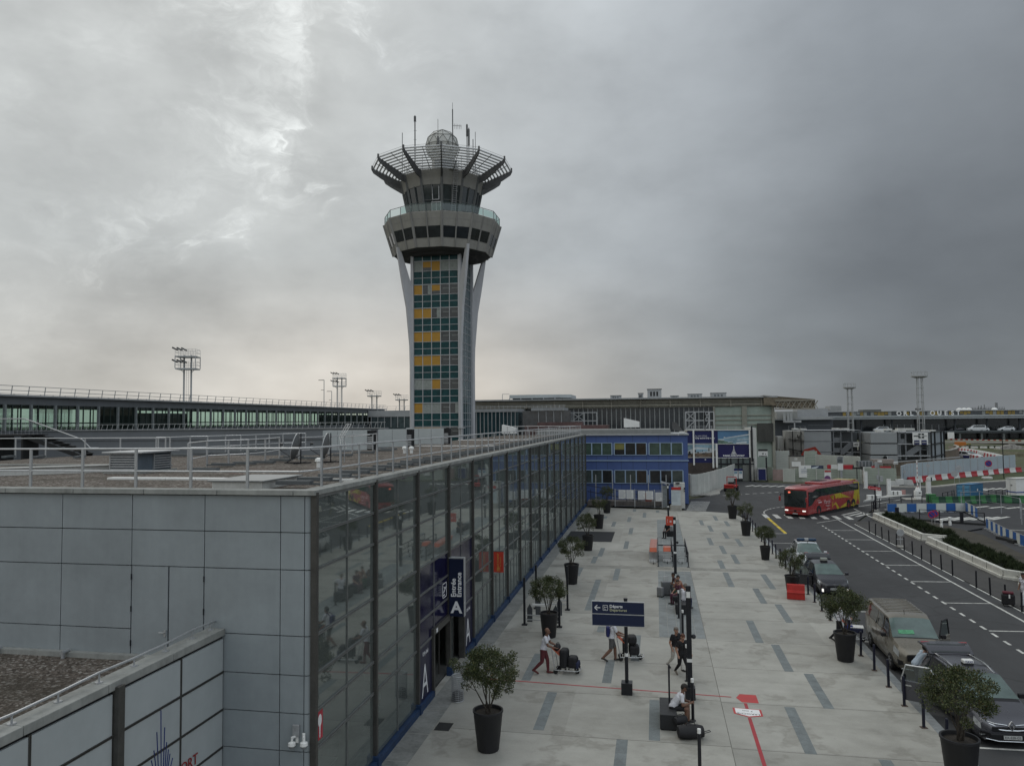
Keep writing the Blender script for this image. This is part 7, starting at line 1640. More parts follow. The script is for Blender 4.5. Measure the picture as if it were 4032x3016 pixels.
def tailgate(t,hy,hz,w_,up,m,rear,sc=1):
 """hinged at the roof edge and swung up; local profile from the hinge outwards"""
 Mx=Matrix.Translation((0,hy,hz))@Matrix.Rotation(up,4,'X')
 g=MB();pr=[(0,0,.98),(.35*sc,.02,1.0),(.62*sc,-.05,1.06),(.85*sc,-.14,1.08),(1.02*sc,-.3,1.0)];v=[]
 for y,z,ww in pr:
  for zz in(z,z-.07):
   for s in(-1,1):v.append(Mx@Vector((s*w_*ww,y,zz)))
 f=[]
 for i in range(4):a=i*4;c=a+4;f+=[(a,a+1,c+1,c),(a+2,c+2,c+3,a+3),(a,c,c+2,a+2),(a+1,a+3,c+3,c+1)]
 f+=[(0,2,3,1),(16,17,19,18)];g.add(v,f);o=g.build('tailgate',m,t,smooth=True)
 q=MB();q.add([Mx@Vector((s*w_*.86,y,z))for y,z in((.06*sc,.014),(.55*sc,-.015))for s in(-1,1)],[(0,1,3,2)]);q.build('rear_window',m_sidew,o)
 for s in(-1,1):l=MB();l.add([Mx@Vector((s*w_*a,y,z))for a,y,z in((.62,.68*sc,-.055),(1.04,.64*sc,-.05),(1.05,.74*sc,-.09),(.8,.73*sc,-.075))],[(0,1,2,3)]);l.v=[tuple(Vector(x)+Vector((0,0,.015)))for x in l.v];l.build('tail_lamp',m_tail,o)
 l=MB();l.add([Mx@Vector((s*.25,y,z))for y,z in((.74*sc,-.07),(.80*sc,-.09))for s in(-1,1)],[(0,1,3,2)]);l.v=[tuple(Vector(x)+Vector((0,0,.02)))for x in l.v];l.build('handle',m_blackp,o)
 b=MB()
 for s in(-1,1):b.cyl((s*w_*.95,hy+.1,hz-.35),Mx@Vector((s*w_*.95,.45*sc,-.1)),.012,n=6)
 b.build('gas_strut',m_blackp,o);return o
def open_door(t,hx,hy,ang,L_,z0,zb,z1,m,rear=False):
 """front-hinged door swung outwards; ang from the closed line"""
 Mx=Matrix.Translation((hx,hy,0))@Matrix.Rotation(ang,4,'Z');g=MB()
 g.add([Mx@Vector((x,y,z))for x in(-.05,.05)for y,z in((0,z0),(L_*.9,z0),(L_,z0+.3),(L_,zb),(0,zb-.05))],[(0,1,2,3,4),(9,8,7,6,5)]+[(i,i+5,(i+1)%5+5,(i+1)%5)for i in range(5)]);o=g.build('open_door',m,t,bevel=.015)
 q=MB();pts_=[Mx@Vector((0,y,z))for y,z in((.04,zb-.04),(.35,z1),(L_-.15,z1),(L_,zb))];q.tube(pts_,.028,6);q.build('window_frame',m_chrome if rear else m_blackp,o)
 w_=MB();w_.quad(*[Mx@Vector((0,y,z))for y,z in((.06,zb-.04),(.35,z1),(L_-.15,z1),(L_-.02,zb))]);w_.build('side_window',glassmat('car_door_glass',(.35,.42,.42),.12,.8),o);MB().obox(tuple(Mx@Vector((-.06,L_*.82,zb-.16))),(.03,.2,.04),ang).build('handle',m_chrome,o);return o
tailgate(t,3.98,1.66,.76,R(24),pe,True);open_door(t,-.92,2.6,R(62),1.25,.3,.98,1.5,pe,True);
B.patch('door_shade_patch',m_dark,t,5.02,5.95,2.3,4.9,side=-1,off=.012);cabin(t,2.3,3.3,.9,.45,1.2)  # doorway shade painted as a dark patch; the shell behind is closed
TAB_V=[(0,.34,.78,.88,.66,.55),(.15,.24,.92,1.02,.86,.72),(.55,.22,1.08,1.20,.95,.82),(.95,.2,1.16,1.30,.965,.84),(1.75,.2,1.2,1.90,.97,.74),(2.2,.2,1.22,1.97,.975,.80),(4.5,.2,1.22,1.98,.975,.80),(4.93,.24,1.2,1.95,.965,.79),(5.0,.36,1.15,1.8,.95,.77)]
pv=paint('taupe_van_paint',(.20,.18,.145),.4)
t=thing('delivery_van','taupe panel van parked behind the front taxi, driver door ajar','van',(10.1,32.55,-.12),R(-1));B=Body(TAB_V);B.shell(pv,t,(.95,4.05),.34)
B.patch('windscreen',m_wind,t,2.95,3.97,5.0,7,side=0);B.patch('cowl',m_blackp,t,2.78,2.95,5.1,7,side=0,off=.006)
for s in(1,-1):
 B.patch('side_window',m_sidew,t,3.25,4.55,4.1,4.9,side=s,u0b=3.82,u1b=4.5);B.patch('headlamp',m_lampg,t,1.0,2.0,3.35,4.05,side=s,off=.012)
 for u in(3.05,4.65,5.35):B.patch('door_gap',m_gap,t,u,u+.01,2.2,4.9,side=s,off=.004,nu=1)
 B.patch('fog_recess',m_blackp,t,.35,1.25,2.1,3.0,side=s,off=.01);B.patch('side_rail',pv,t,5.0,6.9,4.0,4.1,side=s,off=.02)
B.patch('side_window',m_sidew,t,4.75,5.3,4.12,4.9,side=-1);B.patch('side_window',m_sidew,t,5.35,5.95,4.12,4.9,side=-1);MB().box(-.6,-.015,.60,.6,.06,.86).build('grille',m_blackp,t,bevel=.03)
b=MB()
for p,q in(((0,.17),(.1,0)),((.1,0),(0,-.17)),((0,-.17),(-.1,0)),((-.1,0),(0,.17))):b.bar((p[0],-.03,.86+p[1]*.75),(q[0],-.03,.86+q[1]*.75),.04,.055,ref=(0,1,0))
b.build('badge',m_chrome,t);plate(t,-.03,.42,'EL-907-QF');mirrors(t,.98,1.25,1.25,m_blackp);b=MB();b.tube([(-.8,.02,.32),(-.4,-.02,.28),(.4,-.02,.28),(.8,.02,.32)],.03,6);b.build('bumper_strip',m_galr,t)
sh=MB();p,q=B.pos(3.2,6.2,-1),B.pos(3.1,6.5,1);sh.add([B.pos(3.14,6.0,-1)+Vector((0,-.015,.015)),B.pos(3.14,7,1)+Vector((0,-.015,.015)),B.pos(3.34,7,1)+Vector((0,-.015,.015)),B.pos(3.34,6.0,-1)+Vector((0,-.015,.015))],[(0,1,2,3)]);sh.build('dashboard_papers',mat('green_paper',(.10,.32,.17),.7,0,.25,8),t)
for i in range(9):y=2.4+i*.28;b=MB()if i==0 else b;b.box(-.72,y,1.965,.72,y+.05,1.992)
b.build('roof_ribs',pv,t);MB().cyl((-.1,2.0,1.95),(-.1,2.05,2.12),.012,n=6).build('aerial',m_blackp,t)
for x in(-.88,.88):
 for y in(.95,4.05):wheel(t,x,y,.335)
open_door(t,.98,1.35,R(-38),1.05,.35,1.2,1.82,pv)
TAB_P=[(0,.28,.60,.66,.5,.42),(.15,.2,.70,.78,.76,.62),(.55,.18,.82,.92,.86,.74),(1.0,.18,.92,1.03,.88,.77),(2.15,.18,.97,1.52,.885,.58),(2.9,.18,.98,1.57,.885,.6),(3.9,.18,1.0,1.5,.87,.58),(4.35,.24,1.0,1.22,.84,.58),(4.6,.36,.85,.93,.74,.5)]
def hatch(label,cat,loc,rz,m,lit=False,gate=False,simple=False,txt='DA-561-NL'):
 t=thing('taxi' if cat=='taxi' else 'parked_car',label,cat,loc,rz);B=Body(TAB_P);B.shell(m,t,(.9,3.65),.32)
 B.patch('windscreen',m_wind,t,3.06,3.95,5.0,7,side=0);B.patch('rear_window',m_sidew,t,6.2,7.0,5.2,7,side=0)
 for s in(1,-1):
  B.patch('side_window',m_sidew,t,3.4,4.85,4.12,4.9,side=s,u0b=3.88);B.patch('side_window',m_sidew,t,4.95,6.3,4.12,4.9,side=s,u1b=5.9)
  B.patch('headlamp',m_lampg,t,1.0,1.95,3.6,4.55,side=s,off=.012,u0b=1.35)
  if lit:MB().obox((s*.66,.06,.36),(.08,.1,.16)).build('driving_lamp',m_lamplit,t)
  if not simple:
   for u in(3.2,4.9):B.patch('door_gap',m_gap,t,u,u+.012,2.2,4.9,side=s,off=.004,nu=1)
 MB().box(-.44,-.01,.50,.44,.06,.62).build('grille',m_blackp,t,bevel=.02);b=MB();b.box(-.5,-.02,.22,.5,.1,.42);b.build('bumper_intake',m_blackp,t,bevel=.03);b=MB();b.tube([(-.55,.1,.66),(0,.0,.58),(.55,.1,.66)],.014,6);b.build('grille_trim',m_chrome,t);MB().obox((0,.03,.68),(.16,.03,.07)).build('badge',m_chrome,t)
 plate(t,-.03,.45,txt);mirrors(t,.88,1.45,1.0,m)
 for x in(-.8,.8):
  for y in(.9,3.65):wheel(t,x,y,.32)
 return t,B
pt=paint('dark_grey_paint',(.035,.035,.042),.4)
t,B=hatch('dark grey hatchback taxi with lit lamps, tailgate up and door open by the red barrier','taxi',(9.85,46.25,-.12),R(2),pt,True)
b=MB();b.box(-.2,2.35,1.6,.2,2.55,1.78);o=b.build('taxi_sign',mat('grey_taxi_sign',(.30,.31,.28),.5,0,.15,8),t,bevel=.05);MB().box(-.19,2.32,1.54,.19,2.6,1.6).build('sign_foot',m_blackp,o)
tailgate(t,3.6,1.53,.70,R(26),pt,True,.95);open_door(t,-.88,1.55,R(60),1.1,.3,.95,1.42,pt);B.patch('door_shade_patch',m_dark,t,3.6,4.9,2.4,4.9,side=-1,off=.012,u0b=3.9)  # dark patch on the shell stands in for the shaded doorway
pw=paint('white_car_paint',(.62,.64,.66),0)
t,B=hatch('white patrol car with blue roof light bar behind the dark taxi','police car',(9.95,53.15,-.12),R(-3),pw,simple=True)
t.scale=(1.02,1.02,1.08);b=MB();b.box(-.62,2.45,1.6,-.12,2.72,1.72);b.box(.12,2.45,1.6,.62,2.72,1.72);b.build('light_bar',mat('dark_blue_lamp',(.03,.06,.11),.15),t,bevel=.03);MB().box(-.12,2.46,1.6,.12,2.71,1.73).build('bar_centre',m_galr,t);b=MB();b.box(-.62,2.43,1.56,.62,2.74,1.6);b.build('bar_base',m_blackp,t);MB().box(-.012,2.05,1.5,.012,2.09,1.62).build('aerial',m_blackp,t)
t,B=hatch('white and blue car driving down the barrier-lined ramp','car',(75.3,197.2,-.25),R(38),pw,simple=True);t.scale=(1.5,1.4,1.35);B.patch('blue_flank',mat('navy_flank',(.03,.035,.16),.4),t,.5,4.5,2.0,3.4,side=1);B.patch('blue_flank',mat('navy_flank',(.03,.035,.16),.4),t,.5,4.5,2.0,3.4,side=-1)
proto=t
for lab,px,m,sc in(('white van on the upper road of the western terminal, left one',3430,'v',1.25),('white people carrier on the upper road of the western terminal, middle one',3796,'v',1.45),('white saloon behind the middle people carrier on the upper road',3830,'c',1.2),('white car on the upper road of the western terminal, right one',3917,'c',1.45),('grey car at the right edge on the upper road',4010,'g',1.3)):
 t=thing('parked_car',lab,'car',(ox(px),OY-3+(.6 if m=='c' else 0),zdeck),R(-90));t.scale=(sc,sc,sc);B=Body(TAB_V if m=='v' else TAB_P);pm=pw if m!='g' else m_galr;B.shell(pm,t,(.9,3.7),.33)
 for s in(1,-1):B.patch('side_window',m_sidew,t,3.3,6.6 if m=='v' else 6.2,4.1,4.9,side=s,u0b=3.85,nu=10,off=.03)
 for x in(-.85,.85):
  for y in(.9,3.7):MB().cyl((x-.1,y,.33),(x+.1,y,.33),.33,n=12).build('wheel',m_rubber,t)
for i,px in enumerate((3748,3768,3960,3985)):
 t=thing('parked_car','dark car in the shade on the upper road, %s from the left'%ORD[i],'car',(ox(px),OY+5,zdeck),R(-90),'dark cars under the far canopy');B=Body(TAB_P);B.shell(pt,t,(.9,3.65),.32)
t=thing('coach','red and yellow coach turning over the pedestrian crossing','coach',(13.98,82.75,-.12),R(-34.8))
m_cr=paint('coach_red',(.30,.025,.025),0);m_cy=paint('coach_yellow',(.46,.36,.015),0);Lb,Wb,Hb=13.6,1.27,3.12
tab=[(0,.28,1.05,1.15,1.12),(.12,.24,1.1,2.86,1.22),(.35,.22,1.1,3.0,1.26),(.9,.22,1.1,3.06,1.27),(3,.22,1.1,3.12,1.27),(11,.22,1.1,3.12,1.27),(13.3,.25,1.1,3.08,1.27),(13.6,.4,1.1,2.95,1.2)]
v=[];f=[]
for y,zs,zm,zt_,w_ in tab:
 h=[(w_*.9,zs),(w_,zs+.12),(w_,zm),(w_*.985,zt_-.3),(w_*.93,zt_-.08),(w_*.75,zt_)]
 if y==0:h=[(w_*.9,zs),(w_,zs+.12),(w_,zm*.75),(w_*.97,zm),(w_*.93,zt_),(w_*.8,zt_+.02)]
 v+=[(x,y,z)for x,z in h]+[(-x,y,z)for x,z in h[::-1]]
for i in range(len(tab)-1):
 for k in range(12):f.append((i*12+k,i*12+(k+1)%12,(i+1)*12+(k+1)%12,(i+1)*12+k))
f+=[tuple(range(11,-1,-1)),tuple((len(tab)-1)*12+k for k in range(12))]
b=MB();b.add(v,f);o=b.build('body',m_cr,t,smooth=True);WY=(2.7,10.35,11.7)
def side(pts_,m,name,d=.015,s=1,par=None):b=MB();b.extr([(s*(Wb-.0+d),y,z)for y,z in pts_],(-s*.02,0,0));return b.build(name,m,par or t)
for s in(1,-1):
 side([(11.0,.3),(13.5,.35),(13.45,2.8),(11.9,2.95),(12.1,1.9),(11.6,1.0)],m_cy,'yellow_panel',.008,s)
 for y in WY:a_=[(y+.58*math.cos(x),.5+.56*math.sin(x))for x in[i*PI/12-PI*.06 for i in range(14)]];side(a_,m_gap,'wheel_arch',.014,s);wheel(t,s*1.17,y,.46,m_cr if y!=11.7 else m_cy)
 side([(.3,1.12),(1.1,1.25),(1.9,1.72),(3.2,1.98),(13.3,2.0),(13.2,2.74),(2.2,2.78),(1.3,2.55),(.35,2.6)],m_sidew,'side_glazing',.018,s)
 b=MB()
 for y in(2.3,4.2,6.1,8.0,9.9,11.8):b.box(s*(Wb+.019),y,2.0,s*(Wb+.021),y+.05,2.75)
 b.build('window_joint',m_gap,t)
for pts_ in([(6.4,1.92),(8.1,1.95),(11.2,1.22),(9.2,1.40),(7.6,1.42),(7.9,1.62),(7.0,1.38),(6.75,1.80)],[(5.5,1.78),(6.1,1.45),(6.45,1.85),(6.4,1.3)],[(11.4,1.05),(9.6,.35),(8.0,.32),(8.6,.55),(9.8,.80)],[(7.9,.32),(7.0,1.05),(6.0,.72),(6.9,.85),(7.3,.28)],[(6.0,.5),(6.15,1.15),(6.25,1.1),(6.1,.5)]):side(pts_,m_cy,'star_pattern',.01)
side([(12.4,.38),(13.4,.4),(13.1,.9),(12.95,1.6),(12.9,.95),(12.55,.7)],m_cr,'tower_emblem',.017)
mwl=mat('pale_pink_print',(.62,.42,.42),.5)
text('lettering','Marcel',.62,mwl,t,frame((Wb+.02,4.75,1.28),(0,1,0),(0,0,1)),sx=.95);text('lettering','voyages',.3,mwl,t,frame((Wb+.02,4.9,.88),(0,1,0),(0,0,1)));b=MB();b.box(Wb+.01,2.35,1.55,Wb+.02,3.1,1.6);b.box(Wb+.01,2.6,1.28,Wb+.02,3.4,1.42);b.box(Wb+.01,4.6,.5,Wb+.02,5.4,.56);b.build('lettering',mwl,t)
b=MB();b.add([(-1.16,-.005,1.02),(1.16,-.005,1.02),(1.19,.1,2.72),(-1.19,.1,2.72)],[(0,1,2,3)]);b.v=[(x,y-.02,z)for x,y,z in b.v];b.build('windscreen',glossmat('coach_glass',(.035,.042,.042),.05,.8),t)
b=MB();b.add([(-.85,-.03,1.2),(.9,-.03,1.1),(.9,.02,1.75),(.0,.05,2.0),(-.7,.06,2.25)],[(0,1,2,3,4)]);b.v=[(x,y-.012,z)for x,y,z in b.v];b.build('dashboard_shade',m_sidew,t)
MB().box(-.72,-.02,2.42,-.5,.02,2.58).build('route_number',mat('lit_red_digits',(.6,.12,.08),.5,emit=((1,.2,.12),.8)),t)
for s in(-1,1):MB().obox((s*.93,.0,.66),(.36,.12,.13)).build('headlamp',m_lamplit,t,bevel=.04);b=MB();b.tube([(s*1.15,.2,2.3),(s*1.35,-.35,2.35),(s*1.4,-.45,2.1)],.04,6);o=b.build('mirror_arm',m_blackp,t);MB().obox((s*1.42,-.47,1.85),(.2,.14,.48)).build('mirror',m_cr,o,bevel=.05)
b=MB();b.obox((0,-.04,.64),(.26,.05,.2));b.build('badge',m_blackp,t,bevel=.03);b=MB();b.obox((.35,-.03,.64),(.5,.03,.03));b.obox((-.35,-.03,.64),(.5,.03,.03));b.build('chrome_trim',m_chrome,t);plate(t,-.05,.36,'EC-482-WB')
b=MB();b.box(-.95,4.3,3.08,.95,9.4,3.30);b.build('roof_unit',m_cr,t,bevel=.12);b=MB();b.box(-.45,2.4,3.09,.45,3.3,3.15);b.box(-.9,5.6,3.29,.1,7.6,3.33);b.box(-.3,10,3.1,.1,10.4,3.18);b.build('roof_hatch',m_dark,t);b=MB();b.prism([(-1.0,10.6),(1.0,11.8),(1.05,13.3),(-1.05,13.3)],3.085,3.13);b.build('yellow_roof_panel',m_cy,t)
b=MB();b.box(-1.25,.3,.0,1.25,13.2,.24);b.build('underside',m_gap,t)
m,nt_=nodes('leaf');gi=N(nt_,'ShaderNodeNewGeometry');c=ramp(nt_,gi.outputs['Random Per Island'],[(0,(.022,.032,.012)),(.45,(.048,.064,.022)),(.85,(.088,.104,.038)),(.97,(.125,.12,.045)),(1,(.13,.07,.03))])
p_=bsdf(nt_,c,.5,0,.4);m_leaf=m
m_bark=mat('shrub_bark',(.06,.05,.04),.9,0,.3,6);m_soil=mat('pot_soil',(.04,.034,.028),.95,0,.4,8);m_pot=mat('dark_planter',(.018,.018,.020),.55,0,.15,2,streak=.3)
def leaf_crown(seed,n,rx,h,zc,lump):
 r9=random.Random(seed);b=MB();s_=MB();tips=[]
 for k in range(7):
  a=2*PI*k/7+r9.uniform(-.4,.4);rr=r9.uniform(.25,.8)*rx;p=Vector((r9.uniform(-.07,.07),r9.uniform(-.07,.07),1.05));q_=Vector((math.cos(a)*rr*.45,math.sin(a)*rr*.45,1.65+r9.uniform(-.1,.1)));e=Vector((math.cos(a)*rr,math.sin(a)*rr,zc+r9.uniform(-.15,.3)*h))
  s_.cyl(p,q_,.026,.017,6);s_.cyl(q_,e,.017,.008,6)
  for j in range(4):f_=r9.uniform(.1,.9);o=q_.lerp(e,f_);a2=a+r9.uniform(-1.3,1.3);t_=o+Vector((math.cos(a2)*rx*.42,math.sin(a2)*rx*.42,r9.uniform(-.1,.35)));s_.cyl(o,t_,.009,.004,5);tips.append(t_)
 cl=[]
 for k in range(lump):
  a,e=r9.uniform(0,2*PI),r9.uniform(-.55,1)*PI/2;d=Vector((math.cos(a)*math.cos(e)*rx,math.sin(a)*math.cos(e)*rx,math.sin(e)*h));cl.append((Vector((0,0,zc))+d*r9.uniform(.62,.88),r9.uniform(.16,.30)*rx/1.0))
 cl+=[(t_,.17)for t_ in tips]
 for i in range(n):
  c_,rad=r9.choice(cl);d=Vector((r9.gauss(0,1),r9.gauss(0,1),r9.gauss(0,.8))).normalized();p=c_+d*rad*r9.random()**.45
  u=(d+Vector((r9.uniform(-.8,.8),r9.uniform(-.8,.8),r9.uniform(-.2,.9)))).normalized();v_=u.cross(Vector((r9.uniform(-1,1),r9.uniform(-1,1),r9.uniform(-1,1)))).normalized();L_=r9.uniform(.036,.066);w_=L_*.33
  b.add([p-u*L_*.5,p+v_*w_*.9,p+u*L_*.6,p-v_*w_*.9],[(0,1,2,3)])
 return b,s_
POTM=MB().lathe([(.02,0),(.315,0),(.33,.03),(.45,1.13),(.47,1.15),(.47,1.2),(.42,1.2),(.405,1.1),(.02,1.1)],(0,0,0),36,cap=False)
def tree_proto(seed,n,rx,h,zc,lump):
 t=thing('potted_tree','','potted tree',(0,0,0),0,'potted trees on the plaza');POTM.build('pot',m_pot,t,smooth=True);MB().lathe([(.01,1.11),(.41,1.10)],(0,0,0),24,cap=False).build('soil',m_soil,t)
 b,s_=leaf_crown(seed,n,rx,h,zc,lump);s_.build('trunk',m_bark,t,smooth=True);b.build('crown',m_leaf,t,fix=False);return t
PA=tree_proto(3,12500,1.0,.60,2.45,40);PB_=tree_proto(8,7600,.88,.55,2.3,36);PC=tree_proto(15,11500,1.05,.56,2.36,34);PD=tree_proto(21,4200,.75,.55,2.3,24)
TL=[(PA,-5.18,23.2,0,1,'potted tree with wide crown nearest the glass front, beside the wire bin'),(PC,-5.0,35.5,2,.93,'potted tree standing before the black queue posts, left row'),(PB_,-5.2,47.1,1,1,'potted tree with open bare stems in the left row, third from the front'),(PB_,-5.25,59.2,3,.98,'potted tree at the near edge of the black entrance mat'),(PD,-5.27,71.2,0,1.05,'dark potted tree just beyond the black entrance mat'),(PD,-5.28,83.1,2,1.05,'potted tree at the far end of the left row by the notice fence'),(PC,8.02,23.15,4,1.06,'potted tree in front of the slate grey taxi, nearest on the kerb side'),(PA,7.55,33.95,2.2,.96,'potted tree beside the taupe van, hiding a person with a luggage trolley'),(PB_,7.5,46.0,4,.9,'potted tree behind the red plastic barrier'),(PC,7.52,57.0,1,.8,'potted tree on the kerb side level with the white patrol car'),(PD,7.5,68.45,4,1,'potted tree on the kerb side, second from the crossing'),(PD,7.47,79.8,1,1.08,'potted tree on the kerb side nearest the crossing')]
used=set()
for pr_,x,y,a,s_,lb in TL:
 if id(pr_)not in used:used.add(id(pr_));o=pr_;o.location=(x,y,.005);o.rotation_euler=(0,0,a);o['label']=lb;o.scale=(s_,)*3
 else:dup(pr_,(x,y,.005),a,lb,(s_,)*3)
BO=MB();BO.cyl((0,0,0),(0,0,.99),.048,n=12);BO.lathe([(.048,.99),(.04,1.01),(.01,1.015)],(0,0,0),12)
def bollard_proto(m,base=True):
 t=thing('bollard','','bollard',(0,0,0));BO.build('post',m,t,smooth=True)
 if base:MB().box(-.1,-.09,0,.1,.09,.012).build('base_plate',mat('rusty_plate',(.10,.07,.055),.8,0,.3,8),t)
 return t
b0=None
by=[23.3+1.905*i for i in range(30)]
for i,y in enumerate(by):
 lb='dark blue steel bollard on the plaza kerb, %s from the near end'%(ORD[i]if i<28 else['twenty-ninth','thirtieth'][i-28])
 if b0 is None:b0=bollard_proto(m_dkblue);b0.location=(8.36,y,.004);b0['label']=lb;b0['group']='bollards along the plaza kerb';b0.rotation_euler=(R(.6),R(-.5),0)
 else:c=dup(b0,(8.35+.02*math.sin(i*1.7),y,.004),.1*math.sin(i*3),lb);c.rotation_euler=(R(1.1*math.sin(i*2.3)),R(1.2*math.sin(i*1.3)),.2*math.sin(i))
b1=None
for i,y in enumerate([72.4-1.9*k for k in range(11)]+[49.75,47.85,45.96,44.1]):
 lb='black steel bollard along the far side of the road, %s from the crossing'%ORD[i]
 if b1 is None:b1=bollard_proto(m_black,False);b1.location=(18.4,y,-.09);b1['label']=lb;b1['group']='bollards along the far walk'
 else:c=dup(b1,(18.4+.005*i,y,-.09),0,lb);c.rotation_euler=(R(.9*math.sin(i*2.1)),R(1.1*math.sin(i*1.9)),0)
cp=MB();cp.cyl((0,0,0),(0,0,1.25),.05,n=12);b2=None
for x,y,lb in((1.05,22.3,'white-capped black post in the middle of the plaza, nearest the camera'),(1.06,26.5,'white-capped black post right beside the seated man with a phone'),(1.03,30.4,'white-capped black post beside the two walkers in black'),(1.06,35.8,'white-capped black post next to the grey sign post'),(1.0,39.8,'dark post in front of the person in the white shirt on the bench')):
 if b2 is None:b2=thing('capped_post',lb,'post',(x,y,.004),0,'capped posts in the plaza');cp.build('post',m_black,b2,smooth=True);MB().cyl((0,0,1.25),(0,0,1.37),.052,n=12).build('cap',m_white,b2,smooth=True);MB().cyl((0,0,0),(0,0,.015),.1,n=14).build('base_plate',m_black,b2)
 else:dup(b2,(x,y,.004),0,lb)
def lamp_mast(lb,x,y,h,base=True):
 t=thing('lamp_mast',lb,'mast',(x,y,0));MB().box(-.09,-.06,0,.09,.06,h).build('column',m_black,t,bevel=.015);MB().box(-.07,-.062,h-.42,.07,-.058,h-.2).build('label_plate',m_white,t);MB().box(-.092,-.062,1.3,.092,.062,1.42).build('band',m_white,t)
 if base:MB().box(-.18,-.18,0,.18,.18,.42).build('foot_box',m_black,t,bevel=.01)
 o=MB();o.sphere((.16,0,h*.55),.085,10,6);o.build('loudspeaker',m_black,t,smooth=True)
lamp_mast('tall flat black mast on a cube foot beside the two walkers',1.06,28.53,4.0);lamp_mast('tall black mast behind the seated group',1.12,51.1,3.65,False);lamp_mast('tall black mast at the far end of the plaza before the totem',1.12,77.7,3.6,False)
t=thing('departures_sign','navy double sign board lettered Départs Departures on a black post','sign',(-1.19,28.7,0));b=MB();b.cyl((0,0,0),(0,0,3.42),.065,n=12);b.cyl((0,0,3.38),(0,0,3.44),.075,n=12);b.build('post',m_black,t,smooth=True);MB().cyl((0,0,1.34),(0,0,1.46),.069,n=12).build('band',m_white,t);MB().box(-.2,-.2,0,.2,.2,.42).build('foot_box',m_black,t,bevel=.01)
for z0_,z1_ in((2.46,2.86),(2.89,3.32)):
 o=MB().box(-1.22,-.14,z0_,.67,-.07,z1_).build('sign_board',mat('departures_blue',H('16213f'),.4,0,.06),t);b=MB();b.box(-1.235,-.145,z1_,.685,-.065,z1_+.02);b.box(-1.235,-.145,z0_-.012,.685,-.065,z0_);b.box(-1.235,-.145,z0_,-1.22,-.065,z1_);b.box(.67,-.145,z0_,.685,-.065,z1_);b.build('frame',m_alu,o)
 if z0_>2.8:
  text('lettering','Départs',.145,m_letter,o,frame((-.58,-.145,3.16),(1,0,0),(0,0,1)),'LEFT',bold=.003);text('lettering','Departures',.135,mat('yellowish_lettering',(.62,.62,.40),.5),o,frame((-.58,-.145,3.03),(1,0,0),(0,0,1)),'LEFT')
  b=MB();b.bar((-1.12,-.146,3.1),(-.92,-.146,3.1),.03,.01,ref=(0,1,0));b.bar((-1.13,-.146,3.1),(-1.03,-.146,3.19),.03,.01,ref=(0,1,0));b.bar((-1.13,-.146,3.1),(-1.03,-.146,3.01),.03,.01,ref=(0,1,0))
  for a_,c_ in(((-.82,3.19),(-.65,3.19)),((-.82,3.01),(-.65,3.01)),((-.82,3.01),(-.82,3.19)),((-.65,3.01),(-.65,3.19)),((-.80,3.09),(-.67,3.14)),((-.78,3.15),(-.73,3.11)),((-.79,3.045),(-.71,3.045))):b.bar((a_[0],-.146,a_[1]),(c_[0],-.146,c_[1]),.013,.008,ref=(0,1,0))
  b.build('pictogram',m_letter,o)
b=MB();b.box(-.04,-.03,0,.04,.03,2.3);o=tag(b.build('grey_sign_post',mat('grey_post',(.16,.17,.175),.5)),'flat grey post standing in front of the seated group','post');o.location=(.97,35.7,0)
m_bench=mat('black_bench_block',(.017,.018,.020),.5,0,.15,2)
def bench(lb,x0,y0,x1,y1,post=None):
 t=thing('block_bench',lb,'bench',(x0,y0,0));MB().box(0,0,.03,x1-x0,y1-y0,.5).build('block',m_bench,t,bevel=.012);MB().box(.03,.03,0,x1-x0-.03,y1-y0-.03,.03).build('plinth',m_gap,t)
 if post:MB().box(post[0]-x0-.03,post[1]-y0-.03,.5,post[0]-x0+.03,post[1]-y0+.03,post[2]).build('post',m_black,t)
bench('black cube bench with a thin post, under the seated man with a phone',-.02,25.52,.52,27.1,(.3,26.3,1.85));bench('black block bench under the person in the white tee',.86,40.5,1.42,41.9);bench('black block bench under the seated group behind the grey suitcases',.95,42.6,1.45,45.4);bench('black block bench at the far end of the stone band',.8,66.9,1.35,69.8)
t=thing('orange_flag_sign','small orange square sign on a dark pole by the far bench','sign',(1.0,64.5,.22));MB().cyl((.42,.1,-.22),(.42,.1,1.72),.05,n=8).build('pole',m_black,t);o=MB().box(-.28,-.04,1.08,.36,.04,1.82).build('face',mat('orange_red_face',(.50,.065,.035),.5,0,.06),t);b=MB();b.box(.02,-.05,1.32,.18,-.041,1.48);b.box(-.16,-.05,1.3,-.13,-.041,1.6);b.build('emblem',mat('pale_pink_print',(.6,.4,.4)),o)
t=thing('wire_bin','round wire mesh litter bin by the entrance doors','litter bin',(-7.14,27.0,0));b=MB()
for i in range(22):a=2*PI*i/22;b.cyl((.21*math.cos(a),.21*math.sin(a),.02),(.21*math.cos(a),.21*math.sin(a),.88),.006,n=4)
for z in[.02+.072*i for i in range(13)]:b.tube([(.21*math.cos(2*PI*i/16),.21*math.sin(2*PI*i/16),z)for i in range(17)],.006 if .02<z<.87 else .014,4)
b.build('basket',m_galv,t);MB().lathe([(.17,.03),(.2,.06),(.19,.3),(.05,.36)],(0,0,0),12).build('bag',mat('bin_bag',(.05,.05,.05),.5),t,smooth=True)
b=MB();b.extr([(-.47,-.24,0),(-.47,-.27,.32),(-.47,-.31,.36),(-.47,-.31,.42),(-.47,-.16,.47),(-.47,-.13,.8),(-.47,.13,.8),(-.47,.16,.47),(-.47,.31,.42),(-.47,.31,.36),(-.47,.27,.32),(-.47,.24,0)],(.94,0,0));o=b.build('water_barrier',m_red,bevel=.025);o.location=(7.5,44.95,.005);o.rotation_euler=(0,0,R(-9));tag(o,'red plastic barrier standing on the plaza before a potted tree','barrier')
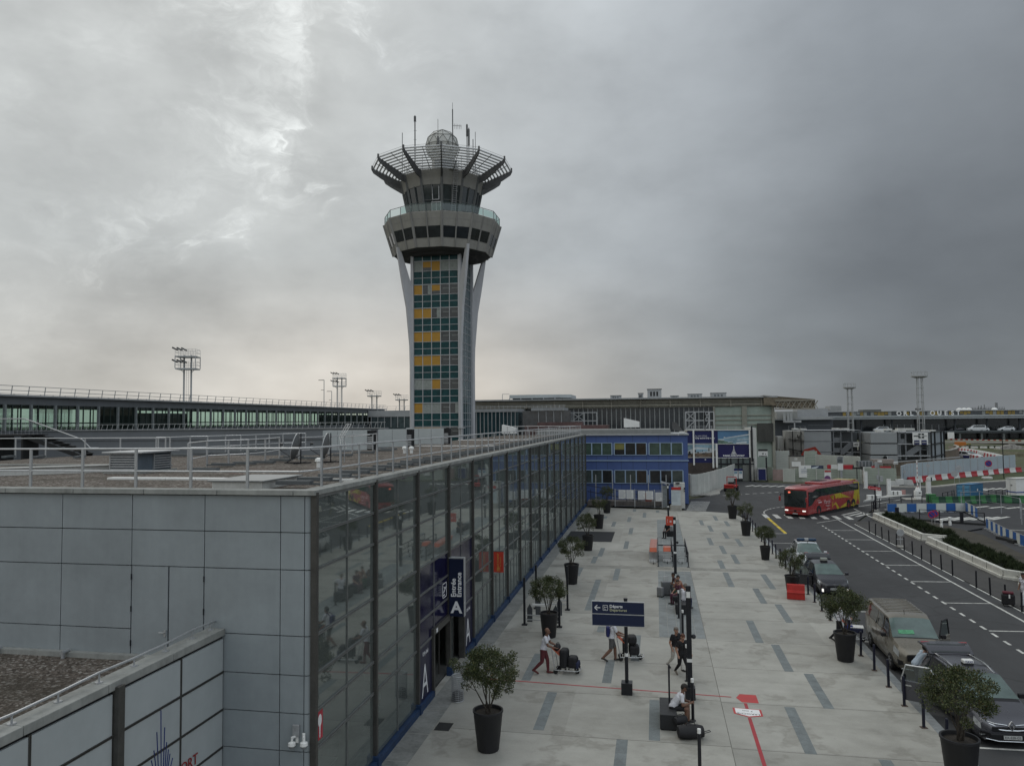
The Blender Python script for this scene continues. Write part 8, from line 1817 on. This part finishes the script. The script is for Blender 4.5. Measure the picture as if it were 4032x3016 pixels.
disc_sign('round sign seen from behind among the leaves of a kerbside potted tree',8.25,51.6,1.75,.3,0,True,R(20),0,0)
t=thing('queue_frame','frame of tall black posts with low silver rails and grey panels behind a potted tree','queue frame',(0,0,0))
for x,y in((-6.47,37.35),(-4.73,37.2),(-4.72,40.6),(-6.4,40.65)):b=MB();b.box(x-.05,y-.05,0,x+.05,y+.05,2.3);b.box(x-.13,y-.1,0,x+.13,y+.1,.06);b.build('post',m_black,t)
b=MB()
for z in(.28,.5):b.bar((-6.47,37.35,z),(-4.73,37.2,z),.045);b.bar((-6.4,40.65,z),(-4.72,40.6,z),.045)
b.build('rails',m_alu,t)
for x,y in((-6.25,37.6),(-6.05,39.0),(-4.95,37.5),(-4.95,39.0)):b=MB();b.extr([(x-.13,y,.1),(x+.13,y,.1),(x+.13,y,.75),(x,y,.98),(x-.13,y,.75)],(0,.04,0));b.build('panel',mat('grey_panel',(.07,.075,.08),.5),t)
MB().box(-6.2,38.0,.78,-5.4,38.08,.88).build('white_rail',m_white,t)
m_or=mat('orange_panel',(.46,.10,.045),.5,0,.06,3)
def trolley(label,loc,rz,panel=m_or,group=None,src=None):
 if src:return dup(src,loc,rz,label)
 t=thing('luggage_trolley',label,'luggage trolley',loc,rz,group);b=MB()
 for s in(-1,1):b.tube([(s*.27,.42,.14),(s*.27,.50,.62),(s*.25,.56,1.02)],.016,6);b.tube([(s*.27,.42,.16),(s*.24,-.45,.16),(s*.12,-.56,.18)],.016,6)
 b.tube([(-.12,-.56,.18),(.12,-.56,.18)],.016,6);b.tube([(-.25,.56,1.0),(.25,.56,1.0)],.02,6)
 for i in range(5):y=-.4+i*.2;b.tube([(-.25,y,.165),(.25,y,.165)],.01,5)
 for i in range(3):b.tube([(-.26,.44+.03*i,.3+.16*i),(.26,.44+.03*i,.3+.16*i)],.01,5)
 b.build('frame',m_alu,t,smooth=True)
 if panel:(lambda q:q.extr([(-.25,.24,.74),(.25,.24,.74),(.25,.53,1.0),(-.25,.53,1.0)],(0,.015,-.015)))(pb_:=MB());pb_.build('panel',panel,t)
 for x,y in((-.24,.4),(.24,.4),(0,-.42)):q=MB();q.cyl((x-.025,y,.09),(x+.025,y,.09),.09,n=14);q.build('wheel',m_rubber,t)
 return t
tr=trolley('luggage trolley with orange panel, nearest in the stack left of the bay',(-.3,54.6,0),0,group='trolleys in the trolley bay')
for i in range(8):trolley('luggage trolley with orange panel in the stack left of the bay, %s behind the nearest'%ORD[i],(-.3+.008*i,55.05+.47*i,0),0,src=tr)
trolley('second luggage trolley nested in the middle lane of the bay',(.66,55.4,0),0,src=tr)
trolley('luggage trolley with orange panel alone in the middle lane of the bay',(.66,54.9,0),0,src=tr);tg=trolley('bare grey luggage trolley in the right lane of the bay',(1.66,55.0,0),0,None,'trolleys in the trolley bay')
t=thing('trolley_bay','black railed trolley bay on the stone band','trolley bay',(0,0,0))
for x in(.03,1.03,2.03):
 b=MB()
 for z in(.3,.65,1.0):b.bar((x,53.4,z),(x,59.5,z),.04)
 for y in(53.4,55.4,57.4,59.5):b.bar((x,y,0),(x,y,1.02),.055);b.obox((x,y,.01),(.16,.16,.02))
 for i in range(14):b.bar((x,53.6+i*.43,.3),(x,53.6+i*.43,1.0),.018)
 b.build('side_rail',m_black,t)
b=MB();b.bar((.03,56.2,1.0),(2.03,56.2,1.0),.07);b.build('cross_bar',m_black,t);b=MB();b.bar((.05,54.5,.62),(2.0,54.5,.62),.04);b.build('chain_bar',m_alu,t)
m_case=mat('grey_suitcase',(.13,.135,.14),.35,0,.1,3);m_bag=mat('black_luggage',(.014,.014,.016),.7,0,.25,6)
def case(label,loc,rz,d,m,handle=.0,tilt=None,cat='suitcase'):
 t=thing('suitcase',label,cat,loc,rz);b=MB().box(-d[0]/2,-d[1]/2,.05,d[0]/2,d[1]/2,d[2]).build('shell',m,t,bevel=.085 if m is m_bag else .05)
 rb=MB()
 for i in range(4):x=-d[0]*.32+i*d[0]*.21;rb.box(x,-d[1]/2-.012,.12,x+.025,-d[1]/2+.01,d[2]-.08)
 rb.build('ribs',m,t,bevel=.008)
 for x in(-.38,.38):
  for y in(-.35,.35):w_=MB();w_.cyl((x*d[0]-.02,y*d[1],.03),(x*d[0]+.02,y*d[1],.03),.035,n=10);w_.build('wheel',m_rubber,t)
 if handle:h=MB();h.tube([(-.09,0,d[2]-.05),(-.09,0,d[2]+handle),(.09,0,d[2]+handle),(.09,0,d[2]-.05)],.014,6);h.build('handle',m_alu,t)
 return t
case('large grey hard suitcase with raised handle beside the seated group',(.42,44.75,0),R(12),(.50,.34,.80),m_case,.28);case('small grey hard suitcase in front of the larger one',(.12,44.35,0),R(-25),(.36,.26,.56),mat('mid_grey_suitcase',(.21,.215,.22),.35,0,.1,3))
def duffel(label,loc,rz,L_,r_,m,extra=True):
 t=thing('duffel_bag',label,'bag',loc,rz);b=MB();b.lathe([(.03,-L_/2),(r_*.8,-L_/2+.03),(r_,-L_/4),(r_*1.05,0),(r_,L_/4),(r_*.8,L_/2-.03),(.03,L_/2)],(0,0,0),16);b.xf(Matrix.Translation((0,0,r_*.9))@Matrix.Rotation(R(90),4,'Y')@Matrix.Diagonal((.9,1,1,1)));b.build('body',m,t,smooth=True)
 h=MB();h.tube([(-.15,-.05,r_*1.7),(-.12,0,r_*2.1),(.12,0,r_*2.1),(.15,-.05,r_*1.7)],.012,5);h.build('handle',m,t)
 if extra:h=MB();h.tube([(L_/2-.02,-.06,r_*.7),(L_/2+.2,-.05,r_*.9),(L_/2+.2,.05,r_*.9),(L_/2-.02,.06,r_*.7)],.012,5);h.build('tow_handle',m_black,t)
 return t
duffel('big black duffel bag on the ground by the seated man',(.92,25.05,0),R(14),.85,.23,m_bag);o=duffel('smaller black bag leaning on the big duffel bag',(.62,25.55,.22),R(40),.5,.15,m_bag,False)
import numpy as np
m_skin=mat('skin_light',(.36,.20,.14),.55,0,.06,8);m_skind=mat('skin_brown',(.17,.09,.06),.55,0,.06,8);m_eye=mat('eye_dark',(.02,.015,.012),.3)
def cloth(n,c):return mat('cloth_'+n,c,.8,0,.12,9)
W_=cloth('white',(.62,.62,.66));BK=cloth('black',(.014,.014,.016));MR=cloth('maroon',(.11,.025,.03));GR=cloth('grey',(.10,.10,.10));NV=cloth('navy',(.02,.025,.06));TC=cloth('terracotta',(.30,.12,.08));GN=cloth('green',(.03,.085,.05));PL=cloth('plum',(.09,.03,.05));LB=cloth('pale_blue',(.40,.47,.55));WT=cloth('cream',(.52,.50,.46))
SH={'w':mat('shoe_dark',(.03,.028,.027),.6),'r':mat('shoe_red',(.11,.025,.022),.6),'b':mat('shoe_beige',(.17,.14,.11),.6)}
H_DK=mat('hair_dark',(.016,.012,.010),.6,0,.2,20);H_GY=mat('hair_grey',(.16,.14,.12),.7,0,.25,20);H_RD=mat('hair_auburn',(.09,.035,.02),.6,0,.2,20)
POSE={'stand':dict(hip=.93,ank=((-.1,.02,.07),(.1,-.02,.07)),knee=((-.1,-.03,.5),(.1,-.05,.5)),neck=(0,.0,1.45),el=((-.25,.05,1.13),(.25,.05,1.13)),wr=((-.26,-.05,.88),(.26,-.05,.88))),'walk':dict(hip=.92,ank=((-.09,.36,.15),(.09,-.32,.07)),knee=((-.09,.05,.48),(.09,-.22,.5)),neck=(0,-.06,1.43),el=((-.25,.02,1.12),(.25,-.05,1.13)),wr=((-.25,-.1,.9),(.25,-.25,.95))),'push':dict(hip=.92,ank=((-.09,.36,.15),(.09,-.16,.07)),knee=((-.09,.04,.47),(.09,-.14,.5)),neck=(0,-.12,1.42),el=((-.24,-.22,1.12),(.24,-.22,1.12)),wr=((-.16,-.48,1.03),(.16,-.48,1.03))),'sit':dict(hip=.55,ank=((-.11,-.46,.07),(.11,-.46,.07)),knee=((-.11,-.46,.52),(.11,-.46,.52)),neck=(0,-.06,1.06),el=((-.25,-.1,.78),(.25,-.1,.78)),wr=((-.15,-.36,.62),(.15,-.36,.62))),'hunch':dict(hip=.55,ank=((-.13,-.42,.07),(.13,-.50,.07)),knee=((-.15,-.46,.52),(.15,-.48,.52)),neck=(0,-.34,.98),el=((-.26,-.34,.66),(.26,-.34,.66)),wr=((-.06,-.60,.70),(.08,-.58,.68))),'think':dict(hip=.55,ank=((-.11,-.42,.07),(.13,-.5,.07)),knee=((-.11,-.46,.52),(.11,-.48,.54)),neck=(0,-.22,1.03),el=((-.2,-.42,.66),(.2,-.4,.66)),wr=((-.06,-.36,.98),(.12,-.5,.72))),'bend':dict(hip=.92,ank=((-.12,.1,.07),(.12,-.1,.07)),knee=((-.12,-.02,.5),(.12,-.1,.5)),neck=(0,-.34,1.33),el=((-.22,-.5,1.22),(.22,-.5,1.22)),wr=((-.14,-.66,1.38),(.14,-.66,1.38)))}
def person(label,loc,rz,pose,shirt,legs,skin=m_skin,hair=H_DK,sleeve='short',shoe='w',shorts=False,hairlen=.0,look=(0,0),sc=1.0,grip=False,female=False):
 P=POSE[pose];C=[]
 V=Vector;hp=V((0,0,P['hip']));nk=V(P['neck']);d=(nk-hp);sh_w=.175 if female else .2;ax=V((1,0,0));fwd=ax.cross(d).normalized();fwd=fwd if fwd.y<0 else-fwd
 ch=hp+d*.68;wa=hp+d*.28;chb=hp+d*.86
 def add(a,b,ra,rb,m):C.append((V(a),V(b),ra,rb,m))
 for s in(-1,1):
  add(hp+ax*s*.075,wa+ax*s*.07,.125,.118 if not female else .09,shirt);add(wa+ax*s*.07,ch+ax*s*.085,.112 if not female else .09,.122 if not female else .105,shirt);add(ch+ax*s*.085,chb+ax*s*.11,.115 if not female else .1,.088,shirt);add(chb+ax*s*.1,nk+ax*s*sh_w-d*.05,.085,.064,shirt)
  add(hp+ax*s*.085+V((0,0,-.02)),hp+ax*s*.085+V((0,0,-.06)),.122,.112,legs)
 if female:
  for s in(-1,1):add(ch+ax*s*.075+fwd*.07,ch+ax*s*.075+fwd*.08,.055,.05,shirt)
 hc=nk+V((0,-.035,.178))+fwd*.01;lk=look[0];up_=V((0,0,1));dn=look[1]
 f2=V((math.sin(lk),-math.cos(lk)*math.cos(dn),-math.sin(dn))).normalized();sd=f2.cross(up_).normalized();u2=sd.cross(f2)
 add(nk-d*.02,hc-u2*.08,.058,.052,skin);add(hc+u2*.035+f2*-.015,hc-u2*.02+f2*.005,.092,.082,skin);add(hc-u2*.055+f2*.03,hc-u2*.085+f2*.05,.06,.04,skin);add(hc-u2*.005+f2*.088,hc-u2*.04+f2*.108,.011,.016,skin);add(hc-u2*.07+f2*.085-sd*.02,hc-u2*.07+f2*.085+sd*.02,.009,.009,SH['r'])
 for s in(-1,1):add(hc+sd*s*.084-u2*.01,hc+sd*s*.09-u2*.04,.02,.014,skin);add(hc+sd*s*.033+u2*.008+f2*.083,hc+sd*s*.034+u2*.008+f2*.084,.011,.011,m_eye);add(hc+sd*s*.015+u2*.03+f2*.085,hc+sd*s*.05+u2*.028+f2*.078,.009,.008,hair or skin)
 for i,s in enumerate((-1,1)):
  kn,an=V(P['knee'][i]),V(P['ank'][i]);h0=hp+ax*s*.09+V((0,0,-.05));lm=skin if shorts else legs;km=h0.lerp(kn,.8)
  add(h0,km,.108,.083,legs);add(km,kn,.08,.070,lm if shorts else legs);add(kn,kn.lerp(an,.35),.066,.066,lm);add(kn.lerp(an,.35),an,.066,.046,lm)
  rise=max(0,an.z-.09);toe=V((an.x+s*.015,an.y-.17,max(.035,an.z-.045-rise*1.2)));add(an+V((0,.035,-.02)),an+V((0,-.02,-.025)),.042,.042,SH[shoe]);add(an+V((0,-.02,-.03)),toe,.042,.034,SH[shoe])
  so=nk+ax*s*sh_w-d*.07;el,wr=V(P['el'][i]),V(P['wr'][i]);md=so.lerp(el,.55);sm=shirt if sleeve!='none' else skin
  add(so,md,.070,.064,sm);add(md,el,.052,.046,shirt if sleeve=='long' else skin);add(el,el.lerp(wr,.4),.046,.045,shirt if sleeve=='long' else skin);add(el.lerp(wr,.4),wr,.044,.030,shirt if sleeve=='long' else skin)
  hd=(wr-el).normalized();pn=hd.cross(V((s,0,.3))).normalized();wd=hd.cross(pn).normalized();pe_=wr+hd*.075
  for q in(-.022,0,.022):add(wr+hd*.01+wd*q*.6,pe_+wd*q,.018,.016,skin)
  curl=-.9 if grip else-.35
  for q,L_ in((-.030,.062),(-.010,.075),(.010,.070),(.029,.055)):
   k1=pe_+wd*q+hd*L_*.45+pn*curl*L_*.15;k2=k1+(hd*(1+curl*.6)+pn*curl).normalized()*L_*.5;add(pe_+wd*q,k1,.0105,.0098,skin);add(k1,k2,.0098,.0085,skin)
  th=wr+hd*.03-wd*s*.026;t2=th+(hd*.7-wd*s*.7).normalized()*.04;add(th,t2,.013,.011,skin);add(t2,t2+(hd*.9+pn*curl*.5).normalized()*.03,.011,.009,skin)
 b=MB()
 for a,c,ra,rb,m in C:
  if(c-a).length>1e-4:b.cyl(a,c,ra,rb,n=12)
  b.sphere(a,ra,12,8);b.sphere(c,rb,12,8)
 o=b.build('person',None);rm=o.modifiers.new('r','REMESH');rm.mode='VOXEL';rm.voxel_size=.0085;sm_=o.modifiers.new('s','SMOOTH');sm_.iterations=3;sm_.factor=.5
 bpy.context.view_layer.update();me=bpy.data.meshes.new_from_object(o.evaluated_get(bpy.context.evaluated_depsgraph_get()));o.modifiers.clear();old=o.data;o.data=me;bpy.data.meshes.remove(old);me.name='person'
 n=len(me.polygons);ct=np.zeros(n*3,dtype=np.float32);me.polygons.foreach_get('center',ct);ct=ct.reshape(n,3);best=np.full(n,9.);idx=np.zeros(n,dtype=np.int32);mats_=[]
 me.materials.clear()
 for a,c,ra,rb,m in C:
  if m not in mats_:mats_.append(m)
  a_,d_=np.array(a,dtype=np.float32),np.array(c-a,dtype=np.float32);L2=max(float(d_@d_),1e-9);tt=np.clip(((ct-a_)@d_)/L2,0,1);ds=np.linalg.norm(ct-a_-tt[:,None]*d_,axis=1)-(ra+(rb-ra)*tt);k=ds<best;best[k]=ds[k];idx[k]=mats_.index(m)
 for m in mats_:me.materials.append(m)
 me.polygons.foreach_set('material_index',idx);me.polygons.foreach_set('use_smooth',np.ones(n,dtype=bool));me.update()
 o.location=loc;o.rotation_euler=(0,0,rz);o.scale=(sc,sc,sc);tag(o,label,'person')
 if hair:
  hb=MB();hb.sphere((0,0,0),1,18,12);F=[f for f in hb.f if(lambda q:q.z>.25 or(q.y>-.15 and q.z>-.55-hairlen*3)or(q.y>.15))(sum((Vector(hb.v[i])for i in f),Vector())/4)];hb.f=F;hb.m=[0]*len(F)
  hb.v=[tuple(hc+u2*.022-f2*.012+sd*(x*.102)+f2*(-y*.112)+u2*(z*.122-(hairlen*.9*max(0,-z)if y>-.2 else 0))+Vector((0,0,.006*mnoise.noise((x*4,y*4,z*4)))))for x,y,z in hb.v];h_=hb.build('hair',hair,o,smooth=True);sl=h_.modifiers.new('thick','SOLIDIFY');sl.thickness=.014;sl.offset=-1
 return o
person('bald man in white polo shirt and dark red trousers pushing a luggage trolley',(-4.52,30.4,0),R(88),'push',W_,MR,m_skind,None,shoe='r',grip=True,sc=1.04)
tr1=trolley('luggage trolley with black bags pushed by the bald man',(-3.62,30.62,0),R(84));
case('tall black suitcase standing on the bald man\'s trolley',(-3.72,30.62,.17),R(80),(.5,.3,.78),m_bag);case('squat black bag lying in front on the bald man\'s trolley',(-3.38,30.64,.17),R(84),(.45,.36,.5),m_bag);duffel('small black bag hung on the handle of the bald man\'s trolley',(-4.0,30.62,.88),R(80),.4,.13,m_bag,False);case('dark blue flat case at the bottom of the bald man\'s trolley',(-3.2,30.66,.17),R(84),(.45,.16,.3),NV)
p2=person('man in white tee and grey shorts with a blue backpack behind the departures sign',(-1.95,32.4,0),R(98),'push',W_,GR,m_skind,H_DK,shorts=True,grip=True,sc=1.03)
t=thing('backpack','blue backpack worn by the man behind the departures sign','backpack',(-1.95,32.4,0),R(98));b=MB();b.box(-.15,.06,1.0,.15,.22,1.42);b.build('bag',mat('blue_backpack',(.015,.02,.10),.7,0,.15,8),t,bevel=.05);b=MB()
for s in(-.12,.12):b.tube([(s,.08,1.42),(s,-.08,1.52),(s,-.2,1.36),(s,-.1,1.15),(s,.08,1.05)],.018,5)
b.build('strap',MATS['blue_backpack'],t)
trolley('luggage trolley with black cases behind the departures sign',(-1.2,32.72,0),R(96));case('upper black case on the trolley behind the departures sign',(-1.12,32.74,.62),R(96),(.48,.36,.38),m_bag,cat='case');case('lower black case on the trolley behind the departures sign',(-1.05,32.75,.17),R(96),(.52,.42,.45),m_bag,cat='case');case('dark case standing at the handle of the trolley behind the departures sign',(-1.42,32.7,.17),R(96),(.45,.18,.72),m_bag,cat='case')
person('auburn-haired woman in black walking beside the tall black mast',(.86,30.95,0),R(32),'walk',BK,BK,m_skin,H_RD,shoe='b',sc=.95,female=True,look=(-.3,.1));person('grey-haired woman in black top and white trousers just behind her companion',(.62,31.75,0),R(40),'walk',BK,WT,m_skin,H_GY,shoe='w',sc=.97,female=True)
person('young man in white tee hunched over a phone on the cube bench',(.40,26.25,0),R(86),'hunch',W_,BK,m_skind,H_DK,shorts=True,look=(0,.6),grip=True);b=MB().obox((.98,26.2,.74),(.012,.075,.15),.2);tag(b.build('phone',m_black,bevel=.005),'dark phone held by the young man on the cube bench','phone')
person('man in dark vest sitting at the far end of the group bench',(1.22,44.95,0),R(-75),'hunch',NV,GR,m_skind,H_DK,sleeve='none',look=(.2,.1));person('woman in terracotta top resting her chin on her hand on the group bench',(1.32,44.0,0),R(-62),'think',TC,GN,m_skin,H_DK,sleeve='none',female=True,look=(.3,.1))
person('long-haired woman in plum top sitting low in the group',(1.12,42.9,0),R(-60),'sit',PL,PL,m_skin,H_DK,hairlen=.06,female=True,look=(.5,.1),sc=.95);person('person in white tee with shoulder strap sitting with back turned on the group bench',(1.36,41.5,0),R(150),'sit',W_,NV,m_skin,H_GY,look=(-.5,0))
t=thing('shoulder_bag','black shoulder bag beside the person in the white tee','bag',(.93,41.25,.5),R(20));MB().box(-.2,-.1,.02,.2,.1,.27).build('body',m_bag,t,bevel=.05);b=MB();b.tube([(-.15,.05,.25),(.1,.18,.5),(.45,.28,.62)],.014,5);b.build('strap',m_bag,t)
person('person in dark clothes sitting on the far bench behind the orange sign',(.9,66.3,0),R(-40),'sit',BK,BK,m_skind,H_DK,hairlen=.03)
person('person in white shirt loading luggage behind the potted tree by the van',(7.95,36.85,0),R(80),'push',W_,BK,m_skin,H_DK,sleeve='long',grip=True)
trolley('luggage trolley standing behind the potted tree by the van',(8.55,36.95,0),R(82));case('white-topped navy suitcase lying on the trolley by the van',(8.72,36.98,.36),R(82),(.62,.5,.26),NV);MB_=MB().obox((8.72,36.98,.635),(.5,.6,.03),R(82));tag(MB_.build('white_folder',m_white,bevel=.008),'flat white item on top of the navy suitcase by the van','folder');duffel('bright blue bag on the trolley by the van',(8.38,36.93,.4),R(0),.42,.17,mat('bright_blue_bag',(.02,.03,.20),.7),False)
person('person in pale blue shirt reaching into the open boot of the front taxi',(9.42,31.25,-.12),R(100),'bend',LB,NV,m_skin,H_DK)
q_=gk(K7,1580,1490,-.09);person('person in white walking past the bollards at the right edge with a wheeled bag',(q_.x+.25,q_.y+.1,-.08),R(-60),'walk',W_,W_,m_skind,H_DK,hairlen=.03,female=True)
o=case('black and dark red wheeled bag pulled along at the right edge',(q_.x-.62,q_.y-.02,-.08),R(-20),(.62,.4,.62),m_bag,cat='wheeled bag');b=MB();b.box(-.26,-.16,.62,.26,.16,.74);b.build('red_bag',mat('dark_red_bag',(.10,.015,.025),.7),o,bevel=.05);MB().box(.02,-.22,.42,.09,-.205,.62).build('luggage_tag',m_white,o)
for lab,x,y in(('small pale cafe table behind the second pane of the glass front',-9.25,23.7),('small pale cafe table behind the first pane of the glass front',-9.2,19.9)):
 t=thing('cafe_table',lab,'table',(x,y,.02));MB().box(-.4,-.4,.71,.4,.4,.74).build('table_top',mat('pale_table_top',(.45,.50,.47),.4),t,bevel=.01);b=MB();b.cyl((0,0,.02),(0,0,.71),.035,n=8);b.cyl((0,0,0),(0,0,.02),.25,n=14);b.build('leg',m_black,t)
for lab,x,y,a in(('white-haired person seated at the cafe table behind the glass',-9.35,24.45,0),):person(lab,(x,y,.02),a,'sit',W_,GN,m_skin,mat('hair_white',(.5,.5,.48),.7))
t=thing('round_chair','dark round-backed chair behind the first pane of the glass front','chair',(-9.3,20.75,.02));b=MB();b.lathe([(.05,.42),(.27,.43),(.27,.47),(.05,.48)],(0,0,0),18);b.build('seat',m_black,t);b=MB();b.lathe([(.26,.6),(.30,.95),(.27,.95),(.23,.6)],(0,0.02,0),18);b.build('backrest',m_black,t)
for a in range(4):b=MB();b.cyl((.2*math.cos(a*PI/2+.78),.2*math.sin(a*PI/2+.78),0),(.15*math.cos(a*PI/2+.78),.15*math.sin(a*PI/2+.78),.44),.014,n=6);b.build('leg',m_black,t)
